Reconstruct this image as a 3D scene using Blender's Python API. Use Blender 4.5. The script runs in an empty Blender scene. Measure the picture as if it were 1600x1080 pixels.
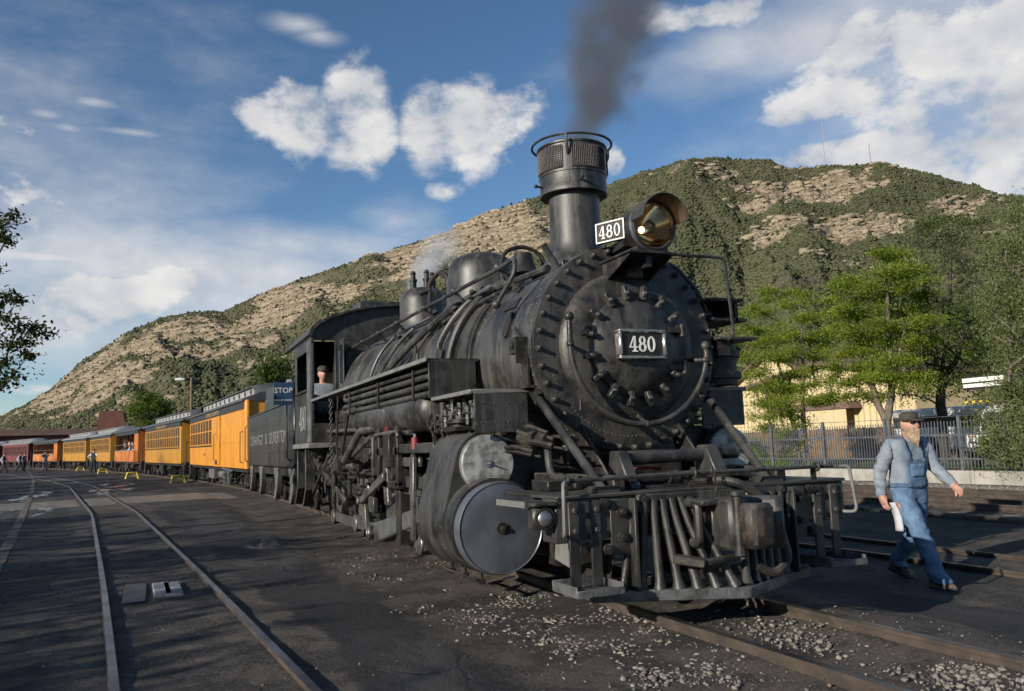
import bpy, bmesh, math, random
import numpy as np
from mathutils import Vector, Matrix
R = math.radians
rnd = random.Random(7)
SC = bpy.context.scene
COL = SC.collection

# ------------------------------------------------------------------ camera
cd = bpy.data.cameras.new('camera'); cam = bpy.data.objects.new('camera', cd); COL.objects.link(cam)
CAM = Vector((6.27794, -3.84290, 1.24777))
cF = Vector((-0.91040354, 0.39631817, 0.11873207)); cR = Vector((0.39472253, 0.91802732, -0.03768246)); cU = Vector((0.12393352, -0.01255998, 0.99221103))
FPX = 1297.52
cam.matrix_world = Matrix(((cR.x, cU.x, -cF.x, CAM.x), (cR.y, cU.y, -cF.y, CAM.y), (cR.z, cU.z, -cF.z, CAM.z), (0, 0, 0, 1)))
cd.sensor_width = 36.0; cd.lens = FPX * 36.0 / 1600.0; cd.clip_start = 0.05; cd.clip_end = 20000
SC.camera = cam
SC.render.resolution_x = 1024; SC.render.resolution_y = 691
SC.cycles.use_denoising = True; SC.cycles.use_adaptive_sampling = True; SC.cycles.adaptive_threshold = .025; SC.cycles.adaptive_min_samples = 12
SC.cycles.max_bounces = 6; SC.cycles.transparent_max_bounces = 12; SC.cycles.volume_bounces = 1
SC.cycles.volume_step_rate = 2.0
SC.view_settings.view_transform = 'Standard'; SC.view_settings.look = 'None'; SC.view_settings.gamma = 1.0
SC.view_settings.use_curve_mapping = False
SC.view_settings.exposure = 0.4

def ray(x, y):
    return cF + cR * ((x - 800) / FPX) - cU * ((y - 540) / FPX)
def at(x, y, X=None, Y=None, Z=None, D=None):
    d = ray(x, y)
    if X is not None: t = (X - CAM.x) / d.x
    elif Y is not None: t = (Y - CAM.y) / d.y
    elif Z is not None: t = (Z - CAM.z) / d.z
    else: t = D
    return CAM + d * t

# ------------------------------------------------------------------ sun and sky
SUN_EL, SUN_AZ = 19.0, 20.0
SD = Vector((math.sin(R(SUN_AZ)) * math.cos(R(SUN_EL)), -math.cos(R(SUN_AZ)) * math.cos(R(SUN_EL)), math.sin(R(SUN_EL))))
sl = bpy.data.lights.new('sun', 'SUN'); sun = bpy.data.objects.new('sun', sl); COL.objects.link(sun)
sl.energy = 5.0; sl.angle = R(0.55); sl.color = (1.0, 0.92, 0.79)
sun.rotation_euler = SD.to_track_quat('Z', 'Y').to_euler(); sun.location = (0, 0, 40)

W = bpy.data.worlds.new('World'); SC.world = W; W.use_nodes = True
wn, wl = W.node_tree.nodes, W.node_tree.links
wn.clear()

def N(nt, typ, **kw):
    n = nt.nodes.new(typ)
    for k, v in kw.items():
        if k == 'inp':
            for kk, vv in v.items(): n.inputs[kk].default_value = vv
        else: setattr(n, k, v)
    return n
def math_(nt, op, a, b=None, c=None, clamp=False):
    n = nt.nodes.new('ShaderNodeMath'); n.operation = op; n.use_clamp = clamp
    for i, v in enumerate((a, b, c)):
        if v is None: continue
        if isinstance(v, (int, float)): n.inputs[i].default_value = v
        else: nt.links.new(v, n.inputs[i])
    return n.outputs[0]
def vdot(nt, a, v):
    n = nt.nodes.new('ShaderNodeVectorMath'); n.operation = 'DOT_PRODUCT'
    nt.links.new(a, n.inputs[0]); n.inputs[1].default_value = v
    return n.outputs['Value']
def smooth(nt, v, a, b, lo=0.0, hi=1.0):
    n = nt.nodes.new('ShaderNodeMapRange'); n.interpolation_type = 'SMOOTHSTEP'
    nt.links.new(v, n.inputs['Value'])
    for k, q in (('From Min', a), ('From Max', b), ('To Min', lo), ('To Max', hi)): n.inputs[k].default_value = q
    return n.outputs[0]
def mixc(nt, fac, a, b, blend='MIX'):
    n = nt.nodes.new('ShaderNodeMix'); n.data_type = 'RGBA'; n.blend_type = blend
    for s, v in ((n.inputs[0], fac), (n.inputs[6], a), (n.inputs[7], b)):
        if isinstance(v, (int, float)): s.default_value = v
        elif isinstance(v, tuple): s.default_value = v if len(v) == 4 else (*v, 1)
        else: nt.links.new(v, s)
    return n.outputs[2]

# cloud banks: direction, half-width, half-height (tangent units), weight
CUMULUS = [(425, 185, .038, .026, .95), (480, 190, .045, .042, 1.0), (555, 190, .046, .058, 1.1), (590, 225, .022, .03, .8), (675, 195, .036, .052, 1.1), (730, 190, .055, .054, 1.1), (790, 182, .045, .034, 1.0), (830, 168, .025, .012, .75), (715, 235, .04, .025, .75),
           (690, 300, .022, .014, .7), (125, 475, .055, .036, 1.0), (185, 462, .06, .026, .9), (260, 440, .06, .022, .75), (1110, 22, .09, .022, .8), (1420, 105, .13, .065, 1.0), (1540, 160, .11, .11, 1.1), (1280, 160, .06, .026, 1.0), (1320, 235, .085, .018, 1.0), (1440, 228, .11, .03, 1.05), (960, 255, .014, .02, .95), (45, 607, .04, .010, .7), (1750, 120, .2, .15, 1.0), (2050, 260, .25, .1, .9), (-500, 250, .3, .1, .8)]
HAZE = [(60, 110, .22, .09, .45), (470, 38, .035, .012, .7), (500, 56, .03, .010, .65), (150, 160, .028, .008, .7), (70, 178, .025, .008, .6), (105, 200, .022, .007, .6), (200, 206, .04, .006, .65), (70, 402, .09, .010, .95), (260, 430, .22, .06, 1.05), (60, 490, .13, .07, .75), (450, 380, .2, .035, .7), (150, 560, .2, .05, .5), (620, 345, .07, .035, .6), (1280, 50, .22, .06, .8), (1480, 150, .22, .13, .75), (1560, 20, .15, .07, .6), (-250, 300, .4, .2, .6), (1900, 100, .3, .2, .6)]
nt = W.node_tree
tc = N(nt, 'ShaderNodeTexCoord'); V = tc.outputs['Generated']
sky = N(nt, 'ShaderNodeTexSky', sky_type='NISHITA', sun_disc=False, sun_elevation=R(SUN_EL), sun_rotation=math.atan2(SD.x, SD.y), altitude=2000.0, air_density=1.15, dust_density=.45, ozone_density=2.6)
def bank(lst, k):
    acc = None
    for (x, y, sx, sy, wgt) in lst:
        d = ray(x, y).normalized()
        r = Vector((0, 0, 1)).cross(d).normalized(); u = d.cross(r)
        mp = N(nt, 'ShaderNodeMapping', vector_type='TEXTURE'); wl.new(V, mp.inputs[0])
        mp.inputs['Location'].default_value = d; mp.inputs['Rotation'].default_value = Matrix((r, u, d)).transposed().to_euler()
        mp.inputs['Scale'].default_value = (sx * 1.55, sy * 1.5, 2.0)
        gr_ = N(nt, 'ShaderNodeTexGradient', gradient_type='SPHERICAL'); wl.new(mp.outputs[0], gr_.inputs[0])
        m = math_(nt, 'MULTIPLY', gr_.outputs['Fac'], wgt * k)
        acc = m if acc is None else math_(nt, 'MAXIMUM', acc, m)
    return acc
mp = N(nt, 'ShaderNodeMapping'); mp.inputs['Scale'].default_value = (1, 1, 1.5); wl.new(V, mp.inputs[0])
mo = N(nt, 'ShaderNodeMapping'); mo.inputs['Scale'].default_value = (1, 1, 1.5); wl.new(V, mo.inputs[0])
mo.inputs['Location'].default_value = tuple((SD - cF * SD.dot(cF)).normalized() * .016 + Vector((0, 0, .022)))
mh = N(nt, 'ShaderNodeMapping'); mh.inputs['Scale'].default_value = (1, 1, 2.8); mh.inputs['Rotation'].default_value = (.12, .1, 0); wl.new(V, mh.inputs[0])
n1 = N(nt, 'ShaderNodeTexNoise', inp={'Scale': 12.5, 'Detail': 8.0, 'Roughness': .62}); wl.new(mp.outputs[0], n1.inputs['Vector'])
n1b = N(nt, 'ShaderNodeTexNoise', inp={'Scale': 12.0, 'Detail': 2.0, 'Roughness': .5}); wl.new(mo.outputs[0], n1b.inputs['Vector'])
n2 = N(nt, 'ShaderNodeTexNoise', inp={'Scale': 4.5, 'Detail': 6.0, 'Roughness': .6}); wl.new(mh.outputs[0], n2.inputs['Vector'])
# the same broken cloud goes on over the rest of the sky
base = math_(nt, 'MULTIPLY', smooth(nt, n2.outputs[0], .5, .68, 0.0, .75), smooth(nt, vdot(nt, V, tuple(cF)), .45, .75, 1.0, 0.0))
acc = math_(nt, 'MINIMUM', math_(nt, 'MAXIMUM', bank(CUMULUS, 1.75), base), 1.0)
vo_ = N(nt, 'ShaderNodeTexVoronoi', feature='F1', inp={'Scale': 30.0}); vw = N(nt, 'ShaderNodeVectorMath', operation='MULTIPLY_ADD'); wl.new(n1.outputs['Color'], vw.inputs[0]); vw.inputs[1].default_value = (.05, .05, .05); wl.new(mp.outputs[0], vw.inputs[2]); wl.new(vw.outputs[0], vo_.inputs['Vector'])
puff = math_(nt, 'MULTIPLY_ADD', vo_.outputs['Distance'], -.28, .13)
den = math_(nt, 'ADD', math_(nt, 'ADD', acc, puff), math_(nt, 'MULTIPLY_ADD', n1.outputs[0], 2.1, -1.53))
alpha = smooth(nt, den, -.06, .60)
hz = smooth(nt, math_(nt, 'ADD', bank(HAZE, 1.25), math_(nt, 'MULTIPLY_ADD', n2.outputs[0], 1.35, -.68)), .05, 1.15)
alpha = math_(nt, 'MAXIMUM', alpha, math_(nt, 'MULTIPLY', hz, .8))
lit = math_(nt, 'MULTIPLY_ADD', math_(nt, 'SUBTRACT', n1.outputs[0], n1b.outputs[0]), 2.0, math_(nt, 'MULTIPLY_ADD', puff, .9, math_(nt, 'MULTIPLY_ADD', den, -.2, .62)), clamp=True)
ccol = mixc(nt, lit, (4.0, 4.3, 4.8), (7.5, 7.3, 7.05))
hs = N(nt, 'ShaderNodeHueSaturation', inp={'Saturation': 1.1}); wl.new(sky.outputs[0], hs.inputs['Color'])
col = mixc(nt, math_(nt, 'MULTIPLY', alpha, .94), hs.outputs[0], ccol)
bg = N(nt, 'ShaderNodeBackground', inp={'Strength': 0.088}); wl.new(col, bg.inputs[0])
ow = N(nt, 'ShaderNodeOutputWorld'); wl.new(bg.outputs[0], ow.inputs[0])

# ------------------------------------------------------------------ helpers
class MB:
    def __init__(s): s.v = []; s.f = []; s.mi = []; s.cur = 0
    def add(s, vs, fs):
        o = len(s.v); s.v.extend(tuple(v) for v in vs)
        for f in fs: s.f.append(tuple(i + o for i in f)); s.mi.append(s.cur)
        return s
    def bx(s, x0, x1, y0, y1, z0, z1, M=None):
        vs = [Vector((x, y, z)) for x in (x0, x1) for y in (y0, y1) for z in (z0, z1)]
        if M is not None: vs = [M @ v for v in vs]
        return s.add(vs, [(0, 1, 3, 2), (4, 6, 7, 5), (0, 4, 5, 1), (2, 3, 7, 6), (0, 2, 6, 4), (1, 5, 7, 3)])
    def beam(s, p, q, w, h, up=(0, 0, 1)):
        p, q = Vector(p), Vector(q); d = (q - p).normalized(); up = Vector(up)
        if abs(d.dot(up)) > .98: up = Vector((1, 0, 0))
        sd = d.cross(up).normalized() * w / 2; u = sd.cross(d).normalized() * h / 2
        vs = [e + a * sd + b * u for e in (p, q) for a in (-1, 1) for b in (-1, 1)]
        return s.add(vs, [(0, 1, 3, 2), (4, 6, 7, 5), (0, 4, 5, 1), (2, 3, 7, 6), (0, 2, 6, 4), (1, 5, 7, 3)])
    def ring(s, prof, o, ax, n=24, a0=0.0, a1=None, caps=False):
        """surface of revolution; prof: list of (radius, height along ax)"""
        o, ax = Vector(o), Vector(ax).normalized()
        t = Vector((0, 0, 1)) if abs(ax.z) < .9 else Vector((1, 0, 0))
        u = ax.cross(t).normalized(); w = ax.cross(u)
        full = a1 is None; a1 = a0 + 2 * math.pi if full else a1
        k = n if full else n + 1
        vs = []
        for (r, h) in prof:
            for i in range(k):
                a = a0 + (a1 - a0) * i / n
                vs.append(o + ax * h + (u * math.cos(a) + w * math.sin(a)) * r)
        fs = []
        for j in range(len(prof) - 1):
            for i in range(n):
                b = (i + 1) % k
                fs.append((j * k + i, j * k + b, (j + 1) * k + b, (j + 1) * k + i))
        if caps:
            if prof[0][0] > 1e-5: fs.append(tuple(range(k - 1, -1, -1)))
            if prof[-1][0] > 1e-5: fs.append(tuple((len(prof) - 1) * k + i for i in range(k)))
        return s.add(vs, fs)
    def cyl(s, p, q, r, r2=None, n=14, caps=True):
        p, q = Vector(p), Vector(q); L = (q - p).length
        return s.ring([(r, 0), (r if r2 is None else r2, L)], p, q - p, n, caps=caps)
    def sph(s, c, r, n=10, m=7, sc=(1, 1, 1)):
        vs, fs = [], []
        c = Vector(c)
        for j in range(m + 1):
            t = math.pi * j / m
            for i in range(n):
                a = 2 * math.pi * i / n
                vs.append((c.x + r * sc[0] * math.sin(t) * math.cos(a), c.y + r * sc[1] * math.sin(t) * math.sin(a), c.z + r * sc[2] * math.cos(t)))
        for j in range(m):
            for i in range(n): fs.append((j * n + i, j * n + (i + 1) % n, (j + 1) * n + (i + 1) % n, (j + 1) * n + i))
        return s.add(vs, fs)
    def tube(s, pts, r, n=8, caps=True, closed=False, rs=None):
        pts = [Vector(p) for p in pts]; m = len(pts)
        vs, fs = [], []; u = None
        for i, p in enumerate(pts):
            if closed: d = pts[(i + 1) % m] - pts[i - 1]
            else: d = pts[min(i + 1, m - 1)] - pts[max(i - 1, 0)]
            d = d.normalized() if d.length > 1e-9 else Vector((1, 0, 0))
            if u is None: u = d.cross(Vector((0, 0, 1)) if abs(d.z) < .9 else Vector((1, 0, 0))).normalized()
            else: u = (u - d * u.dot(d)).normalized()
            w = d.cross(u); rr = rs[i] if rs else r
            for k in range(n):
                a = 2 * math.pi * k / n
                vs.append(p + (u * math.cos(a) + w * math.sin(a)) * rr)
        for i in range(m if closed else m - 1):
            j = (i + 1) % m
            for k in range(n): fs.append((i * n + k, i * n + (k + 1) % n, j * n + (k + 1) % n, j * n + k))
        if caps and not closed:
            fs.append(tuple(range(n - 1, -1, -1))); fs.append(tuple((m - 1) * n + k for k in range(n)))
        return s.add(vs, fs)
    def prism(s, poly, ax, a, b):
        """poly: 2-D outline; ax 'x': (y,z) outline, 'y': (x,z), 'z': (x,y)"""
        n = len(poly)
        def P(p, t): return {'x': (t, p[0], p[1]), 'y': (p[0], t, p[1]), 'z': (p[0], p[1], t)}[ax]
        vs = [P(p, a) for p in poly] + [P(p, b) for p in poly]
        fs = [tuple(range(n - 1, -1, -1)), tuple(range(n, 2 * n))] + [(i, (i + 1) % n, n + (i + 1) % n, n + i) for i in range(n)]
        return s.add(vs, fs)
    def xf(s, M):
        s.v = [tuple(M @ Vector(v)) for v in s.v]; return s
    def build(s, name, mat, par=None, sm=40, bev=0.0, label=None, fix=True):
        me = bpy.data.meshes.new(name); me.from_pydata(s.v, [], s.f)
        for m in (mat if isinstance(mat, (list, tuple)) else [mat]): me.materials.append(m)
        if any(s.mi): me.polygons.foreach_set('material_index', s.mi)
        if fix:
            b = bmesh.new(); b.from_mesh(me); bmesh.ops.recalc_face_normals(b, faces=b.faces); b.to_mesh(me); b.free()
        if sm:
            me.polygons.foreach_set('use_smooth', [True] * len(me.polygons)); me.set_sharp_from_angle(angle=R(sm))
        me.update()
        o = bpy.data.objects.new(name, me); COL.objects.link(o)
        if par is not None: o.parent = par
        if bev:
            b = o.modifiers.new('bevel', 'BEVEL'); b.width = bev; b.segments = 1; b.limit_method = 'ANGLE'; b.angle_limit = R(40)
        if label: o['label'] = label
        return o

def fil(pts, r=.05, k=4, closed=False):
    """round the corners of a polyline"""
    pts = [Vector(p) for p in pts]; out = []
    m = len(pts)
    for i, p in enumerate(pts):
        if (i == 0 or i == m - 1) and not closed: out.append(p); continue
        a, b = pts[i - 1], pts[(i + 1) % m]
        da, db = a - p, b - p
        q = min(r, da.length * .45, db.length * .45)
        s, e = p + da.normalized() * q, p + db.normalized() * q
        for j in range(k + 1):
            t = j / k; out.append(s.lerp(p, t).lerp(p.lerp(e, t), t))
    return out
def thing(name, label, cat, loc=(0, 0, 0), rz=0.0, group=None):
    o = bpy.data.objects.new(name, None); COL.objects.link(o); o.empty_display_size = .2
    o.location = loc; o.rotation_euler = (0, 0, rz); tag(o, label, cat, group); return o
def tag(o, label=None, cat=None, group=None, kind=None):
    if label: o['label'] = label
    if cat: o['category'] = cat
    if group: o['group'] = group
    if kind: o['kind'] = kind
    return o
def copy_tree(o, par=None):
    c = o.copy(); COL.objects.link(c); c.parent = par
    for ch in o.children: copy_tree(ch, c)
    return c
def bulk(name, V, F, mat, par=None, smooth_=False):
    """fast mesh from numpy arrays; F is (n,3) or (n,4)"""
    me = bpy.data.meshes.new(name); V = np.asarray(V, np.float32); F = np.asarray(F, np.int32); k = F.shape[1]
    me.vertices.add(len(V)); me.vertices.foreach_set('co', V.ravel())
    me.loops.add(F.size); me.loops.foreach_set('vertex_index', F.ravel())
    me.polygons.add(len(F)); me.polygons.foreach_set('loop_start', np.arange(0, F.size, k, dtype=np.int32)); me.polygons.foreach_set('loop_total', np.full(len(F), k, np.int32))
    if smooth_: me.polygons.foreach_set('use_smooth', np.ones(len(F), bool))
    for m in (mat if isinstance(mat, (list, tuple)) else [mat]): me.materials.append(m)
    me.update(calc_edges=True); me.validate()
    o = bpy.data.objects.new(name, me); COL.objects.link(o)
    if par is not None: o.parent = par
    return o

# ------------------------------------------------------------------ materials
def newmat(name):
    m = bpy.data.materials.new(name); m.use_nodes = True; nt = m.node_tree
    b = nt.nodes['Principled BSDF']
    return m, nt, b
def pm(name, c, rough=.6, metal=0.0, c2=None, scale=4.0, amt=.5, bump=0.0, bscale=40.0, streak=None, rvar=.12, spec=.5, coord='Object', det=6.0, dust=0.0, speck=None):
    """paint/metal/stone: base colour broken by noise towards c2, uneven gloss, fine relief, optional vertical streaks"""
    m, nt, b = newmat(name)
    c2 = c2 or tuple(x * .6 for x in c)
    src = N(nt, 'ShaderNodeNewGeometry').outputs['Position'] if coord == 'World' else N(nt, 'ShaderNodeTexCoord').outputs[coord]
    n = N(nt, 'ShaderNodeTexNoise', inp={'Scale': scale, 'Detail': det, 'Roughness': .62}); nt.links.new(src, n.inputs['Vector'])
    f = smooth(nt, n.outputs[0], .5 - amt * .26, .5 + amt * .26)
    col = mixc(nt, f, (*c, 1), (*c2, 1))
    if streak:
        mp = N(nt, 'ShaderNodeMapping'); mp.inputs['Scale'].default_value = streak[1]; nt.links.new(src, mp.inputs['Vector'])
        n2 = N(nt, 'ShaderNodeTexNoise', inp={'Scale': 1.0, 'Detail': 5.0, 'Roughness': .7}); nt.links.new(mp.outputs[0], n2.inputs['Vector'])
        col = mixc(nt, smooth(nt, n2.outputs[0], .50, .66, 0.0, streak[2]), col, (*streak[0], 1))
    if speck:
        n4 = N(nt, 'ShaderNodeTexNoise', inp={'Scale': speck[1], 'Detail': 6.0, 'Roughness': .75}); nt.links.new(src, n4.inputs['Vector'])
        col = mixc(nt, smooth(nt, n4.outputs[0], .53, .62, 0.0, speck[2]), col, (*speck[0], 1))
    if dust:
        gn = N(nt, 'ShaderNodeNewGeometry'); sx_ = N(nt, 'ShaderNodeSeparateXYZ'); nt.links.new(gn.outputs['True Normal'], sx_.inputs[0])
        up = math_(nt, 'MULTIPLY', smooth(nt, sx_.outputs['Z'], .35, .95, 0.0, dust), smooth(nt, n.outputs[0], .3, .65, .35, 1.0))
        col = mixc(nt, up, col, (.095, .091, .084, 1))
    nt.links.new(col, b.inputs['Base Color'])
    b.inputs['Metallic'].default_value = metal; b.inputs['Specular IOR Level'].default_value = spec
    rr = math_(nt, 'MULTIPLY_ADD', n.outputs[0], rvar * 2, rough - rvar, clamp=True); nt.links.new(rr, b.inputs['Roughness'])
    if bump:
        n3 = N(nt, 'ShaderNodeTexNoise', inp={'Scale': bscale, 'Detail': 4.0, 'Roughness': .6}); nt.links.new(src, n3.inputs['Vector'])
        bp = N(nt, 'ShaderNodeBump', inp={'Strength': bump, 'Distance': .02}); nt.links.new(n3.outputs[0], bp.inputs['Height']); nt.links.new(bp.outputs[0], b.inputs['Normal'])
    return m
def leafmat(name, c, c2, trans=.35, scale=1.2):
    m, nt, b = newmat(name)
    g = N(nt, 'ShaderNodeNewGeometry')
    n = N(nt, 'ShaderNodeTexNoise', inp={'Scale': scale, 'Detail': 3.0}); nt.links.new(g.outputs['Position'], n.inputs['Vector'])
    f = math_(nt, 'MULTIPLY_ADD', g.outputs['Random Per Island'], .6, math_(nt, 'MULTIPLY_ADD', n.outputs[0], 1.2, -.5), clamp=True)
    col = mixc(nt, f, (*c, 1), (*c2, 1)); nt.links.new(col, b.inputs['Base Color']); b.inputs['Roughness'].default_value = .5; b.inputs['Specular IOR Level'].default_value = .25
    t = N(nt, 'ShaderNodeBsdfTranslucent'); nt.links.new(mixc(nt, .5, col, (c2[0] * 1.3, c2[1] * 1.5, c2[2] * .6, 1)), t.inputs[0])
    mx = N(nt, 'ShaderNodeMixShader'); mx.inputs[0].default_value = trans
    nt.links.new(b.outputs[0], mx.inputs[1]); nt.links.new(t.outputs[0], mx.inputs[2])
    nt.links.new(mx.outputs[0], nt.nodes['Material Output'].inputs[0])
    return m
def glassmat(name, tint=(.02, .025, .03), rough=.05):
    m, nt, b = newmat(name)
    b.inputs['Base Color'].default_value = (*tint, 1); b.inputs['Roughness'].default_value = rough; b.inputs['Specular IOR Level'].default_value = .9
    b.inputs['Coat Weight'].default_value = .5
    return m
M = {}
M['black'] = pm('engine_black', (.0105, .0105, .0105), .47, .0, (.034, .033, .031), 3.2, .34, .16, 60, ((.10, .096, .09), (12, 12, 1.0), .33), .17, dust=.6, speck=((.065, .055, .046), 9, .42))
M['boiler'] = pm('boiler_black', (.013, .013, .013), .46, .0, (.045, .0435, .041), 2.6, .34, .12, 60, ((.135, .129, .12), (8, 8, .6), .48), .17, dust=.45, speck=((.07, .061, .052), 7, .42))
M['front'] = pm('smokebox_graphite', (.013, .013, .0133), .46, .1, (.046, .0435, .040), 3.6, .34, .35, 16, ((.105, .099, .09), (9, 9, .8), .42), .17, dust=.6, speck=((.075, .06, .047), 6, .42))
M['dark'] = pm('grimy_iron', (.008, .0078, .0075), .55, .1, (.026, .022, .018), 5.0, .45, .25, 50, dust=.55, speck=((.075, .052, .035), 10, .45))
M['rod'] = pm('oiled_steel', (.16, .155, .148), .4, .5, (.06, .056, .05), 5.0, .6, .12, 60, speck=((.22, .2, .17), 14, .35))
M['steel'] = pm('worn_steel', (.34, .35, .37), .38, .8, (.2, .2, .21), 4.0, .6, .15, 40)
M['cylgrey'] = pm('cylinder_cover_grey', (.12, .131, .155), .34, .3, (.078, .085, .103), 3.0, .6, .06, 12, ((.17, .18, .2), (5, 5, .6), .35), .1)
M['valvegrey'] = pm('valve_cover_grey', (.40, .40, .385), .45, .2, (.12, .12, .118), 8.0, .6, .12, 60)
M['edge'] = pm('worn_edge_paint', (.19, .19, .185), .55, .2, (.12, .12, .115), 7.0, .6, .1, 60)
M['pilotgrey'] = pm('pilot_foot_grey', (.105, .108, .112), .55, .1, (.045, .045, .045), 9.0, .6, .35, 40)
M['white'] = pm('white_lettering', (.72, .72, .70), .5, 0, (.55, .55, .53), 12, .6)
M['faded'] = pm('faded_lettering', (.24, .24, .24), .6, 0, (.11, .11, .11), 12, .6)
M['brass'] = pm('silver_plate_frame', (.55, .54, .52), .28, .9, (.35, .34, .33), 9, .6)
M['red'] = pm('red_valve_wheel', (.22, .03, .025), .5)
M['blue'] = pm('blue_flag_sign', (.018, .05, .115), .5)
M['glass'] = glassmat('dark_glass')
M['lens'] = glassmat('headlight_glass', (.9, .88, .84), .02); _b = M['lens'].node_tree.nodes['Principled BSDF']; _b.inputs['Transmission Weight'].default_value = 1.0; _b.inputs['IOR'].default_value = 1.06; _b.inputs['Coat Weight'].default_value = .25
M['sunset_tint'] = pm('reflector_sunset_tint', (.8, .68, .5), .12, 1.0, (.7, .5, .3), 5)  # warm colour of the reflected sunset put into the reflector's base
M['coal'] = pm('coal', (.012, .012, .013), .4, 0, (.03, .03, .03), 9)
# ------------------------------------------------------------------ noise in numpy
def _hash(ix, iy, seed):
    h = (ix.astype(np.int64) * 374761393 + iy.astype(np.int64) * 668265263 + seed * 1442695041) & 0x7fffffff
    h = ((h ^ (h >> 13)) * 1274126177) & 0x7fffffff
    return ((h ^ (h >> 16)) & 0xffff) / 65535.0
def vnoise(x, y, seed=0):
    ix, iy = np.floor(x), np.floor(y); fx, fy = x - ix, y - iy
    fx = fx * fx * (3 - 2 * fx); fy = fy * fy * (3 - 2 * fy)
    a, b, c, d = _hash(ix, iy, seed), _hash(ix + 1, iy, seed), _hash(ix, iy + 1, seed), _hash(ix + 1, iy + 1, seed)
    return (a * (1 - fx) + b * fx) * (1 - fy) + (c * (1 - fx) + d * fx) * fy
def fbm(x, y, seed=0, o=5, g=.5):
    s = 0; a = 1; t = 0
    for k in range(o): s = s + a * vnoise(x * 2 ** k + 17.3 * k, y * 2 ** k + 9.1 * k, seed + k); t += a; a *= g
    return s / t
def sst(x, a, b):
    t = np.clip((x - a) / (b - a), 0, 1); return t * t * (3 - 2 * t)

# ------------------------------------------------------------------ track lines and ground height
_xs = np.arange(-260, 60, 1.0)
def _line(kx, ky, w=7):
    o = np.argsort(kx); y = np.interp(_xs, np.array(kx)[o], np.array(ky)[o])
    k = np.exp(-np.linspace(-2, 2, 2 * w + 1) ** 2); k /= k.sum()
    p = np.pad(y, w, mode='reflect', reflect_type='odd')
    return np.convolve(p, k, mode='valid')
_main = _line([60, 0, -22, -28, -35, -50, -64, -78, -90, -99, -111, -135, -260], [0, 0, 0, -.35, -1.0, -3.05, -5.4, -7.95, -10.9, -13.6, -17.4, -27, -90], 4)
_left = _line([60, 8, 1.4, -3.6, -17, -37.3, -50.8, -70, -90, -135, -260], [-1.0, -3.15, -3.5, -3.8, -4.7, -6.8, -9.0, -13.5, -20, -38, -100], 3)
def yc(x): return np.interp(x, _xs, _main)
def yl(x): return np.interp(x, _xs, _left)
def rise(x):
    s = np.clip(-np.asarray(x, float) - 16, 0, 130); return .0078 * s * s / (s + 8)
def gz(x, y):
    x = np.asarray(x, float); y = np.asarray(y, float); d = y - yc(x)
    z = -.075 - .035 * sst(d, -2.05, -1.85) - .20 * sst(d, .9, 2.3) + .045 * (np.exp(-((np.abs(d) - .49) / .2) ** 2)) * (x < 60)
    return z + rise(x)

# ground: one sheet out to the horizon, finely divided round the engine
def lines(a, b, st, lo, hi, gr):
    o = list(np.arange(a, b, st)); v = b; s = st
    while v < hi: o.append(v); s *= gr; v += s
    o.append(hi); v = a; s = st; pre = []
    while v > lo:
        s *= gr; v -= s; pre.append(max(v, lo))
    return np.array(sorted(set(pre)) + o)
gx = lines(-26, 9, .14, -4000, 600, 1.16); gy = lines(-9, 9, .14, -3000, 4000, 1.16)
GX, GY = np.meshgrid(gx, gy, indexing='ij')
GZ = gz(GX, GY)
dmain = GY - yc(GX); dleft = GY - yl(GX)
near = np.exp(-((GX + 6) / 30) ** 2 - (GY / 25) ** 2)
dirt = sst(np.abs(dmain) + .5 * (fbm(GX * .8, GY * .8, 5) - .5), 2.3, 1.75)
dirt = np.maximum(dirt, sst(np.abs(dleft) + .5 * (fbm(GX * .9, GY * .9, 8) - .5), 1.05, .75) * .8)
dirt = np.maximum(dirt, sst(dmain + 1.6 * (fbm(GX * .5, GY * .5, 3) - .5), 2.0, 3.0) * .75)
GZ = GZ + near * (.045 * (fbm(GX * 1.1, GY * 1.1, 11) - .5) * (.25 + dirt) + .03 * (fbm(GX * 4, GY * 4, 12, 3) - .5) * dirt)
GZ = np.where(np.abs(GX) + np.abs(GY) > 900, GZ - (np.abs(GX) + np.abs(GY) - 900) * .01, GZ)
grav = sst(GY, 11.0, 11.8) * sst(GY, 17.0, 15.0) * sst(GX, -40, -25)
n0, n1_ = GX.shape
idx = np.arange(n0 * n1_).reshape(n0, n1_)
F4 = np.stack([idx[:-1, :-1], idx[1:, :-1], idx[1:, 1:], idx[:-1, 1:]], -1).reshape(-1, 4)
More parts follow.
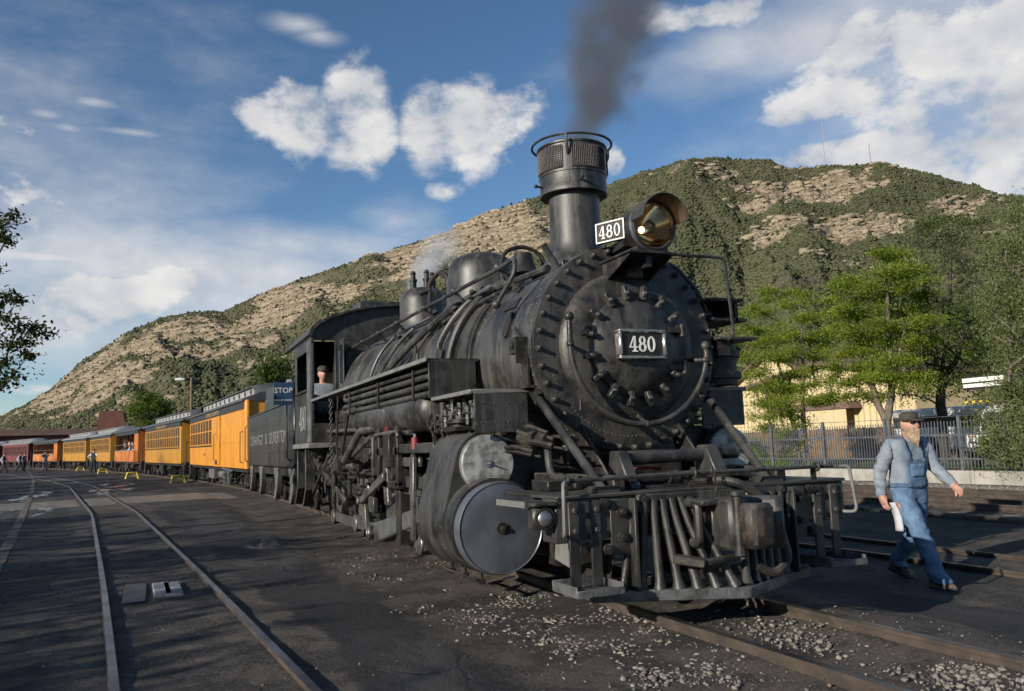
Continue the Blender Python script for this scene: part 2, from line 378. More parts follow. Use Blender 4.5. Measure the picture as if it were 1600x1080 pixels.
def groundmat():
    m, nt, b = newmat('yard_ground')
    P = N(nt, 'ShaderNodeNewGeometry').outputs['Position']
    at_ = N(nt, 'ShaderNodeAttribute', attribute_name='dirt'); ag = N(nt, 'ShaderNodeAttribute', attribute_name='gravel'); aw = N(nt, 'ShaderNodeAttribute', attribute_name='wet'); ap = N(nt, 'ShaderNodeAttribute', attribute_name='pale')
    def noise(s, d=6, r=.6, sc=None):
        n = N(nt, 'ShaderNodeTexNoise', inp={'Scale': s, 'Detail': d, 'Roughness': r})
        if sc: mp = N(nt, 'ShaderNodeMapping'); mp.inputs['Scale'].default_value = sc; nt.links.new(P, mp.inputs[0]); nt.links.new(mp.outputs[0], n.inputs['Vector'])
        else: nt.links.new(P, n.inputs['Vector'])
        return n.outputs[0]
    big = noise(.42, 8, .7); mid = noise(2.2, 9, .74); fine = noise(38, 5, .7); grit = noise(160, 3, .7)
    asph = mixc(nt, smooth(nt, big, .45, .55), (.013, .0128, .0135, 1), (.029, .0282, .0285, 1))
    asph = mixc(nt, smooth(nt, mid, .52, .58, 0, .7), asph, (.012, .012, .0125, 1))
    asph = mixc(nt, smooth(nt, noise(.9, 8, .72, (.3, 1, 1)), .515, .57, 0, .6), asph, (.07, .068, .064, 1))
    asph = mixc(nt, smooth(nt, fine, .5, .6, 0, .35), asph, (.06, .058, .056, 1))
    vo = N(nt, 'ShaderNodeTexVoronoi', feature='DISTANCE_TO_EDGE', inp={'Scale': .42}); 
    wv = N(nt, 'ShaderNodeVectorMath', operation='ADD'); nt.links.new(P, wv.inputs[0])
    nn = N(nt, 'ShaderNodeTexNoise', inp={'Scale': 1.3, 'Detail': 6.0}); nt.links.new(P, nn.inputs['Vector']); nt.links.new(nn.outputs['Color'], wv.inputs[1]); nt.links.new(wv.outputs[0], vo.inputs['Vector'])
    crack = math_(nt, 'MULTIPLY', smooth(nt, vo.outputs['Distance'], .004, .014, 1, 0), smooth(nt, big, .42, .6))
    asph = mixc(nt, math_(nt, 'MULTIPLY', crack, .75), asph, (.015, .014, .013, 1))
    dr = mixc(nt, smooth(nt, mid, .44, .56), (.026, .0235, .021, 1), (.075, .064, .053, 1))
    dr = mixc(nt, smooth(nt, fine, .52, .62, 0, .6), dr, (.17, .15, .125, 1))
    dr = mixc(nt, smooth(nt, big, .5, .57, 0, .7), dr, (.026, .025, .024, 1))
    gr = mixc(nt, smooth(nt, fine, .4, .62), (.13, .12, .105, 1), (.36, .34, .31, 1))
    edge = math_(nt, 'ADD', at_.outputs['Fac'], math_(nt, 'MULTIPLY_ADD', mid, .9, -.45))
    c = mixc(nt, smooth(nt, edge, .35, .65), asph, dr)
    c = mixc(nt, smooth(nt, math_(nt, 'ADD', ap.outputs['Fac'], math_(nt, 'MULTIPLY_ADD', mid, .7, -.35)), .4, .6), c, mixc(nt, smooth(nt, mid, .35, .65), (.10, .092, .08, 1), (.21, .195, .17, 1)))
    c = mixc(nt, ag.outputs['Fac'], c, gr)
    c = mixc(nt, smooth(nt, grit, .58, .68, 0, .3), c, (.2, .19, .175, 1))
    wet = math_(nt, 'MULTIPLY', aw.outputs['Fac'], smooth(nt, noise(.8, 6, .6, (.55, 1.5, 1)), .5, .56))
    c = mixc(nt, math_(nt, 'MULTIPLY', wet, .75), c, (.014, .014, .015, 1))
    nt.links.new(c, b.inputs['Base Color'])
    rg = math_(nt, 'MULTIPLY_ADD', mid, .3, .68); rg = math_(nt, 'MULTIPLY_ADD', wet, -.72, rg, clamp=True)
    rg = math_(nt, 'MAXIMUM', rg, .13); nt.links.new(rg, b.inputs['Roughness']); b.inputs['Specular IOR Level'].default_value = .35
    hgt = math_(nt, 'MULTIPLY_ADD', fine, .5, math_(nt, 'MULTIPLY', grit, .35))
    hgt = math_(nt, 'MULTIPLY', hgt, math_(nt, 'SUBTRACT', 1.0, wet, clamp=True)); hgt = math_(nt, 'MULTIPLY_ADD', crack, -.6, hgt)
    bp = N(nt, 'ShaderNodeBump', inp={'Strength': .8, 'Distance': .03}); nt.links.new(hgt, bp.inputs['Height']); nt.links.new(bp.outputs[0], b.inputs['Normal'])
    return m
M['ground'] = groundmat()
g = bulk('ground', np.stack([GX, GY, GZ], -1).reshape(-1, 3), F4, M['ground'], smooth_=True)
tag(g, 'dark asphalt and cinder dirt of the rail yard', None, kind='structure')
wet = np.zeros_like(GX)
for (x, y, r1, r2) in ((-36, -5.4, 10, 1.2), (-9.5, -2.8, 1.6, .45), (-7.0, -2.35, 1.2, .35), (-20, -7.0, 4, .8), (-30, -8.0, 6, .7), (-4.2, -2.35, .9, .3)):
    wet = np.maximum(wet, sst(((GX - x) / r1) ** 2 + ((GY - y) / r2) ** 2, 1.0, .3))
xw = GX + .10 * (GY + 4)
pale = sst(xw, -26.2, -25.6) * sst(xw, -21.2, -21.8) * sst(dmain, -1.0, -1.5) * sst(GY, -30, -26) * (1 - .75 * sst(np.abs(np.abs(dleft) - .49), .16, .1))
pale = np.maximum(pale, .62 * sst(np.abs(xw + 50), 1.6, 1.0) * sst(dmain, -1.0, -1.5))
for nme, arr in (('dirt', dirt), ('gravel', grav), ('wet', wet), ('pale', pale)):
    a = g.data.attributes.new(nme, 'FLOAT', 'POINT'); a.data.foreach_set('value', arr.ravel().astype(np.float32))

# ------------------------------------------------------------------ rails and ties
M['rail'] = pm('rusty_rail', (.050, .040, .034), .65, .3, (.085, .064, .051), 6, .6, .3, 60, coord='World')
M['railtop'] = pm('polished_rail_head', (.17, .165, .165), .36, .8, (.07, .06, .054), 2.2, .6, coord='World')
M['tie'] = pm('weathered_tie', (.045, .038, .031), .9, 0, (.085, .073, .058), 6, .6, .5, 30, ((.15, .13, .105), (2, 14, 14), .6), coord='World')
def rail_mesh(fn, off, z0, xa, xb, step):
    mb = MB(); prof = [(-.055, -.135), (.055, -.135), (.055, -.122), (.012, -.105), (.012, -.035), (.032, -.028), (.032, -.004), (.026, 0.0), (-.026, 0.0), (-.032, -.004), (-.032, -.028), (-.012, -.035), (-.012, -.105), (-.055, -.122)]
    xs = np.arange(xa, xb, -step); pts = []
    for x in xs:
        y = float(fn(x)); dy = float(fn(x - .5) - fn(x + .5)); nrm = Vector((dy, 1, 0)).normalized()   # left normal
        nrm = Vector((dy, 1.0, 0)).normalized()
        pts.append((Vector((x, y, z0 + float(rise(x)))), nrm))
    k = len(prof); vs = []
    for p, nrm in pts:
        for (a, h) in prof: vs.append(p + nrm * (off + a) + Vector((0, 0, h)))
    fs = []; mi = []
    for i in range(len(pts) - 1):
        for j in range(k):
            fs.append((i * k + j, i * k + (j + 1) % k, (i + 1) * k + (j + 1) % k, (i + 1) * k + j)); mi.append(1 if j == 7 else 0)
    fs.append(tuple(range(k))); mi.append(0)
    mb.v = [tuple(v) for v in vs]; mb.f = fs; mb.mi = mi
    return mb
def track(label, fn, z0, xa, xb, ties=None, gauge=.975, tz=-.135, step=1.0):
    t = bpy.data.objects.new('railway_track', None); COL.objects.link(t); tag(t, label, None, kind='structure')
    for s in (-1, 1): rail_mesh(fn, s * gauge / 2, z0, xa, xb, step).build('rail', [M['rail'], M['railtop']], t, sm=30)
    if ties:
        a, b, st = ties; proto = None; x = a; i = 0
        r = random.Random(5)
        while x > b:
            y = float(fn(x)); z = z0 + tz + float(rise(x)) + r.uniform(-.02, .012)
            if proto is None:
                proto = MB().bx(-.1, .1, -1.0, 1.0, -.16, 0).build('tie', M['tie'], t, bev=.012); o = proto
            else:
                o = proto.copy(); COL.objects.link(o); o.parent = t
            o.location = (x + r.uniform(-.03, .03), y + r.uniform(-.06, .06), z); o.rotation_euler = (0, 0, r.uniform(-.02, .02))
            x -= st
    return t
track('main yard track under the black engine and its train', yc, 0.0, 12.0, -190)
track('empty curved track set flush in the asphalt at the left', yl, -.035, 10.0, -150)
track('dark track behind the walking man', lambda x: 4.9 + 0 * np.asarray(x, float) - .0 * x, -.25, 14, -60, None)
track('rusty storage track with exposed ties near the concrete wall', lambda x: 10.9 + 0 * np.asarray(x, float), -.17, 14, -70, (6, -22, .55))
track('rusty storage track before the timbers', lambda x: 13.2 + 0 * np.asarray(x, float), -.17, 14, -70, (6, -24, .55))
# two concrete slabs and a steel plate between the left rails
slabm = pm('pale_concrete_slab', (.30, .31, .33), .8, 0, (.17, .17, .18), 9, .6, .4, 30, coord='World')
for k, (px_, py_, lab) in enumerate(((253, 923, 'left of two pale concrete slabs between the left rails'), (270, 922, 'right of two pale concrete slabs between the left rails'))):
    p = at(px_, py_, Z=-.07)
    o = MB().bx(-.42, .42, -.082, .082, -.06, .028).build('concrete_slab', slabm, None, bev=.01); o.location = p; o.rotation_euler = (0, 0, .02)
    tag(o, lab, 'slab', 'concrete slabs in the left track')
p = at(211, 928, Z=-.07)
o = MB().bx(-.62, .62, -.105, .105, -.05, .016).build('steel_plate', M['dark'], None, bev=.008); o.location = p; tag(o, 'dark steel cover plate lying between the left rails', 'plate')

# a flush edging of pale stones that bends along the left pavement
ke = bpy.data.objects.new('edging_strip', None); COL.objects.link(ke); tag(ke, 'pale stone edging curving through the left pavement', None, kind='structure')
kp = [at(x, y, Z=-.05) for x, y in ((-40, 935), (0, 872), (22, 832), (40, 795), (50, 772), (53, 757), (48, 747), (36, 741), (20, 737))]
kp = [Vector((p.x, p.y, 0)) for p in kp]; acc_ = 0.0
for a_, b_ in zip(kp[:-1], kp[1:]):
    L_ = (b_ - a_).length; n_ = max(1, int(L_ / 1.1)); ang_ = math.atan2(b_.y - a_.y, b_.x - a_.x)
    for i in range(n_):
        c_ = a_.lerp(b_, (i + .5) / n_)
        o = MB().bx(-.5 * L_ / n_ + .02, .5 * L_ / n_ - .02, -.085, .085, -.05, .012).build('edging_stone', M['edgest'] if 'edgest' in M else M.setdefault('edgest', pm('edging_stone', (.14, .125, .10), .85, 0, (.05, .046, .042), 2.5, .6, .3, 30, coord='World')), ke, bev=.008)
        o.location = (c_.x, c_.y, float(gz(c_.x, c_.y)) + rnd.uniform(-.006, .004)); o.rotation_euler = (0, 0, ang_ + rnd.uniform(-.02, .02))

# ------------------------------------------------------------------ loose ballast (uncountable)
stm = pm('ballast_stone', (.24, .22, .195), .85, 0, (.07, .062, .054), 9, .8, .3, 60, coord='World')
rg_ = np.random.default_rng(3)
def stones(name, n, xr, yr, dens, smin, smax, label):
    x = rg_.uniform(*xr, n * 6); y = rg_.uniform(*yr, n * 6); k = rg_.uniform(0, 1, n * 6) < dens(x, y)
    x, y = x[k][:n], y[k][:n]; m = len(x)
    s = smin * (smax / smin) ** (rg_.uniform(0, 1, m) ** 2.2); z = gz(x, y) + s * .05
    ph = (1 + 5 ** .5) / 2
    B = np.array([(-1, ph, 0), (1, ph, 0), (-1, -ph, 0), (1, -ph, 0), (0, -1, ph), (0, 1, ph), (0, -1, -ph), (0, 1, -ph), (ph, 0, -1), (ph, 0, 1), (-ph, 0, -1), (-ph, 0, 1)]) / 1.9
    T = np.array([(0, 11, 5), (0, 5, 1), (0, 1, 7), (0, 7, 10), (0, 10, 11), (1, 5, 9), (5, 11, 4), (11, 10, 2), (10, 7, 6), (7, 1, 8), (3, 9, 4), (3, 4, 2), (3, 2, 6), (3, 6, 8), (3, 8, 9), (4, 9, 5), (2, 4, 11), (6, 2, 10), (8, 6, 7), (9, 8, 1)])
    q = rg_.normal(size=(m, 3, 3)); Q, _ = np.linalg.qr(q)
    loc = B[None] * (1 + .45 * (rg_.uniform(0, 1, (m, 12, 1)) - .5)) * np.stack([np.ones(m), rg_.uniform(.6, 1, m), rg_.uniform(.5, .8, m)], -1)[:, None]
    pts = np.einsum('mij,mkj->mki', Q, loc) * s[:, None, None]
    pts[:, :, 2] *= .75
    pts += np.stack([x, y, z], -1)[:, None]
    F = (T[None] + 12 * np.arange(m)[:, None, None]).reshape(-1, 3)
    o = bulk(name, pts.reshape(-1, 3), F, stm); tag(o, label, None, kind='stuff')
dm = lambda x, y: np.abs(y - yc(x))
stones('gravel', 17000, (-4.5, 5), (-2.0, 2.2), lambda x, y: np.clip((fbm(x * .9, y * .9, 41, 3) - .40) * 6, .02, 1) * (np.exp(-((y + 1.0) / .36) ** 2) * np.exp(-((x - 1.0) / 1.9) ** 2) + .8 * np.exp(-((y - .2) / .22) ** 2) * sst(x, .9, 2.0) + np.exp(-((y - .82) / .2) ** 2) * sst(x, -.6, .8) + .12 * np.exp(-((y + 1.2) / .5) ** 2)),   .005, .028, 'pale loose ballast stones along the engine track')
stones('gravel', 5000, (-10, 5), (-6, 6.5), lambda x, y: .10 + .6 * (dm(x, y) < 1.8), .003, .013, 'scattered small stones on the yard dirt')
stones('gravel', 9000, (-20, 3), (14.3, 16.4), lambda x, y: .9 + 0 * x, .02, .06, 'light gravel strip at the foot of the concrete wall')

# ------------------------------------------------------------------ the mountain behind
RX = [-900, -500, -250, -120, -40, 0, 40, 80, 130, 195, 250, 300, 350, 400, 480, 560, 640, 700, 740, 780, 850, 940, 1000, 1060, 1110, 1160, 1200, 1230, 1300, 1380, 1450, 1530, 1558, 1600, 1700, 1850, 2100, 2500, 3200]
RY = [690, 690, 688, 680, 668, 652, 632, 606, 562, 522, 497, 487, 484, 461, 431, 406, 380, 360, 338, 323, 304, 291, 270, 256, 248, 247, 248, 262, 260, 256, 271, 293, 306, 308, 330, 380, 420, 430, 430]
NU, NV = 620, 270
# columns by direction; from the tracks' far side round to the right
ux = np.concatenate([np.linspace(-900, -60, 30), np.linspace(-55, 1660, 760), np.linspace(1675, 3200, 50)])
NU = len(ux)
cFa, cRa, cUa, Ca = (np.array(v) for v in (cF, cR, cU, CAM))
ridge_y = np.interp(ux, RX, RY) + 2.5 * (fbm(ux * .05, ux * 0 + 3, 21, 4) - .5) * 2
dirs = cFa[None] + cRa[None] * ((ux - 800) / FPX)[:, None] - cUa[None] * ((ridge_y - 540) / FPX)[:, None]
hd = dirs[:, :2] / np.linalg.norm(dirs[:, :2], axis=1)[:, None]; slope = dirs[:, 2] / np.linalg.norm(dirs[:, :2], axis=1)
Dr = np.interp(ux, [-900, 0, 200, 640, 1000, 1300, 1600, 3200], [2200, 2100, 1650, 1250, 1150, 1200, 1100, 900])
D0 = np.interp(ux, [-900, 0, 200, 640, 1000, 1300, 1600, 3200], [1900, 800, 520, 380, 330, 320, 300, 300])
Dr = Dr * (1 + .08 * (fbm(ux * .006, ux * 0 + 8, 31, 3) - .5))
Zr = Ca[2] + slope * Dr
t = np.concatenate([np.linspace(0, 1, NV) ** 1.0, [1.04, 1.12, 1.3]])
TT = t[None]; D = D0[:, None] + (Dr - D0)[:, None] * TT
prof = np.where(TT <= 1, .12 * TT + .88 * TT ** 1.25, 1 - (TT - 1) * .9)
Zh = rise(-200) * .5 + (Zr[:, None] - 1.0) * prof
Xh = Ca[0] + hd[:, 0:1] * D; Yh = Ca[1] + hd[:, 1:2] * D
def topx(X, Y, Z):
    d = np.stack([X - Ca[0], Y - Ca[1], Z - Ca[2]], -1); z = d @ cFa
    return 800 + FPX * (d @ cRa) / z, 540 - FPX * (d @ cUa) / z
PX_, PY_ = topx(Xh, Yh, Zh)
# where bare rock shows: outcrops along the strata
ROCK = [(1250, 300, 120, 38, 1.15), (1170, 285, 50, 18, .8), (1330, 345, 110, 40, .75), (1490, 315, 60, 22, .9), (1120, 270, 60, 14, .7), (1420, 390, 60, 30, .5), (1090, 300, 25, 50, .45), (1190, 350, 100, 30, .5),
        (800, 345, 90, 30, 1.15), (730, 375, 90, 22, 1.15), (620, 405, 80, 20, .95), (480, 460, 90, 22, 1.15), (430, 490, 70, 22, .8), (520, 490, 80, 18, .6), (330, 520, 120, 22, .75), (260, 550, 110, 28, .8), (180, 590, 90, 30, .8), (110, 625, 70, 24, .8), (380, 560, 80, 30, .5), (640, 470, 60, 20, .5), (700, 420, 60, 20, .6), (950, 320, 60, 18, .4)]
rock = np.zeros_like(PX_)
for (x, y, sx, sy, a) in ROCK: rock = np.maximum(rock, a * np.exp(-((PX_ - x) / sx) ** 2 - ((PY_ - y) / sy) ** 2))
sc_ = 1 / 110.0
nz = fbm(Xh * sc_ + Zh * sc_ * .6, Yh * sc_ + Zh * sc_ * .4, 51, 5); nz2 = fbm(Xh / 24, Yh / 24 + Zh / 16, 57, 4)
strat = fbm(Zh / 15 + .3 * nz2, (Xh + Yh) / 280, 61, 3)
rock = np.clip(rock * (.80 + .1 * sst(PX_, 700, 1000)) + .95 * (nz - .5) + 1.1 * (strat - .5) + .0 + .10 * sst(PX_, 950, 600), 0, 1)
gul = fbm(ux * .018, ux * 0, 71, 4)[:, None]
gul2 = fbm((ux * .015)[:, None] + TT * 2.4, TT * 3.2 + 0 * ux[:, None], 73, 5)
rsst = sst(rock, .35, .6)
fade = sst(TT, 0.0, .12) * sst(TT, 1.0, .93) + .12
hgt_ = (Zr[:, None]).clip(5)
Zh = Zh + fade * hgt_ * (.02 * (gul - .5) + .14 * (gul2 - .5)) * sst(TT, 0, .2)
lay = 15.0
fr = Zh / lay + 1.2 * (nz - .5); zt = (np.floor(fr) + sst(fr - np.floor(fr), .45, .95) - 1.2 * (nz - .5)) * lay
Zh = Zh + (zt - Zh) * rsst * .95 * fade + rsst * fade * 9.0 * (nz2 - .5) + (1 - rsst) * 4.0 * (nz2 - .5)
Zh = np.where(TT <= 1.0, np.minimum(Zh, Ca[2] + slope[:, None] * D + 1.5), Zh)
MV = np.stack([Xh, Yh, Zh], -1)
nu, nv = Xh.shape; idx = np.arange(nu * nv).reshape(nu, nv)
HF = np.stack([idx[:-1, :-1], idx[1:, :-1], idx[1:, 1:], idx[:-1, 1:]], -1).reshape(-1, 4)
def hillmat():
    m, nt, b = newmat('hillside')
    P = N(nt, 'ShaderNodeNewGeometry').outputs['Position']
    a = N(nt, 'ShaderNodeAttribute', attribute_name='rock')
    def noise(s, d=6, sc=(1, 1, 1)):
        n = N(nt, 'ShaderNodeTexNoise', inp={'Scale': s, 'Detail': d, 'Roughness': .65}); mp = N(nt, 'ShaderNodeMapping'); mp.inputs['Scale'].default_value = sc
        nt.links.new(P, mp.inputs[0]); nt.links.new(mp.outputs[0], n.inputs['Vector']); return n.outputs[0]
    st = noise(.22, 6, (.12, .12, 1.6)); f1 = noise(.18, 7); f2 = noise(.55, 7)
    rk = mixc(nt, smooth(nt, st, .44, .56), (.225, .178, .125, 1), (.37, .305, .222, 1))
    rk = mixc(nt, smooth(nt, f2, .51, .58, 0, .8), rk, (.085, .068, .052, 1))
    soil = mixc(nt, smooth(nt, f1, .44, .56), (.140, .124, .082, 1), (.095, .095, .056, 1))
    soil = mixc(nt, smooth(nt, f2, .5, .58, 0, .8), soil, (.072, .075, .043, 1))
    mk = math_(nt, 'ADD', a.outputs['Fac'], math_(nt, 'MULTIPLY_ADD', f2, .7, -.35))
    c = mixc(nt, smooth(nt, mk, .36, .55), soil, rk)
    nt.links.new(c, b.inputs['Base Color']); b.inputs['Roughness'].default_value = .95; b.inputs['Specular IOR Level'].default_value = .1
    bp = N(nt, 'ShaderNodeBump', inp={'Strength': 1.0, 'Distance': 2.5}); nt.links.new(math_(nt, 'ADD', f2, math_(nt, 'MULTIPLY', st, .8)), bp.inputs['Height']); nt.links.new(bp.outputs[0], b.inputs['Normal'])
    return m
hill = bulk('mountain', MV.reshape(-1, 3), HF, hillmat(), smooth_=False); tag(hill, 'scrubby rocky mountain rising behind the train', None, kind='structure')
a = hill.data.attributes.new('rock', 'FLOAT', 'POINT'); a.data.foreach_set('value', rock.ravel().astype(np.float32))
# scrub oak and juniper all over it: far too many to count
def scrub(n, label, seed, smin, smax, pfun, mat, squat=.8):
    r = np.random.default_rng(seed)
    i = r.integers(0, nu - 1, n * 3); j = r.integers(2, NV - 1, n * 3)
    keep = r.uniform(0, 1, n * 3) < pfun(i, j); i, j = i[keep][:n], j[keep][:n]; m = len(i)
    u, v = r.uniform(0, 1, m)[:, None], r.uniform(0, 1, m)[:, None]
    p = (MV[i, j] * (1 - u) + MV[i + 1, j] * u) * (1 - v) + (MV[i, j + 1] * (1 - u) + MV[i + 1, j + 1] * u) * v
    s = smin * (smax / smin) ** r.uniform(0, 1, m) 
    B = np.array([(1, 0, 0), (-1, 0, 0), (0, 1, 0), (0, -1, 0), (0, 0, 1.0), (0, 0, -.8)]); T = np.array([(0, 2, 4), (2, 1, 4), (1, 3, 4), (3, 0, 4), (2, 0, 5), (1, 2, 5), (3, 1, 5), (0, 3, 5)])
    loc = B[None] * (1 + .8 * (r.uniform(0, 1, (m, 6, 1)) - .5)) * np.array([1, 1, squat])
    pts = loc * s[:, None, None] + p[:, None] + np.array([0, 0, 1.0]) * (s * squat * .55)[:, None, None]
    o = bulk(label[0], pts.reshape(-1, 3), (T[None] + 6 * np.arange(m)[:, None, None]).reshape(-1, 3), mat); tag(o, label[1], None, kind='stuff')
def scmat(name, c, c2):
    m, nt, b = newmat(name); g_ = N(nt, 'ShaderNodeNewGeometry')
    n = N(nt, 'ShaderNodeTexNoise', inp={'Scale': .02, 'Detail': 4.0}); nt.links.new(g_.outputs['Position'], n.inputs['Vector'])
    f = math_(nt, 'MULTIPLY_ADD', g_.outputs['Random Per Island'], .55, math_(nt, 'MULTIPLY_ADD', n.outputs[0], 1.6, -.55), clamp=True)
    nt.links.new(mixc(nt, f, (*c, 1), (*c2, 1)), b.inputs['Base Color']); b.inputs['Roughness'].default_value = .9; b.inputs['Specular IOR Level'].default_value = .1
    return m
rightness = sst(PX_, 560, 1000)
scrub(125000, ('hillside_scrub', 'grey-green scrub covering the mountain slopes'), 5, .6, 2.6, lambda i, j: (1.05 - rsst[i, j]) * (.42 + .58 * rightness[i, j]) * np.clip(.15 + 2.4 * (fbm(Xh[i, j] / 45, Yh[i, j] / 45 + Zh[i, j] / 30, 91, 3) - .32), .05, 1), scmat('scrub_oak', (.052, .061, .032), (.092, .095, .052)))
scrub(6500, ('hillside_juniper', 'dark juniper dotted over the rocky slopes and ridge'), 6, 1.0, 2.9, lambda i, j: .10 + .5 * (j > NV - 8) * (fbm(ux[i] * .04, 0 * i, 95, 2) > .5) + .25 * (fbm(Xh[i, j] / 60, Yh[i, j] / 60, 97, 3) > .55), scmat('juniper', (.022, .030, .017), (.045, .053, .028)), 1.15)

# broken ledges and fallen blocks along the strata
def ledges(n, seed):
    r = np.random.default_rng(seed); i = r.integers(0, nu - 1, n * 8); j = r.integers(2, NV - 2, n * 8)
    w_ = np.clip(rock[i, j] - .28, 0, 1) * 2.2 * (.15 + .85 * (np.abs((Zh[i, j] / 13.0 + .5 * nz[i, j]) % 1.0 - .5) < .17)); k = r.uniform(0, 1, n * 8) < w_; i, j = i[k][:n], j[k][:n]; m = len(i)
    p = MV[i, j] + r.uniform(-.8, .8, (m, 3)); s = .9 * 5.5 ** r.uniform(0, 1, m)
    tx = -hd[i, 1], hd[i, 0]; T_ = np.stack([tx[0], tx[1], 0 * tx[0]], -1); O_ = np.stack([hd[i, 0], hd[i, 1], 0 * tx[0]], -1)
    B = np.array([(-1, -1, -1), (1, -1, -1), (1, 1, -1), (-1, 1, -1), (-1, -1, 1), (1, -1, 1), (1, 1, 1), (-1, 1, 1)]) * .5
    loc = B[None] * (1 + .55 * (r.uniform(0, 1, (m, 8, 3)) - .5)) * (s[:, None] * np.stack([r.uniform(1.0, 3.2, m), np.ones(m), r.uniform(.45, 1.0, m)], -1))[:, None]
    q = p[:, None] + loc[..., 0:1] * T_[:, None] + loc[..., 1:2] * O_[:, None] + loc[..., 2:3] * np.array([0, 0, 1.0])
    F = np.array([(0, 3, 2, 1), (4, 5, 6, 7), (0, 1, 5, 4), (1, 2, 6, 5), (2, 3, 7, 6), (3, 0, 4, 7)])
    o = bulk('hillside_ledges', q.reshape(-1, 3), (F[None] + 8 * np.arange(m)[:, None, None]).reshape(-1, 4), scmat('ledge_stone', (.155, .125, .09), (.31, .258, .19))); tag(o, 'broken sandstone ledges and blocks on the mountain', None, kind='stuff')
ledges(14000, 15)
# ------------------------------------------------------------------ numerals 4 8 0 with thick and thin strokes, drawn in the (y,z) plane facing +x
def _loop(mb, cx, cz, ro, ri, x0, x1, n=24):
    vs = []
    for x in (x0, x1):
        for (a, b) in (ro, ri):
            for i in range(n):
                t = 2 * math.pi * i / n; vs.append((x, cx + a * math.cos(t), cz + b * math.sin(t)))
    fs = []
    for i in range(n):
        j = (i + 1) % n
        fs += [(2 * n + i, 2 * n + j, 3 * n + j, 3 * n + i), (i, j, 2 * n + j, 2 * n + i), (n + i, 3 * n + i, 3 * n + j, n + j)]
    mb.add(vs, fs)
def numerals(txt, h, x0=0.0, x1=.006, sp=.66):
    mb = MB(); w = h * .56; n = len(txt); o = -(n - 1) * h * sp / 2
    for i, ch in enumerate(txt):
        c = o + i * h * sp
        if ch == '0': _loop(mb, c, h / 2, (w * .5, h * .5), (w * .27, h * .41), x0, x1)
        elif ch == '8':
            _loop(mb, c, h * .735, (w * .42, h * .265), (w * .2, h * .17), x0, x1)
            _loop(mb, c, h * .285, (w * .5, h * .285), (w * .25, h * .185), x0, x1 + .0006)
        elif ch == '4':
            mb.prism([(c + w * .02, h), (c + w * .3, h), (c + w * .3, h * .06), (c + w * .05, h * .06)], 'x', x0, x1)
            mb.prism([(c - w * .52, h * .27), (c - w * .5, h * .36), (c + w * .04, h), (c + w * .1, h * .92), (c - w * .36, h * .355), (c - w * .36, h * .27)], 'x', x0, x1 + .0006)
            mb.prism([(c - w * .4, h * .255), (c + w * .52, h * .255), (c + w * .52, h * .345), (c - w * .4, h * .345)], 'x', x0, x1 + .0012)
            mb.prism([(c - w * .14, 0), (c + w * .5, 0), (c + w * .5, h * .07), (c - w * .14, h * .07)], 'x', x0, x1 + .0018)
    return mb
def text(name, s, size, mat, par, M_, sx=1.0, ext=.003, spacing=1.0, align='CENTER'):
    cu = bpy.data.curves.new(name, 'FONT'); cu.body = s; cu.size = size; cu.extrude = ext; cu.align_x = align; cu.space_character = spacing; cu.resolution_u = 3
    t_ = bpy.data.objects.new(name, cu); COL.objects.link(t_)
    me = bpy.data.meshes.new_from_object(t_.evaluated_get(bpy.context.evaluated_depsgraph_get())); bpy.data.objects.remove(t_)
    me.materials.clear(); me.materials.append(mat); o = bpy.data.objects.new(name, me); COL.objects.link(o); o.parent = par
    o.matrix_local = M_ @ Matrix.Diagonal((sx, 1, 1, 1)); return o
def face_m(p, right, up):
    r, u = Vector(right).normalized(), Vector(up).normalized(); n = r.cross(u)
    return Matrix(((r.x, u.x, n.x, p[0]), (r.y, u.y, n.y, p[1]), (r.z, u.z, n.z, p[2]), (0, 0, 0, 1)))
def hull(pts):
    pts = sorted(set((round(a, 5), round(b, 5)) for a, b in pts))
    def half(ps):
        o = []
        for q in ps:
            while len(o) > 1 and (o[-1][0] - o[-2][0]) * (q[1] - o[-2][1]) - (o[-1][1] - o[-2][1]) * (q[0] - o[-2][0]) <= 0: o.pop()
            o.append(q)
        return o
    a, b = half(pts), half(pts[::-1]); return a[:-1] + b[:-1]
def circ(cy, cz, r, n=24): return [(cy + r * math.cos(2 * math.pi * i / n), cz + r * math.sin(2 * math.pi * i / n)) for i in range(n)]

ZC = 2.06
loco = thing('steam_locomotive', 'black steam locomotive numbered 480 with smoking stack and pilot', 'locomotive')
BX = (-1, 0, 0)
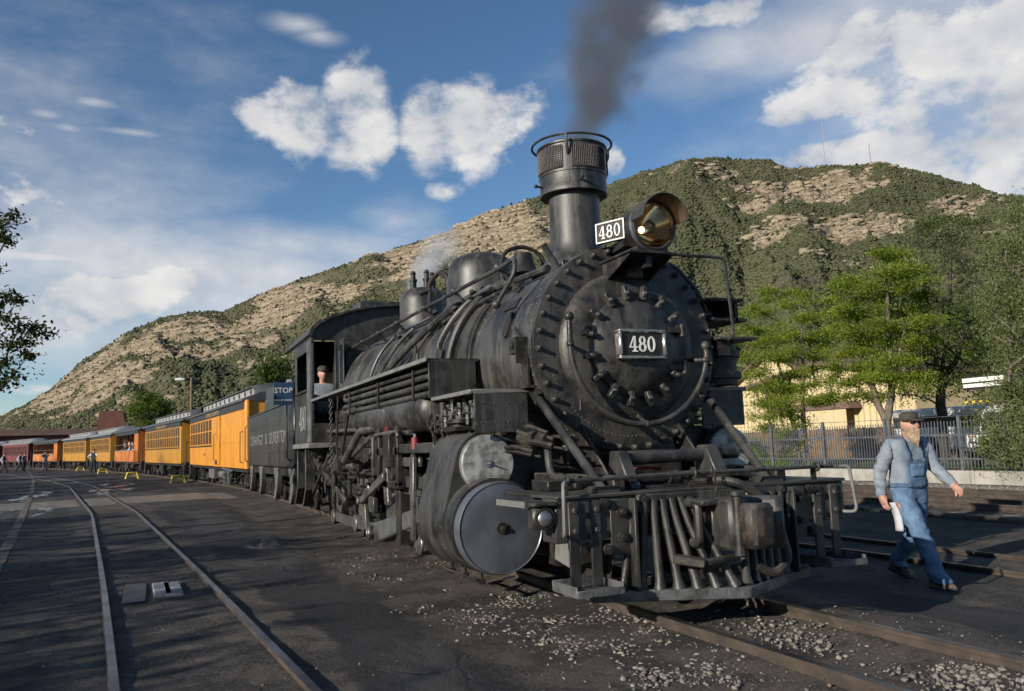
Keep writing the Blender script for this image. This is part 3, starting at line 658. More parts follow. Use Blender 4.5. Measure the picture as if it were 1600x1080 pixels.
# --- smokebox and boiler
mb = MB().ring([(.905, .05), (.905, .06), (.915, .065), (.915, .17), (.90, .175), (.90, 1.50), (.93, 1.50), (.93, 1.56), (.9, 1.565)], (0, 0, ZC), BX, 72)
for ring_x in (.085, .15, 1.42):
    for i in range(72):
        a = 2 * math.pi * i / 72; c, s = math.cos(a), math.sin(a); r = .915 if ring_x < .2 else .9
        mb.sph((-ring_x, c * r, ZC + s * r), .011, 5, 3)
sb = mb.build('smokebox', M['boiler'], loco)
MB().bx(-.36, -.30, -.02, .02, 0, 0)  # (spacer)
mb = MB(); mb.bx(-.09, .09, -.006, .006, -.045, .045)
mb = MB()
def on_boiler(x, a, r): return Vector((x, -math.cos(a) * r, ZC + math.sin(a) * r))
def patch(mb, x0, x1, a0, a1, r0, r1, n=6):
    vs = []
    for r in (r0, r1):
        for i in range(n + 1):
            a = a0 + (a1 - a0) * i / n
            for x in (x0, x1): vs.append(on_boiler(x, a, r))
    k = 2 * (n + 1); fs = []
    for i in range(n):
        b = k + 2 * i; fs.append((b, b + 1, b + 3, b + 2)); 
        fs += [(2 * i, b, b + 2, 2 * i + 2), (2 * i + 1, 2 * i + 3, b + 3, b + 1)]
    fs += [(0, 1, k + 1, k), (2 * n, k + 2 * n, k + 2 * n + 1, 2 * n + 1)]
    mb.add(vs, fs)
patch(mb, -.88, -.6, R(29), R(36), .9, .918); mb.build('makers_plate', M['dark'], sb)
vs = []
mb = MB()
for k in range(20):
    a = 2 * math.pi * k / 20; vs.append((math.cos(a), math.sin(a)))
mb.add([on_boiler(-.64 + .07 * c, R(18) + R(8.2) * s, .925) for c, s in vs] + [on_boiler(-.64 + .07 * c, R(18) + R(8.2) * s, .895) for c, s in vs], [tuple(range(20))] + [(i, (i + 1) % 20, 20 + (i + 1) % 20, 20 + i) for i in range(20)])
mb.build('oval_plate', M['dark'], sb)
mb = MB().bx(-.28, -.12, -1.02, -.88, 2.02, 2.16).cyl((-.2, -1.02, 2.09), (-.2, -1.035, 2.09), .028, n=10).bx(-.12, -.115, -1.03, -.9, 1.93, 2.16); mb.build('marker_bracket', M['dark'], sb, bev=.006)
mb = MB().beam((-.2, -.93, 2.13), (-.46, -.9, 2.3), .012, .03); mb.build('bracket_rod', M['boiler'], sb)
mb = MB().ring([(.90, 1.56), (.948, 1.57), (.948, 4.9), (.985, 5.4), (1.05, 6.3), (1.05, 7.62)], (0, 0, ZC), BX, 64); shell = mb.build('boiler_shell', M['boiler'], loco)
for bxp, r in ((1.62, .956), (2.45, .956), (3.0, .956), (4.05, .956), (4.6, .956), (5.4, .993), (6.3, 1.058), (7.0, 1.058)):
    MB().ring([(r - .01, bxp - .035), (r, bxp - .03), (r, bxp + .03), (r - .01, bxp + .035)], (0, 0, ZC), BX, 64).build('boiler_band', M['boiler'], shell)
# --- smokebox front, bolts, door
fr = MB().ring([(.90, -.055), (.915, -.05), (.915, -.004), (.908, 0), (.675, 0), (.668, .03), (.645, .062), (.60, .088), (.53, .102), (.455, .108), (.40, .108)], (0, 0, ZC), (1, 0, 0), 96).build('smokebox_front', M['front'], loco)
bolt = MB().cyl((0, 0, 0), (.012, 0, 0), .030, n=6).cyl((.012, 0, 0), (.045, 0, 0), .022, n=8).ring([(.022, .045), (.016, .055), (0, .058)], (0, 0, 0), (1, 0, 0), 8)
b0 = None
for i in range(36):
    a = R(100.76 + 10 * i)
    o = bolt.build('bolt', M['front'], fr) if b0 is None else b0.copy()
    if b0 is None: b0 = o
    else: COL.objects.link(o)
    o.location = (0, .87 * math.cos(a), ZC + .87 * math.sin(a))
mb = MB()
for i in range(120):
    a = 2 * math.pi * i / 120; mb.sph((.001, .775 * math.cos(a), ZC + .775 * math.sin(a)), .006, 4, 2) if math.sin(a) < -.3 else None
mb.prism([(-.5, 1.78), (-.494, 1.78), (-.494, 1.52), (-.5, 1.52)], 'x', 0, .006); mb.build('weld_seam', M['edge'], fr)
door = MB().ring([(.445, .10), (.445, .135), (.435, .145), (.405, .15), (.39, .165), (.30, .195), (.18, .215), (0, .222)], (0, 0, ZC), (1, 0, 0), 64).build('smokebox_door', M['front'], loco)
dog = MB().bx(-.01, .05, -.022, .022, -.06, .07).cyl((.04, 0, .0), (.085, 0, 0), .018, n=8).cyl((.05, 0, 0), (.068, 0, 0), .03, n=6)
d0 = None
for i in range(16):
    a = R(11 + 22.5 * i)
    if i in (0, 15): continue
    o = dog.build('clamp', M['front'], door, bev=.006) if d0 is None else d0.copy()
    if d0 is None: d0 = o
    else: COL.objects.link(o)
    o.location = (.14, .465 * math.cos(a), ZC + .465 * math.sin(a)); o.rotation_euler = (a - math.pi / 2, 0, 0)
for z in (2.2, 1.87): MB().bx(.15, .19, .2, .44, z - .028, z + .028).cyl((.17, .47, z - .06), (.17, .47, z + .06), .028, n=10).bx(.08, .17, .42, .5, z - .045, z + .045).build('hinge', M['dark'], door, bev=.006)
pl = MB(); pl.bx(.2, .262, -.215, .195, 1.955, 2.165); plate = pl.build('number_plate', M['dark'], door, bev=.004)
pl = MB()
for (y0, y1, z0, z1) in ((-.245, .225, 2.160, 2.190), (-.245, .225, 1.930, 1.960), (-.245, -.213, 1.960, 2.160), (.193, .225, 1.960, 2.160)): pl.bx(.20, .285, y0, y1, z0, z1)
pl.build('plate_frame', M['brass'], door, bev=.012)
numerals('480', .135, sp=.66).xf(Matrix.Translation((.2625, -.01, 1.993))).build('plate_numeral', M['white'], door, sm=0)
# front handrail
arc = [(.22, -.68, 2.28), (.22, -.68, 2.05)] + [(.22, -.68 * math.cos(a), 2.05 - .67 * math.sin(a)) for a in np.linspace(.1, math.pi - .1, 30)] + [(.22, .67, 2.05)]
hr = MB().tube(arc, .024, 10).sph((.22, -.68, 2.29), .042).sph((.22, .67, 2.06), .042)
hr.build('front_handrail', M['front'], loco)
for (y, z) in ((-.68, 2.06), (.66, 1.93), (.02, 1.38)):
    r = Vector((y, z - ZC)); q = r * (1 - .10 / r.length); MB().cyl((0, q[0] * .97, ZC + q[1] * .97), (.22, y, z), .02, n=10).sph((.22, y, z), .034).cyl((0, q[0] * .97, ZC + q[1] * .97), (.02, q[0] * .97, ZC + q[1] * .97), .045, n=12).build('handrail_post', M['front'], loco)
# --- stack

SX = -.86
st = MB().ring([(.46, 2.86), (.42, 2.93), (.33, 3.0), (.275, 3.09), (.255, 3.2), (.252, 3.72)], (SX, 0, 0), (0, 0, 1), 40)
st.prism([(SX - .42, -.38), (SX + .42, -.38), (SX + .42, .38), (SX - .42, .38)], 'z', 2.86, 2.94)
stack = st.build('stack', M['boiler'], loco, bev=.01)
cap = MB().ring([(.24, 3.68), (.335, 3.68), (.338, 3.72), (.332, 3.73), (.332, 3.86), (.340, 3.865), (.340, 4.14), (.352, 4.15), (.352, 4.165), (.30, 4.165), (.285, 4.10), (.28, 3.8)], (SX, 0, 0), (0, 0, 1), 48).build('spark_arrestor', M['boiler'], loco)
cage = MB().tube([(SX + .40 * math.cos(a), .40 * math.sin(a), 4.20) for a in np.linspace(0, 2 * math.pi, 49)[:-1]], .0125, 8, closed=True)
for a in (R(-150), R(-35), R(85)):
    c, s = math.cos(a), math.sin(a)
    cage.tube(fil([(SX + .345 * c, .345 * s, 4.02), (SX + .37 * c, .37 * s, 4.06), (SX + .40 * c, .40 * s, 4.12), (SX + .40 * c, .40 * s, 4.20)], .03), .014, 6)
cage.build('stack_ring', M['boiler'], cap)
for a0, a1 in ((R(-108), R(-44)), (R(-28), R(36)), (R(60), R(120))):
    g = MB()
    for k in range(12):
        z = 3.90 + .019 * k; g.tube([(SX + .348 * math.cos(a), .348 * math.sin(a), z) for a in np.linspace(a0, a1, 12)], .0045, 4)
    for k in range(22):
        a = a0 + (a1 - a0) * k / 21; g.tube([(SX + .35 * math.cos(a), .35 * math.sin(a), 3.895), (SX + .35 * math.cos(a), .35 * math.sin(a), 4.115)], .004, 4)
    g.build('mesh_screen', M['dark'], cap)
    MB().ring([(.341, 3.885), (.345, 3.89), (.345, 4.118), (.341, 4.123)], (SX, 0, 0), (0, 0, 1), 12, a0=a0 - math.pi / 2, a1=a1 - math.pi / 2).build('screen_dark_sheet', M['coal'], cap)  # black sheet added behind the mesh so the screens read dark
for a in (R(-95), R(-15), R(150)): MB().tube([(SX + .33 * math.cos(a), .33 * math.sin(a), 3.76), (SX + .40 * math.cos(a), .40 * math.sin(a), 3.77)], .012, 6).sph((SX + .40 * math.cos(a), .40 * math.sin(a), 3.77), .02, 8, 5).build('latch', M['dark'], cap)
# --- headlight on its shelf
sh = MB().bx(-.02, .50, -.235, .235, 2.80, 2.822).prism([(0.0, 2.8), (.47, 2.8), (.40, 2.765), (.12, 2.66), (.0, 2.62)], 'y', -.215, -.2).prism([(0.0, 2.8), (.47, 2.8), (.40, 2.765), (.12, 2.66), (.0, 2.62)], 'y', .2, .215)
sh.bx(.0, .42, -.03, .03, 2.70, 2.80).bx(.06, .2, -.08, .08, 2.66, 2.73)
sh.build('headlight_shelf', M['black'], loco, bev=.004)
HC = Vector((.14, .05, 3.055))
hl = MB().ring([(0, -.06), (.12, -.055), (.19, -.01), (.205, .04), (.205, .27), (.222, .275), (.222, .315), (.205, .325), (.195, .32), (.19, .29)], HC, (1, 0, 0), 40).bx(.1, .42, -.1, .2, 2.822, 2.88).build('headlight', M['black'], loco)
MB().ring([(.208, .275), (.226, .28), (.226, .31), (.208, .318)], HC, (1, 0, 0), 40).build('rim', M['steel'], hl)
MB().ring([(.19, .285), (.15, .19), (.08, .11), (.03, .08), (0, .078)], HC, (1, 0, 0), 32).build('reflector', M['sunset_tint'], hl)
MB().ring([(.2, .292), (.15, .312), (.08, .325), (0, .33)], HC, (1, 0, 0), 32).build('lens', M['lens'], hl)
em, nt_, b_ = newmat('sun_reflection_glow'); b_.inputs['Emission Color'].default_value = (1, .55, .22, 1); b_.inputs['Emission Strength'].default_value = 9.0  # added glow that stands in for the sun reflected in the headlight
MB().sph(HC + Vector((.14, -.02, 0)), .028, 10, 6).build('bulb', em, hl)
vz = MB().ring([(.205, .29), (.226, .30), (.230, .51), (.226, .51), (.214, .32)], HC, (1, 0, 0), 26, a0=R(185), a1=R(355))
# orient so that the open side faces down: ring() starts at +y side
vz.build('visor', [M['black']], hl)
nbM = face_m((.3 - .15 * math.sin(R(65)), -.15 - .15 * math.cos(R(65)), 2.97), (math.sin(R(65)), math.cos(R(65)), 0), (0, 0, 1))
T2 = nbM @ Matrix(((0, 1, 0, 0), (0, 0, 1, 0), (1, 0, 0, 0), (0, 0, 0, 1)))
nb = MB().bx(-.05, .0, -.15, .15, 0, .18).xf(T2).build('number_board', M['dark'], loco, bev=.003)
e = MB()
for (a, b, c, d) in ((-.15, .15, .168, .18), (-.15, .15, 0, .012), (-.15, -.138, .012, .168), (.138, .15, .012, .168)): e.bx(0, .004, a, b, c, d)
e.xf(T2).build('board_border', M['white'], nb, sm=0)
numerals('480', .115, sp=.68).xf(T2 @ Matrix.Translation((.001, 0, .032))).build('board_numeral', M['white'], nb, sm=0)
MB().prism([(.02, -.12), (.3, -.16), (.3, -.02), (.02, -.02)], 'z', 2.9, 2.97).build('board_bracket', M['dark'], nb)
# --- domes
sd_ = MB().ring([(.60, 2.86), (.53, 2.93), (.455, 3.02), (.432, 3.1), (.43, 3.42), (.415, 3.52), (.365, 3.605), (.27, 3.66), (.12, 3.69), (0, 3.695)], (-3.45, 0, 0), (0, 0, 1), 48).build('sand_dome', M['boiler'], loco)
MB().tube(fil([(-3.55, -.08, 3.68), (-3.55, -.08, 3.74), (-3.3, -.08, 3.74), (-3.3, -.08, 3.68)], .02), .01, 6).build('dome_handle', M['dark'], sd_)
MB().tube(fil([(-3.7, -.42, 3.42), (-3.78, -.47, 3.5), (-3.72, -.4, 3.55)], .02), .012, 6).build('dome_handle', M['dark'], sd_)
sm_ = MB().ring([(.54, 2.88), (.46, 2.98), (.38, 3.08), (.365, 3.2), (.362, 3.5), (.34, 3.6), (.27, 3.68), (.14, 3.72), (0, 3.725)], (-5.95, 0, 0), (0, 0, 1), 44).build('steam_dome', M['boiler'], loco)
for (x, y) in ((-5.95, -.15), (-5.8, .02), (-5.95, .16)): MB().ring([(.05, 3.70), (.05, 3.82), (.062, 3.82), (.062, 3.85), (.04, 3.86), (.036, 3.93), (.048, 3.94), (.03, 3.98), (0, 3.985)], (x, y, 0), (0, 0, 1), 12).build('safety_valve', M['dark'], sm_)
MB().tube(fil([(-5.0, -.2, 3.0), (-5.0, -.2, 3.62), (-4.75, -.1, 3.75), (-4.6, -.05, 3.6), (-4.6, -.05, 3.0)], .1), .035, 8).tube([(-5.0, -.2, 3.5), (-5.0, -.34, 3.44)], .03, 8).build('whistle_pipe', M['dark'], loco)
# bell frame beyond the dome
MB().ring([(.19, 3.16), (.15, 3.22), (.12, 3.34), (.1, 3.4), (0, 3.42)], (-2.15, 0, 0), (0, 0, 1), 20).tube(fil([(-2.15, -.26, 2.98), (-2.15, -.26, 3.4), (-2.15, 0, 3.5), (-2.15, .26, 3.4), (-2.15, .26, 2.98)], .12), .025, 8).build('bell', M['dark'], loco)
# --- boiler handrails
for s in (-1, 1):
    pts = [(-8.1, s * .86, 2.93), (-.75, s * .86, 2.905)]
    if s < 0: pts = fil(pts + [(-.34, -.90, 2.90), (-.3, -.93, 2.75), (-.5, -1.03, 2.5)], .1)
    else: pts = fil(pts + [(-.2, .5, 2.98)], .1)
    h = MB().tube(pts, .022, 8); h.sph(pts[-1], .042) if s < 0 else None
    hrl = h.build('boiler_handrail', M['boiler'], loco)
    for x in (-7.6, -6.4, -5.4, -4.4, -3.2, -2.1, -.85):
        p = Vector((x, s * .86, 2.925)); c = Vector((x, 0, ZC)); d = (p - c).normalized(); r = .95 if x > -5 else 1.04
        MB().cyl(c + d * (r - .04), p, .024, .02, n=8).cyl(c + d * (r - .03), c + d * (r + .02), .045, n=8).sph(p, .036, 8, 5).build('handrail_post', M['boiler'], hrl)
MB().cyl(on_boiler(-.28, R(56), .86), on_boiler(-.28, R(56), 1.16), .03, n=8).cyl(on_boiler(-.28, R(56), .88), on_boiler(-.28, R(56), .93), .05, n=10).build('handrail_post', M['boiler'], loco)
r = Matrix.Identity(4)
MB().tube(fil([(-.1, .45, 2.86), (-.12, .62, 2.86), (-.1, .86, 2.62), (-.1, .95, 2.42)], .12), .026, 8).sph((-.1, .955, 2.40), .045).cyl((-.1, .66, 2.62), (-.1, .88, 2.60), .024, n=8).cyl((-.1, .5, 2.7), (-.1, .5, 2.88), .04, n=8).build('side_handrail', M['boiler'], loco)
# grab pipe from shelf round to the far step
MB().tube(fil([(.44, .23, 2.815), (.44, .77, 2.815), (.44, .82, 2.12), (.36, .82, 2.10)], .06), .014, 8).build('grab_pipe', M['black'], loco)
# --- pipes draped over the near side of the boiler
def drape(a0, a1, x0, x1, r, n=14, s=-1, bend=0.0):
    return [Vector((x0 + (x1 - x0) * t + bend * math.sin(math.pi * t), s * math.cos(R(a0 + (a1 - a0) * t)) * r, ZC + math.sin(R(a0 + (a1 - a0) * t)) * r)) for t in np.linspace(0, 1, n)]
pp = [(drape(60, 8, -2.1, -4.6, 1.03, bend=.2) + [Vector((-5.3, -1.05, 2.2)), Vector((-6.6, -1.1, 2.22))], .045), (drape(62, 18, -1.95, -2.3, 1.02) + [Vector((-2.3, -1.0, 2.15))], .034), (drape(66, 2, -1.75, -1.95, 1.0), .04),
      (drape(58, 0, -2.7, -3.6, .99), .022), (drape(55, 0, -2.85, -3.8, .99), .018), (drape(64, 0, -4.1, -5.0, 1.02, bend=.1), .026), (drape(50, 0, -5.1, -5.3, 1.04), .02),
      ([(-1.6, -.62, 2.86), (-3.0, -.66, 2.83), (-4.2, -.66, 2.84), (-5.2, -.6, 2.92)], .032), ([(-.5, -.5, 2.86), (-1.2, -.52, 2.88), (-2.2, -.56, 2.9), (-2.9, -.55, 2.9)], .035), ([(-1.3, -.7, 2.75), (-2.0, -.74, 2.72), (-2.6, -.76, 2.70)], .022),
      ([(-2.2, -.99, 2.3), (-2.25, -1.02, 2.1)], .05), ([(-3.0, -1.01, 2.35), (-3.02, -1.02, 2.1)], .02), ([(-3.1, -1.0, 2.45), (-3.14, -1.02, 2.1)], .02)]
for pts, r_ in pp: MB().tube(fil(pts, .1) if len(pts) < 6 else pts, r_, 8).build('pipe', M['boiler'], loco)
for (x, a) in ((-2.25, 40), (-2.3, 30), (-3.4, 52), (-2.2, 55), (-4.5, 40)): p = on_boiler(x, R(a), 1.02); MB().sph(p, .05, 8, 5).cyl(p, p + Vector((.05, -.05, .05)), .03, n=8).build('pipe_fitting', M['dark'], loco)
# --- running boards
for s in (-1, 1):
    y0, y1 = sorted((s * .92, s * 1.45)); e0, e1 = sorted((s * 1.45, s * 1.475))
    rb = MB().bx(-7.55, -1.27, y0, y1, 2.075, 2.10).build('running_board', M['black'], loco)
    MB().bx(-7.55, -1.24, e0, e1, 2.065, 2.108).build('edge_strip', M['edge'], rb, bev=.006)
    y0, y1 = sorted((s * .86, s * 1.40)); e0, e1 = sorted((s * 1.40, s * 1.425))
    rb = MB().bx(-1.25, -.22, y0, y1, 1.69, 1.712).build('running_board', M['black'], loco)
    MB().bx(-1.25, -.19, e0, e1, 1.685, 1.722).bx(-.215, -.19, y0, y1, 1.685, 1.722).build('edge_strip', M['edge'], rb, bev=.006)
    y0, y1 = sorted((s * .96, s * 1.44))
    MB().prism([(y0, 2.075), (y1, 2.075), (y1, 1.715), (y0, 1.715)], 'x', -1.275, -1.25).build('drop_plate', M['black'], loco, bev=.004)
    y0, y1 = sorted((s * .9, s * 1.385))
    bxm = MB().bx(-.215, -.195, y0, y1, 1.355, 1.685)
    for yy in np.linspace(y0 + .06, y1 - .06, 4):
        for zz in (1.6, 1.44): bxm.sph((-.195, yy, zz), .009, 5, 3)
    bxm.build('front_plate', M['black'], loco, bev=.003)
    MB().bx(-.5, -.08, *sorted((s * .84, s * .96)), 1.72, 1.745).prism([(-.3, 1.72), (-.12, 2.0), (-.1, 2.0), (-.1, 1.72)], 'y', s * .92 - .01, s * .92 + .01).build('step_bracket', M['dark'], loco)
# far-side steps and pump seen past the smokebox
MB().bx(-.5, .1, .93, 1.36, 2.14, 2.165).build('far_step', M['black'], loco, bev=.004)
MB().bx(-.45, .05, .9, 1.3, 2.32, 2.35).bx(-.45, .05, 1.16, 1.2, 2.32, 2.52).bx(-.45, .08, .86, 1.25, 2.5, 2.53).build('far_bracket', M['dark'], loco, bev=.004)
MB().cyl((-.3, 1.16, 1.74), (-.3, 1.16, 2.12), .2, n=20).cyl((-.3, 1.16, 2.0), (-.3, 1.16, 2.06), .24, n=20).cyl((-.3, 1.16, 1.8), (-.3, 1.16, 1.86), .24, n=20).build('air_pump', M['dark'], loco)
MB().bx(-.02, .02, .96, 1.1, 2.0, 2.14).build('marker_bracket', M['dark'], loco)
# --- cooling coil and air tank, near side
zs = (2.03, 1.945, 1.86, 1.775)
coil = MB()
coil.tube(fil([(-1.42, -1.22, zs[0] - .02), (-1.45, -1.34, zs[0]), (-5.25, -1.36, zs[0] + .0), (-5.36, -1.36, zs[0] - .02), (-5.36, -1.36, zs[1] + .02), (-5.25, -1.36, zs[1]), (-1.5, -1.36, zs[1]), (-1.36, -1.36, zs[1] - .02), (-1.36, -1.36, zs[2] + .02), (-1.5, -1.36, zs[2]), (-5.35, -1.36, zs[2]), (-5.46, -1.36, zs[2] - .02), (-5.46, -1.36, zs[3] + .02), (-5.35, -1.36, zs[3]), (-1.6, -1.36, zs[3]), (-1.45, -1.3, zs[3] + .02), (-1.4, -1.05, zs[3] + .06)], .04), .031, 10)
coil.build('cooling_coil', M['boiler'], loco)
for x in (-1.9, -3.35, -4.9): MB().tube(fil([(x, -1.40, 2.07), (x, -1.405, 1.74), (x, -1.31, 1.74), (x, -1.31, 2.07)], .02), .012, 6).build('coil_clamp', M['dark'], loco)
tk = MB().ring([(0, -.07), (.12, -.05), (.2, 0), (.225, .06), (.225, 3.0), (.2, 3.06), (.12, 3.11), (0, 3.13)], (-1.75, -1.16, 1.64), BX, 32).build('air_tank', M['boiler'], loco)
for x in (-1.95, -4.55): MB().ring([(.225, -.03), (.233, -.028), (.233, .028), (.225, .03)], (x, -1.16, 1.64), BX, 28).build('tank_band', M['dark'], tk)
text('tank_lettering', 'MAX PRESS', .045, M['faded'], tk, face_m((-3.2, -1.3855, 1.675), (1, 0, 0), (0, -.18, 1)), ext=.001)
# --- cylinders and valve chests
for s in (-1, 1):
    cy = s * 1.25
    h = hull(circ(cy, 1.10, .268, 36) + circ(cy, .595, .392, 40))
    body = MB().prism(h, 'x', -1.08, -.34).prism(circ(cy, .595, .388, 44), 'x', -.34, -.13)
    body.prism([(s * .3, .5), (s * 1.1, .35), (s * 1.1, 1.3), (s * .55, 1.62), (s * .3, 1.7)], 'x', -1.3, -.45)
    cyl_ = body.build('cylinder_block', M['black'], loco, sm=30)
    rv = MB()
    for k, (a, b) in enumerate(h):
        if k % 3 == 0: rv.sph((-1.03, a, b), .012, 5, 3).sph((-.40, a, b), .012, 5, 3)
    tag(rv.build('jacket_rivets', M['black'], cyl_), kind='stuff')
    MB().ring([(.355, -.135), (.372, -.13), (.374, -.06), (.366, -.036), (.352, -.031), (.20, -.027), (0, -.024)], (0, cy, .585), (1, 0, 0), 64).build('cylinder_cover', M['cylgrey'], cyl_, sm=25)
    MB().ring([(.352, -.034), (.360, -.024), (.367, -.036)], (0, cy, .585), (1, 0, 0), 64).build('cover_rim', M['cylgrey'], cyl_)
    MB().ring([(.05, -.026), (.045, -.01), (0, -.006)], (0, cy, .585), (1, 0, 0), 14).cyl((-.024, cy, .585), (.012, cy, .585), .018, n=6).build('cover_stud', M['dark'], cyl_)
    MB().ring([(.225, -.345), (.225, -.335), (.24, -.33), (.24, -.285), (.236, -.277), (.228, -.272), (0, -.268)], (0, cy, 1.10), (1, 0, 0), 48).build('valve_cover', M['valvegrey'], cyl_, sm=25)
    MB().ring([(.241, -.325), (.246, -.315), (.246, -.29), (.241, -.281)], (0, cy, 1.10), (1, 0, 0), 48).build('valve_rim', M['edge'], cyl_)
    MB().cyl((-.27, cy, 1.10), (-.205, cy, 1.10), .012, .004, n=8).cyl((-.268, cy, 1.10), (-.258, cy, 1.10), .03, n=10).build('valve_pin', M['steel'], cyl_)
    MB().bx(-1.1, -.75, cy - .12, cy + .12, 1.39, 1.43).cyl((-.92, cy, 1.43), (-.92, cy, 1.5), .1, n=14).cyl((-.92, cy, 1.46), (-.92, cy, 1.475), .14, n=14).build('chest_fitting', M['dark'], cyl_, bev=.004)
# steam pipe and lubricator clutter behind the front plate
cl = MB().cyl((-1.05, -1.02, 1.3), (-1.05, -1.02, 1.66), .09, n=14).cyl((-1.05, -1.02, 1.52), (-1.05, -1.02, 1.57), .13, n=14).cyl((-1.75, -1.2, 1.50), (-1.2, -1.2, 1.52), .085, n=14).cyl((-1.75, -1.2, 1.50), (-1.7, -1.2, 1.50), .12, n=14).cyl((-1.4, -1.25, 1.4), (-1.4, -1.25, 1.68), .045, n=10)
for k in range(16):
    x = rnd.uniform(-2.2, -1.3); z = rnd.uniform(1.36, 1.56); y = rnd.uniform(-1.3, -1.05)
    cl.tube(fil([(x, y, z), (x + .15, y - .03, z + rnd.uniform(-.05, .05)), (x + .15, y - .03, z + rnd.uniform(-.15, .15)), (x + .4, y + .05, z)], .03), rnd.uniform(.008, .018), 6)
cl.build('lubricator_piping', M['dark'], loco)
for k in range(9):
    x = -1.2 + .1 * k; z = 1.44 + .05 * (k % 3); MB().cyl((x, -1.3 + .02 * (k % 2), z), (x, -1.3 + .02 * (k % 2), z + .13), .018 + .008 * (k % 2), n=8).cyl((x, -1.3, z + .05), (x, -1.38, z + .05), .012, n=6).sph((x, -1.3, z + .14), .024, 7, 5).build('oil_feed_valve', M['rod'] if k % 2 else M['brass'], loco)
MB().cyl((-.75, -1.12, 1.4), (-.75, -1.12, 1.66), .085, n=14).cyl((-.75, -1.12, 1.5), (-.75, -1.12, 1.54), .115, n=14).cyl((-.75, -1.12, 1.6), (-.75, -1.12, 1.63), .1, n=8).build('relief_valve', M['dark'], loco)
MB().cyl((-1.95, -1.38, 1.24), (-1.95, -1.38, 1.36), .04, n=12).build('red_oil_cup', M['red'], loco)
MB().cyl((-1.95, -1.38, 1.36), (-1.95, -1.38, 1.40), .02, n=8).build('cup_cap', M['brass'], loco)
MB().tube([(-3.05, -1.38, 1.47 + .045 * math.sin(a)) if False else (-3.05 + .045 * math.cos(a), -1.39, 1.46 + .045 * math.sin(a)) for a in np.linspace(0, 2 * math.pi, 17)[:-1]], .012, 6, closed=True).cyl((-3.05, -1.39, 1.46), (-3.05, -1.25, 1.46), .012, n=6).build('red_valve_wheel', M['red'], loco)
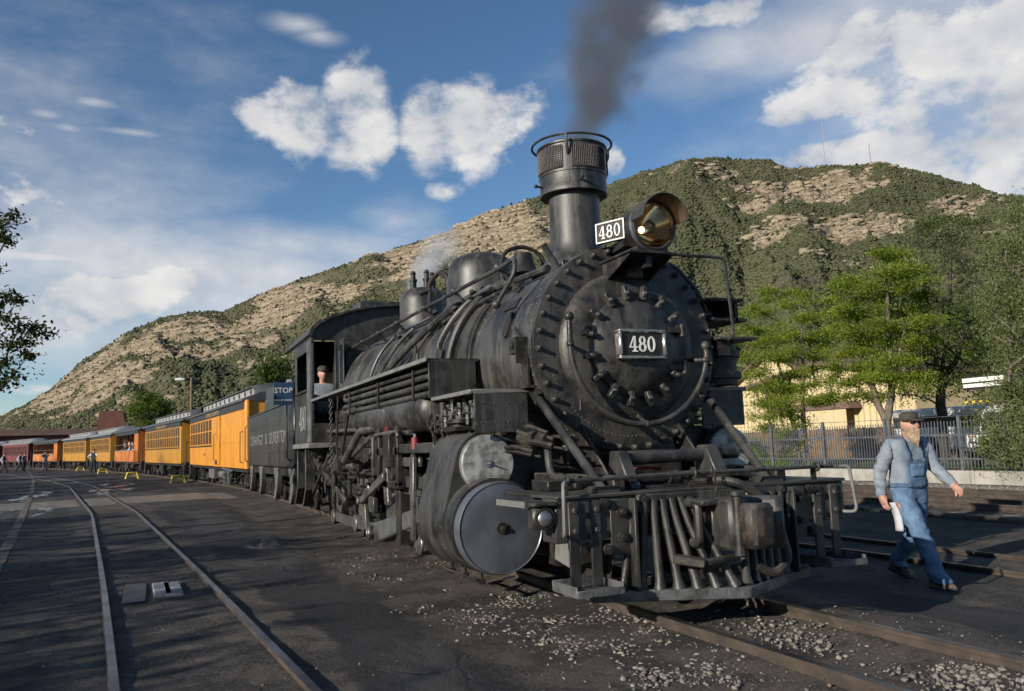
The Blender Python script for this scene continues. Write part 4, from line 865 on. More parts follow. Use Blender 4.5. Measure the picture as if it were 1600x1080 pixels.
# --- frame, wheels, rods and valve gear
for s in (-1, 1):
    f_ = MB().bx(-8.6, 1.0, s * .74 - .05, s * .74 + .05, .86, 1.0).bx(-7.6, -1.4, s * .74 - .045, s * .74 + .045, .26, .36)
    AX = (-2.4, -3.95, -5.5, -7.05)
    for x in AX: f_.bx(x - .24, x - .15, s * .74 - .05, s * .74 + .05, .34, .88).bx(x + .15, x + .24, s * .74 - .05, s * .74 + .05, .34, .88)
    f_.build('main_frame', M['dark'], loco, bev=.01)
    for x in AX:
        w = MB().ring([(.40, -.06), (.52, -.07), (.559, -.05), (.553, .04), (.585, .06), (.585, .075), (.40, .06)], (x, s * .49, .559), (0, -s, 0), 36)
        for k in range(10): a = 2 * math.pi * k / 10; w.beam((x + .1 * math.cos(a), s * .49, .559 + .1 * math.sin(a)), (x + .45 * math.cos(a), s * .49, .559 + .45 * math.sin(a)), .07, .07, up=(0, 1, 0))
        w.cyl((x, 0, .559), (x, s * .98, .559), .09, n=14).build('driving_wheel', M['dark'], loco)
        ca = R(-105)   # crank angle
        cw = MB(); P = []
        for a in np.linspace(R(-25), R(205), 20): P.append((x + .44 * math.cos(a + ca + math.pi / 2 + math.pi / 2), .559 + .44 * math.sin(a + ca + math.pi)))
        q = (x + .34 * math.cos(ca), .559 + .34 * math.sin(ca))
        P2 = hull([(x + .43 * math.cos(a), .559 + .43 * math.sin(a)) for a in np.linspace(R(20), R(130), 14)] + circ(x, .559, .15, 12) + circ(*q, .11, 12))
        cw.prism(P2, 'y', s * 1.0, s * 1.12).build('counterweight_crank', M['rod'] if s < 0 else M['dark'], loco, bev=.012)
    if s > 0: continue
    pin = [(x + .34 * math.cos(R(-105)), .559 + .34 * math.sin(R(-105))) for x in AX]
    rod = MB()
    rod.prism([(pin[0][0] + .12, pin[0][1] - .07), (pin[3][0] - .12, pin[3][1] - .07), (pin[3][0] - .12, pin[3][1] + .07), (pin[0][0] + .12, pin[0][1] + .07)], 'y', -1.18, -1.13)
    for (a, b) in pin: rod.cyl((a, -1.12, b), (a, -1.21, b), .12, n=18)
    rod.build('side_rod', M['rod'], loco, bev=.008)
    (a, b) = pin[1]
    MB().prism([(-2.0, .50), (-2.0, .66), (a, b + .12), (a - .12, b + .08), (a - .14, b), (a - .12, b - .08), (a, b - .12)], 'y', -1.32, -1.24).build('main_rod', M['steel'], loco, bev=.015)
    MB().cyl((a, -1.2, b), (a, -1.42, b), .07, n=14).cyl((a, -1.36, b), (a, -1.4, b), .1, n=6).prism([(a - .06, b - .05), (a + .06, b - .05), (a - .02, b + .42), (a - .14, b + .42)], 'y', -1.42, -1.37).cyl((a - .08, -1.36, b + .4), (a - .08, -1.5, b + .4), .045, n=10).build('return_crank', M['rod'], loco, bev=.008)
    MB().prism([(a - .06, b + .36), (a - .06, b + .44), (-2.95, 1.0), (-2.95, .9)], 'y', -1.47, -1.43).build('eccentric_rod', M['rod'], loco, bev=.006)
    # crosshead and guides
    MB().bx(-2.95, -1.09, -1.29, -1.13, .755, .835).bx(-2.95, -1.09, -1.29, -1.13, .36, .43).build('crosshead_guide', M['rod'], loco, bev=.006)
    MB().bx(-2.18, -1.78, -1.33, -1.11, .44, .75).cyl((-1.78, -1.2, .585), (-1.05, -1.2, .585), .04, n=12).build('crosshead', M['steel'], loco, bev=.012)
    MB().prism([(-2.9, .2), (-2.72, .2), (-2.72, 1.42), (-2.9, 1.42)], 'y', -1.34, -.7).bx(-2.95, -2.7, -1.46, -1.28, 1.05, 1.42).build('guide_yoke', M['dark'], loco, bev=.01)
    # combination lever, radius rod, expansion link, lifting gear
    MB().prism([(-2.06, .32), (-1.98, .32), (-1.9, 1.16), (-1.98, 1.2), (-2.04, 1.1)], 'y', -1.42, -1.38).prism([(-2.04, .32), (-1.98, .38), (-2.1, .5), (-2.16, .46)], 'y', -1.38, -1.35).build('combination_lever', M['rod'], loco, bev=.006)
    MB().bx(-3.1, -1.9, -1.36, -1.32, 1.06, 1.16).bx(-2.0, -1.32, -1.25, -1.15, 1.07, 1.15).build('radius_rod', M['rod'], loco, bev=.006)
    P = [(-3.05 - .12 * math.cos(t) * .6, 1.02 + .42 * math.sin(t)) for t in np.linspace(-1.2, 1.2, 10)] + [(-2.88 - .12 * math.cos(t) * .6, 1.02 + .42 * math.sin(t)) for t in np.linspace(1.2, -1.2, 10)]
    MB().prism(P, 'y', -1.42, -1.37).build('expansion_link', M['rod'], loco, bev=.008)
    MB().bx(-3.4, -3.3, -1.42, -1.36, .85, 1.5).bx(-2.6, -2.5, -1.42, -1.36, .85, 1.5).bx(-3.4, -2.5, -1.42, -1.34, .82, .9).bx(-3.42, -2.5, -1.42, -1.3, 1.18, 1.27).build('link_support', M['dark'], loco, bev=.008)
    MB().bx(-2.7, -1.3, -1.4, -1.3, 1.2, 1.30).bx(-2.4, -1.32, -1.36, -1.28, .84, .96).build('gear_frame', M['black'], loco, bev=.008)
    MB().prism([(-4.05, 1.3), (-3.92, 1.42), (-3.72, 1.36), (-3.6, .9), (-3.75, .72), (-4.0, .84)], 'y', -1.2, -1.12).build('link_hanger', M['rod'], loco, bev=.01)
    MB().tube(fil([(-8.4, -1.18, 1.6), (-4.5, -1.2, 1.52), (-3.4, -1.28, 1.44), (-2.3, -1.32, 1.42)], .1), .03, 8).build('reach_rod', M['rod'], loco)
    MB().tube([(-3.45, -1.43, 1.35), (-3.4, -1.43, 1.42), (-2.45, -1.43, 1.44), (-2.4, -1.43, 1.38)], .022, 8).bx(-3.5, -3.42, -1.46, -1.4, .95, 1.4).build('lifting_link', M['rod'], loco, bev=.004)
    # drain cocks below the cylinder
    dc = MB()
    for x in (-1.3, -.95, -.55): dc.cyl((x, -1.25, .08), (x, -1.25, .22), .025, n=8).bx(x - .05, x + .05, -1.28, -1.22, .08, .13)
    dc.tube([(-1.35, -1.3, .12), (-.5, -1.3, .12)], .012, 6).build('drain_cocks', M['dark'], loco)
# leading truck
for s in (-1, 1):
    MB().ring([(.08, .02), (.28, .03), (.33, .05), (.355, .04), (.352, -.03), (.38, -.05), (.30, -.06), (.08, -.03)], (-.05, s * .49, .355), (0, s, 0), 30).build('leading_wheel', M['dark'], loco)
    MB().bx(-.45, .4, s * .72 - .06, s * .72 + .06, .3, .5).bx(-.14, .06, s * .72 - .09, s * .72 + .09, .25, .5).build('truck_frame', M['dark'], loco, bev=.015)
    MB().ring([(.08, .02), (.36, .03), (.40, .05), (.43, .04), (.425, -.03), (.45, -.05), (.36, -.06), (.08, -.03)], (-8.75, s * .49, .43), (0, s, 0), 30).bx(-9.1, -8.4, s * .8 - .05, s * .8 + .05, .36, .62).build('trailing_wheel', M['dark'], loco)
MB().prism([(.62, .82), (.86, .82), (.78, .34), (.52, .38)], 'y', -1.06, -.98).bx(.5, .9, -1.0, -.9, .5, .56).build('pilot_step_casting', M['edge'], loco, bev=.012)
MB().bx(-8.6, .9, -.4, .4, .62, .9).bx(-7.4, -5.0, -.68, .68, .55, 1.3).build('inner_frame', M['dark'], loco)
MB().bx(-7.5, -4.9, -1.05, 1.05, 1.28, 1.7).bx(-7.5, -5.4, -1.02, -.72, .95, 1.3).build('firebox', M['dark'], loco, bev=.03)
# --- pilot beam, deck, pilot
XB = 1.07
MB().bx(XB - .22, XB, -1.3, 1.3, .56, .86).build('pilot_beam', M['black'], loco, bev=.008)
MB().bx(.15, XB + .03, -1.30, 1.30, .862, .884).prism([(.4, -1.3), (1.1, -1.3), (1.1, -1.46), (1.02, -1.5), (.56, -1.52)], 'z', .825, .85).build('deck_plate', M['black'], loco, bev=.004)
MB().prism([(.552, -1.524), (1.02, -1.508), (1.02, -1.5), (.56, -1.515)], 'z', .815, .858).build('deck_edge', M['edge'], loco)
MB().bx(.95, 1.06, -1.46, -1.30, .66, .82).build('marker_box', M['black'], loco, bev=.02)
mk = MB().ring([(.075, 0), (.075, .02), (.062, .022)], (1.06, -1.38, .74), (1, 0, 0), 24).build('marker_lamp', M['dark'], loco)
MB().ring([(.062, .01), (.05, .026), (.03, .034), (0, .037)], (1.06, -1.38, .74), (1, 0, 0), 24).build('lamp_lens', M['steel'], mk)
# bars, angle irons, pilot tubes
for (y0, y1) in ((-1.21, -1.13), (-1.04, -.96), (.96, 1.04), (1.13, 1.21)):
    pb = MB().bx(XB + .002, XB + .024, y0, y1, .26, .84)
    for z in (.78, .64): pb.cyl((XB + .024, (y0 + y1) / 2, z), (XB + .055, (y0 + y1) / 2, z), .022, n=6)
    pb.build('step_hanger', M['black'], loco, bev=.004)
for s in (-1, 1):
    fbd = MB().bx(.92, 1.28, s * 1.09 - .17, s * 1.09 + .17, .235, .252)
    for (a, b, c, d) in ((.92, 1.28, s * 1.09 - .182, s * 1.09 - .17), (.92, 1.28, s * 1.09 + .17, s * 1.09 + .182), (.908, .92, s * 1.09 - .18, s * 1.09 + .18), (1.28, 1.292, s * 1.09 - .18, s * 1.09 + .18)): fbd.bx(a, b, c, d, .225, .30 if a < .95 else .275)
    fbd.bx(1.0, 1.06, s * 1.09 - .14, s * 1.09 + .14, .2, .235).build('foot_board', M['pilotgrey'], loco, bev=.004)
    MB().bx(XB + .002, XB + .02, *sorted((s * .70, s * .88)), .45, .84).bx(XB + .002, XB + .09, *sorted((s * .70, s * .725)), .2, .84).build('angle_iron', M['black'], loco, bev=.004)
    for (y, z) in ((s * .80, .75), (s * .80, .58), (s * .93, .82), (s * .92, .5), (s * .62, .83), (s * .3, .8)): MB().cyl((XB, y, z), (XB + .05, y, z), .035, n=6).cyl((XB + .05, y, z), (XB + .075, y, z), .02, n=8).build('beam_bolt', M['dark'], loco)
    # side grab irons at the beam ends
    MB().tube(fil([(XB + .06, s * 1.22, .98), (XB + .1, s * 1.28, .98), (XB + .13, s * 1.30, .62), (XB + .02, s * 1.25, .62)], .05), .014, 8).build('grab_iron', M['edge'], loco)
pts_b = [(XB - .0, -.84), (1.44, 0.0), (XB - .0, .84)]
# bottom chevron bar
bar = MB(); o_ = .045
P = [(.98, -.98), (1.02, -1.0 + .14), (1.44, -.02), (1.44, .02), (1.02, .86), (.98, .98), (.9, .98), (.9, .84), (1.33, 0.0), (.9, -.84), (.9, -.98)]
bar.prism(P, 'z', .12, .20).build('pilot_foot', M['pilotgrey'], loco, bev=.008)
for sgn in (-1, 1):
    for k in range(7):
        u = (k + .4) / 7.0
        yb = sgn * .84 * u; xb = 1.385 - .40 * u; yt = sgn * (.20 + .53 * u); xt = XB + .035
        top = Vector((xt, yt, .82)); mid = Vector((xt + (xb - xt) * .25, yt + (yb - yt) * .25, .64)); bot = Vector((xb, yb, .195))
        MB().tube([top, top.lerp(mid, .55), mid, mid.lerp(bot, .5), bot + (mid - bot) * .15, bot], .03, 10, rs=[.038, .027, .028, .030, .032, .05]).build('pilot_tube', M['black'], loco)
MB().bx(XB - .05, XB + .04, -.66, .66, .74, .86).bx(.9, 1.0, -.8, .8, .2, .27).build('pilot_top_bar', M['black'], loco, bev=.006)
# coupler
cp = MB().bx(XB, XB + .22, -.15, .15, .53, .77)
cp.prism([(XB + .18, -.14), (XB + .30, -.17), (XB + .42, -.155), (XB + .44, -.06), (XB + .36, .0), (XB + .36, .1), (XB + .50, .2), (XB + .50, .25), (XB + .42, .29), (XB + .2, .16)], 'z', .46, .82)
cpl = cp.build('coupler', M['black'], loco, bev=.035)
MB().prism([(XB + .455, -.135), (XB + .58, -.14), (XB + .635, -.07), (XB + .63, .05), (XB + .56, .08), (XB + .53, .0), (XB + .455, -.03)], 'z', .485, .79).build('coupler_knuckle', M['dark'], cpl, bev=.03)
MB().cyl((XB + .43, -.1, .43), (XB + .43, -.1, .85), .038, n=14).cyl((XB + .43, -.1, .84), (XB + .43, -.1, .87), .06, n=14).build('knuckle_pin', M['black'], cpl)
MB().tube(fil([(XB + .05, -.27, .78), (XB + .2, -.27, .79), (XB + .2, -.27, .50), (XB + .05, -.27, .5)], .05), .035, 8).bx(XB + .02, XB + .3, -.3, -.14, .77, .81).build('coupler_yoke', M['black'], cpl, bev=.01)
MB().tube(fil([(XB + .3, -.05, .40), (XB + .3, -.3, .38), (XB + .2, -.45, .40)], .06), .03, 8).beam((XB + .15, -.46, .41), (XB + .3, -.3, .38), .1, .06).build('coupler_strap', M['dark'], cpl, bev=.008)
ch = MB()
for k in range(7):
    z = 1.0 - .035 * k; a = k % 2
    ch.tube([(XB + .12 + .012 * math.cos(t) * a + .02 * k * .5, -.06 + .012 * math.cos(t) * (1 - a), z + .024 * math.sin(t)) for t in np.linspace(0, 2 * math.pi, 11)[:-1]], .0055, 5, closed=True)
ch.build('uncoupling_chain', M['dark'], cpl)
# air hose
MB().tube(fil([(XB - .05, .02, .93), (XB + .14, .12, .92), (XB + .2, .3, .82), (XB + .3, .36, .62), (XB + .42, .33, .35), (XB + .4, .2, .27), (XB + .36, .1, .33)], .12), .032, 8).build('air_hose', M['dark'], loco)
MB().tube([(XB + .08, .25, .72), (XB + .16, .3, .70), (XB + .2, .36, .5)], .04, 8).build('hose_gland', M['dark'], loco)
# uncoupling rod over the beam
ur = MB().tube(fil([(XB + .04, -1.24, .985), (XB + .04, -.1, .99), (XB + .04, 1.16, .985)], .05), .015, 8)
ur.build('uncoupling_rod', M['black'], loco)
for y in (-1.22, -.17, 1.0): MB().bx(XB - .01, XB + .012, y - .02, y + .02, .86, .98).tube([(XB + .04 + .03 * math.cos(t) - .0, y, .985 + .03 * math.sin(t)) for t in np.linspace(0, 2 * math.pi, 13)[:-1]], .01, 6, closed=True).build('rod_bracket', M['dark'], loco)
MB().tube([(.8, -1.0, .95), (.8, -.5, .96), (.82, .0, .97), (.82, .5, .96), (.9, .62, .92)], .03, 8).tube([(.7, -.95, .93), (.72, 0, .92)], .018, 6).cyl((.82, -.2, .96), (.82, -.12, .96), .05, n=10).cyl((.8, -.55, .96), (.8, -.49, .96), .045, n=10).build('train_line_pipe', M['black'], loco)
# smokebox braces
for s, q in ((-1, (1.0, -.86, .88)), (1, (1.0, .62, .88))):
    p = Vector((-.05, s * .86, 1.62)); MB().cyl(p, q, .036, n=12).beam(p, p + Vector((-.12, 0, .1)), .03, .12).bx(q[0] - .1, q[0] + .05, q[1] - .09, q[1] + .09, .884, .93).build('smokebox_brace', M['black'], loco)
MB().tube(fil([(-.1, -.8, 1.3), (.2, -.92, 1.2), (.3, -.95, .98), (.7, -.9, .97)], .1), .03, 8).build('pipe', M['black'], loco)
# cross shaft above the deck
MB().cyl((.62, -.55, 1.10), (.62, .62, 1.12), .05, n=14).prism([(.5, .885), (.86, .885), (.68, 1.17), (.56, 1.17)], 'y', -.56, -.46).prism([(.5, .885), (.86, .885), (.68, 1.19), (.56, 1.19)], 'y', .26, .38).build('cross_shaft', M['black'], loco, bev=.01)
# saddle and deck clutter
MB().prism([(-.55, 1.36), (.55, 1.36), (.42, .8), (-.42, .8)], 'x', -1.3, -.3).bx(-.4, .3, -.3, .3, .88, 1.16).build('saddle', M['dark'], loco, bev=.02)
MB().prism([(.05, .885), (.5, .885), (.0, 1.4), (-.15, 1.4)], 'y', -.5, -.47).build('deck_bracket', M['dark'], loco, bev=.01)
MB().prism([(.05, .885), (.5, .885), (.0, 1.4), (-.15, 1.4)], 'y', .47, .5).bx(.2, .5, .4, .8, .884, 1.0).build('deck_bracket', M['dark'], loco, bev=.01)
MB().bx(.25, .55, -1.1, -.8, .884, .97).build('deck_bracket', M['dark'], loco, bev=.01)
for (y, x) in ((.9, .8), (1.0, .6), (.75, .95)): MB().cyl((x, y, .884), (x, y, .93), .035, n=10).sph((x, y, .95), .03, 8, 5).build('deck_fitting', M['dark'], loco)
MB().tube(fil([(.4, -.35, .99), (.45, -.2, 1.03), (.5, -.05, 1.01)], .05), .014, 6).build('red_cable', M['red'], loco)
cl = MB()
for k in range(14):
    y = -.95 + rnd.uniform(-.15, .2); x = rnd.uniform(-.5, .1); z = rnd.uniform(1.18, 1.38)
    cl.tube(fil([(x, y, z), (x + .2, y + .03, z + rnd.uniform(-.03, .03)), (x + .4, y + .1, z - .04)], .05), rnd.uniform(.01, .028), 6)
cl.cyl((-.2, -.98, 1.3), (.15, -.9, 1.28), .045, n=10).cyl((0, -.95, 1.29), (.05, -.94, 1.29), .065, n=10).build('brake_piping', M['dark'], loco)

# --- cab
XC, XR = -7.56, -9.25
arcp = [(-1.45, 3.15), (-1.42, 3.26), (-1.3, 3.37), (-1.05, 3.49), (-.7, 3.60), (-.35, 3.67), (0, 3.70), (.35, 3.67), (.7, 3.60), (1.05, 3.49), (1.3, 3.37), (1.42, 3.26), (1.45, 3.15)]
cab = MB()
# front wall with two door openings
def wall_piece(y0, y1, z0, z1): cab.bx(XC - .03, XC, y0, y1, z0, z1)
wall_piece(-1.45, -1.40, 1.40, 3.15); wall_piece(-1.40, -1.06, 1.40, 1.72); wall_piece(1.06, 1.40, 1.40, 1.72); wall_piece(1.40, 1.45, 1.40, 3.15)
cab.prism([(-1.06, 1.4), (1.06, 1.4), (1.06, 3.10), (-1.06, 3.10)], 'x', XC - .028, XC - .002)
cab.prism([(-1.45, 3.10), (1.45, 3.10)] + arcp[::-1], 'x', XC - .031, XC + .001)
for s in (-1, 1):
    y0, y1 = sorted((s * 1.45, s * 1.42))
    cab.bx(XR, XC - .03, y0, y1, 1.40, 2.28); cab.bx(XR, XC - .03, y0, y1, 2.95, 3.15); cab.bx(XC - .38, XC - .03, y0, y1, 2.28, 2.95); cab.bx(XR, XR + .16, y0, y1, 2.28, 2.95)
cabo = cab.build('cab_wall', M['black'], loco, sm=0, bev=.004)
rf = MB()
n = len(arcp); outer = [(y * 1.035, z + .03) for y, z in arcp]
rf.add([(x, y, z) for x in (XC + .12, -10.15) for (y, z) in outer] + [(x, y * 1.0, z) for x in (XC + .12, -10.15) for (y, z) in arcp],
       [(i, i + 1, n + i + 1, n + i) for i in range(n - 1)] + [(2 * n + i, 3 * n + i, 3 * n + i + 1, 2 * n + i + 1) for i in range(n - 1)] + [(i, 2 * n + i, 2 * n + i + 1, i + 1) for i in range(n - 1)] + [(n + i, n + i + 1, 3 * n + i + 1, 3 * n + i) for i in range(n - 1)] + [(0, n, 3 * n, 2 * n), (n - 1, 3 * n - 1, 4 * n - 1, 2 * n - 1)])
rfo = rf.build('cab_roof', M['black'], loco)
MB().prism([(-.62, 3.58), (.62, 3.58), (.55, 3.83), (-.55, 3.83)], 'x', -8.7, -7.75).build('roof_hatch', M['black'], rfo, bev=.01)
MB().bx(XR - .3, XC, -1.45, 1.45, 1.33, 1.40).build('cab_floor', M['dark'], loco, bev=.006)
MB().bx(XC - .02, XC + .02, -1.5, -.95, 1.32, 1.40).bx(XR, XC, -1.5, -1.45, 1.32, 1.40).build('cab_sill', M['edge'], loco, bev=.004)
fd = MB().bx(XC - .01, XC + .03, -1.06, -1.0, 1.72, 3.10).bx(XC - .005, XC + .5, -1.02, -1.0, 1.72, 3.08).build('cab_door', M['black'], loco, bev=.004)
MB().bx(XC + .06, XC + .44, -1.026, -.994, 2.25, 2.98).build('door_pane', M['glass'], fd)
MB().bx(XC - .36, XC - .02, -1.46, -1.452, 1.42, 3.1).build('window_post', pm('worn_cab_post', (.12, .12, .125), .5, 0, (.035, .033, .032), 6, .7, .1, 40), cabo)
MB().bx(XR + .18, XC - .4, -1.48, -1.40, 2.26, 2.31).build('arm_rest', M['dark'], cabo, bev=.01)
MB().bx(XR - .02, XR, -1.4, 1.4, 1.4, 3.3).bx(XR, XC - .03, 1.40, 1.418, 2.2, 3.0).bx(XC - .7, XC - .35, -.95, .95, 1.4, 2.9).build('backhead_and_blockers', M['dark'], loco, bev=.02)  # boiler backhead, plus added rear and far-side panels that darken the cab
numerals('480', .42, sp=.55).xf(face_m((XR + .85, -1.452, 1.62), (1, 0, 0), (0, 0, 1)) @ Matrix(((0, 1, 0, 0), (0, 0, 1, 0), (1, 0, 0, 0), (0, 0, 0, 1)))).build('cab_numeral', M['faded'], cabo, sm=0)
rvt = MB()
for z in np.linspace(1.46, 2.24, 12):
    for x in (XR + .06, XC - .06): rvt.sph((x, -1.452, z), .012, 5, 3)
for z in np.linspace(1.46, 3.0, 20): rvt.sph((XC + .002, -1.425, z), .011, 5, 3)
for y in np.linspace(-.98, .9, 22): rvt.sph((XC, y, 1.46), .011, 5, 3)
rvt.build('cab_rivets', M['black'], cabo)
MB().cyl((XC, -.62, 2.35), (XC + .5, -.62, 2.35), .13, n=18).cyl((XC + .1, -.5, 2.75), (XC + .55, -.35, 2.85), .1, n=14).bx(XC + .0, XC + .4, -.95, -.8, 2.5, 2.9).build('backhead_fitting', M['dark'], loco)
# under-cab piping, injector, steps
cl = MB()
r4 = random.Random(12)
for k in range(34):
    x = r4.uniform(-9.5, -5.2); z = r4.uniform(.55, 1.3); y = r4.uniform(-1.35, -.95); L = r4.uniform(.3, 1.2); v = r4.random()
    q = (x + L, y + r4.uniform(-.06, .06), z + r4.uniform(-.2, .2)) if v < .6 else (x + r4.uniform(-.05, .1), y, z - r4.uniform(.2, .5))
    cl.tube(fil([(x, y, z), ((x + q[0]) / 2, y, z), ((x + q[0]) / 2, q[1], q[2]), q], .06), r4.uniform(.012, .035), 7)
for k in range(12):
    x = r4.uniform(-9.2, -5.4); z = r4.uniform(.8, 1.25); cl.cyl((x, -1.3, z), (x + r4.uniform(.08, .25), -1.3, z), r4.uniform(.04, .09), n=12)
cl.build('under_cab_piping', M['dark'], loco)
MB().cyl((-7.2, -1.25, 1.1), (-6.0, -1.25, 1.06), .05, n=12).cyl((-6.3, -1.25, 1.07), (-6.25, -1.25, 1.07), .16, n=18).cyl((-6.05, -1.25, 1.07), (-6.0, -1.25, 1.07), .16, n=18).cyl((-5.9, -1.25, 1.05), (-5.4, -1.2, 1.05), .07, n=12).build('injector', M['rod'], loco)
MB().prism([(-7.9, .95), (-7.7, .98), (-4.7, .62), (-4.7, .42), (-4.9, .42)], 'y', -1.15, -1.08).beam((-8.6, -1.3, .45), (-6.9, -1.3, 1.2), .04, .06).beam((-8.3, -1.3, 1.15), (-5.6, -1.32, .55), .05, .08).build('ash_pan_lever', M['black'], loco, bev=.01)
for x in (-9.15, -8.3):
    MB().prism([(x, 1.32), (x + .06, 1.32), (x + .06, .62), (x - .22, .34), (x - .34, .32), (x - .34, .36), (x - .2, .44), (x - .02, .66)], 'y', -1.44, -1.28).build('cab_step', M['black'], loco, bev=.006)
MB().tube(fil([(-5.65, -1.4, 2.05), (-5.7, -1.42, 1.4), (-5.72, -1.4, 1.0)], .05), .014, 6).tube(fil([(-5.0, -1.40, 1.74), (-5.35, -1.42, 1.2)], .05), .02, 6).build('chain_hanger', M['dark'], loco)
ck = MB()
for k in range(22): ck.tube([(-6.05 + .02 * math.cos(t) * (k % 2), -1.43 + .02 * math.cos(t) * ((k + 1) % 2), 2.0 - .045 * k + .03 * math.sin(t)) for t in np.linspace(0, 2 * math.pi, 9)[:-1]], .008, 4, closed=True)
ck.build('safety_chain', M['dark'], loco)
MB().tube(fil([(-3.8, -1.3, 1.52), (-4.5, -1.35, 1.5), (-5.4, -1.35, 1.16), (-5.8, -1.3, 1.1)], .08), .05, 10).tube(fil([(-1.7, -1.2, 1.47), (-3.9, -1.28, 1.50)], .08), .05, 10).tube(fil([(-4.1, -1.3, 1.42), (-4.9, -1.3, 1.25), (-5.6, -1.28, 1.12)], .08), .035, 8).cyl((-4.4, -1.15, 1.35), (-4.4, -1.15, 1.66), .1, n=14).build('injector_pipe', M['rod'], loco)
# --- blue flag hung at the cab
sg = thing('warning_sign', 'small blue STOP sign hung on the rear of the cab', 'sign', (0, 0, 0))
MB().bx(-9.32, -9.30, -1.825, -1.475, 2.13, 2.54).build('sign_board', M['blue'], sg, bev=.004)
text('sign_lettering', 'STOP', .135, M['white'], sg, face_m((-9.297, -1.65, 2.35), (0, 1, 0), (0, 0, 1)), ext=.001)
text('sign_lettering', 'MEN AT WORK', .048, M['white'], sg, face_m((-9.297, -1.65, 2.2), (0, 1, 0), (0, 0, 1)), ext=.001)
MB().tube([(-9.31, -1.79, 2.54), (-9.31, -1.65, 2.64), (-9.31, -1.46, 2.62)], .006, 5).build('sign_wire', M['dark'], sg)
# ------------------------------------------------------------------ tender
ten = thing('tender', 'black coal tender lettered DURANGO & SILVERTON behind the engine cab', 'tender', (0, 0, 0))
M['tender'] = pm('tender_black', (.018, .018, .0185), .40, 0, (.036, .035, .034), 1.4, .5, .06, 30, ((.085, .08, .075), (5, 5, .5), .4), .1)
tb = MB().bx(-17.9, -9.8, -1.40, 1.40, 1.0, 2.24).build('tank', M['tender'], ten, bev=.02)
MB().prism([(-14.3, 2.24), (-13.7, 2.76), (-9.8, 2.62), (-9.8, 2.24)], 'y', -1.40, -1.37).prism([(-14.3, 2.24), (-13.7, 2.76), (-9.8, 2.62), (-9.8, 2.24)], 'y', 1.37, 1.40).bx(-9.83, -9.8, -1.37, 1.37, 2.24, 2.6).bx(-14.2, -14.1, -1.37, 1.37, 2.24, 2.7).build('coal_bunker', M['tender'], ten, bev=.006)
MB().bx(-17.92, -9.78, -1.425, -1.398, 2.235, 2.265).bx(-17.92, -9.78, -1.43, -1.398, .985, 1.015).build('tank_moulding', M['tender'], ten)
rv = MB()
for z in (1.93, 1.87, 1.28):
    for x in np.arange(-17.7, -9.9, .16): rv.sph((x, -1.4, z), .011, 4, 2)
for x in (-17.8, -12.4, -9.9):
    for z in np.arange(1.05, 2.2, .09): rv.sph((x, -1.4, z), .011, 4, 2)
tag(rv.build('rivets', M['tender'], ten), kind='stuff')
for wd_, cx_ in (('DURANGO', -15.85), ('&', -13.88), ('SILVERTON', -11.9)): text('tender_lettering', wd_, .36, M['faded'], ten, face_m((cx_, -1.406, 1.475), (1, 0, 0), (0, 0, 1)), sx=1.5, ext=.002)
# coal heap
n = 26; xs = np.linspace(-14.0, -9.9, n); ys = np.linspace(-1.34, 1.34, 16)
CX, CY = np.meshgrid(xs, ys, indexing='ij'); CZ = 2.45 + .55 * (1 - (CY / 1.5) ** 2) * sst(CX, -14.3, -13) * sst(CX, -9.4, -11) + .22 * (fbm(CX * 3, CY * 3, 5, 3) - .5)
id_ = np.arange(n * 16).reshape(n, 16)
bulk('coal_heap', np.stack([CX, CY, CZ], -1).reshape(-1, 3), np.stack([id_[:-1, :-1], id_[1:, :-1], id_[1:, 1:], id_[:-1, 1:]], -1).reshape(-1, 4), M['coal'], ten)
r5 = np.random.default_rng(8)
lump = MB()
for k in range(420):
    i, j = r5.integers(0, n), r5.integers(0, 16); s = r5.uniform(.04, .12)
    lump.sph((CX[i, j] + r5.uniform(-.1, .1), np.clip(CY[i, j] + r5.uniform(-.1, .1), -1.33, 1.33), CZ[i, j] + .02), s, 5, 3, (1, r5.uniform(.7, 1.2), r5.uniform(.6, 1)))
tag(lump.build('coal_lumps', M['coal'], ten, sm=0), kind='stuff')
def truck(par, x, base=1.7, wr=.36, mat=None, y=.82, near_only=False):
    mat = mat or M['dark']
    for s in (-1, 1):
        f = MB().bx(x - base / 2 - .22, x + base / 2 + .22, s * y - .03, s * y + .03, .56, .63)
        f.beam((x - base / 2, s * y, .57), (x - .3, s * y, .28), .05, .05).beam((x + base / 2, s * y, .57), (x + .3, s * y, .28), .05, .05).bx(x - .33, x + .33, s * y - .03, s * y + .03, .25, .32)
        for q in (-1, 1): f.bx(x + q * base / 2 - .11, x + q * base / 2 + .11, s * y - .08, s * y + .1 * s + .08, .26, .56).bx(x + q * .22 - .05, x + q * .22 + .05, s * y - .04, s * y + .04, .3, .6)
        for k in range(3): f.ring([(.07, .33 + .07 * k), (.085, .35 + .07 * k), (.07, .37 + .07 * k)], (x, s * y, 0), (0, 0, 1), 10)
        f.build('truck_frame', mat, par)
        for q in (-1, 1): MB().ring([(.05, .05), (.12, .06), (wr - .08, .03), (wr - .05, .06), (wr, .05), (wr, -.03), (wr + .03, -.05), (.05, -.04)], (x + q * base / 2, s * .5, wr), (0, s, 0), 20).build('wheel', mat, par)
    MB().bx(x - .2, x + .2, -.9, .9, .5, .72).build('bolster', mat, par)
truck(ten, -11.5, 1.9, y=1.0); truck(ten, -16.2, 1.9, y=1.0)
M['pgrey'] = pm('grey_underframe', (.13, .13, .135), .6, .1, (.06, .06, .06), 6, .6, .15, 40)
MB().bx(-17.9, -9.8, -1.3, 1.3, .78, .98).build('tender_frame', M['dark'], ten, bev=.01)
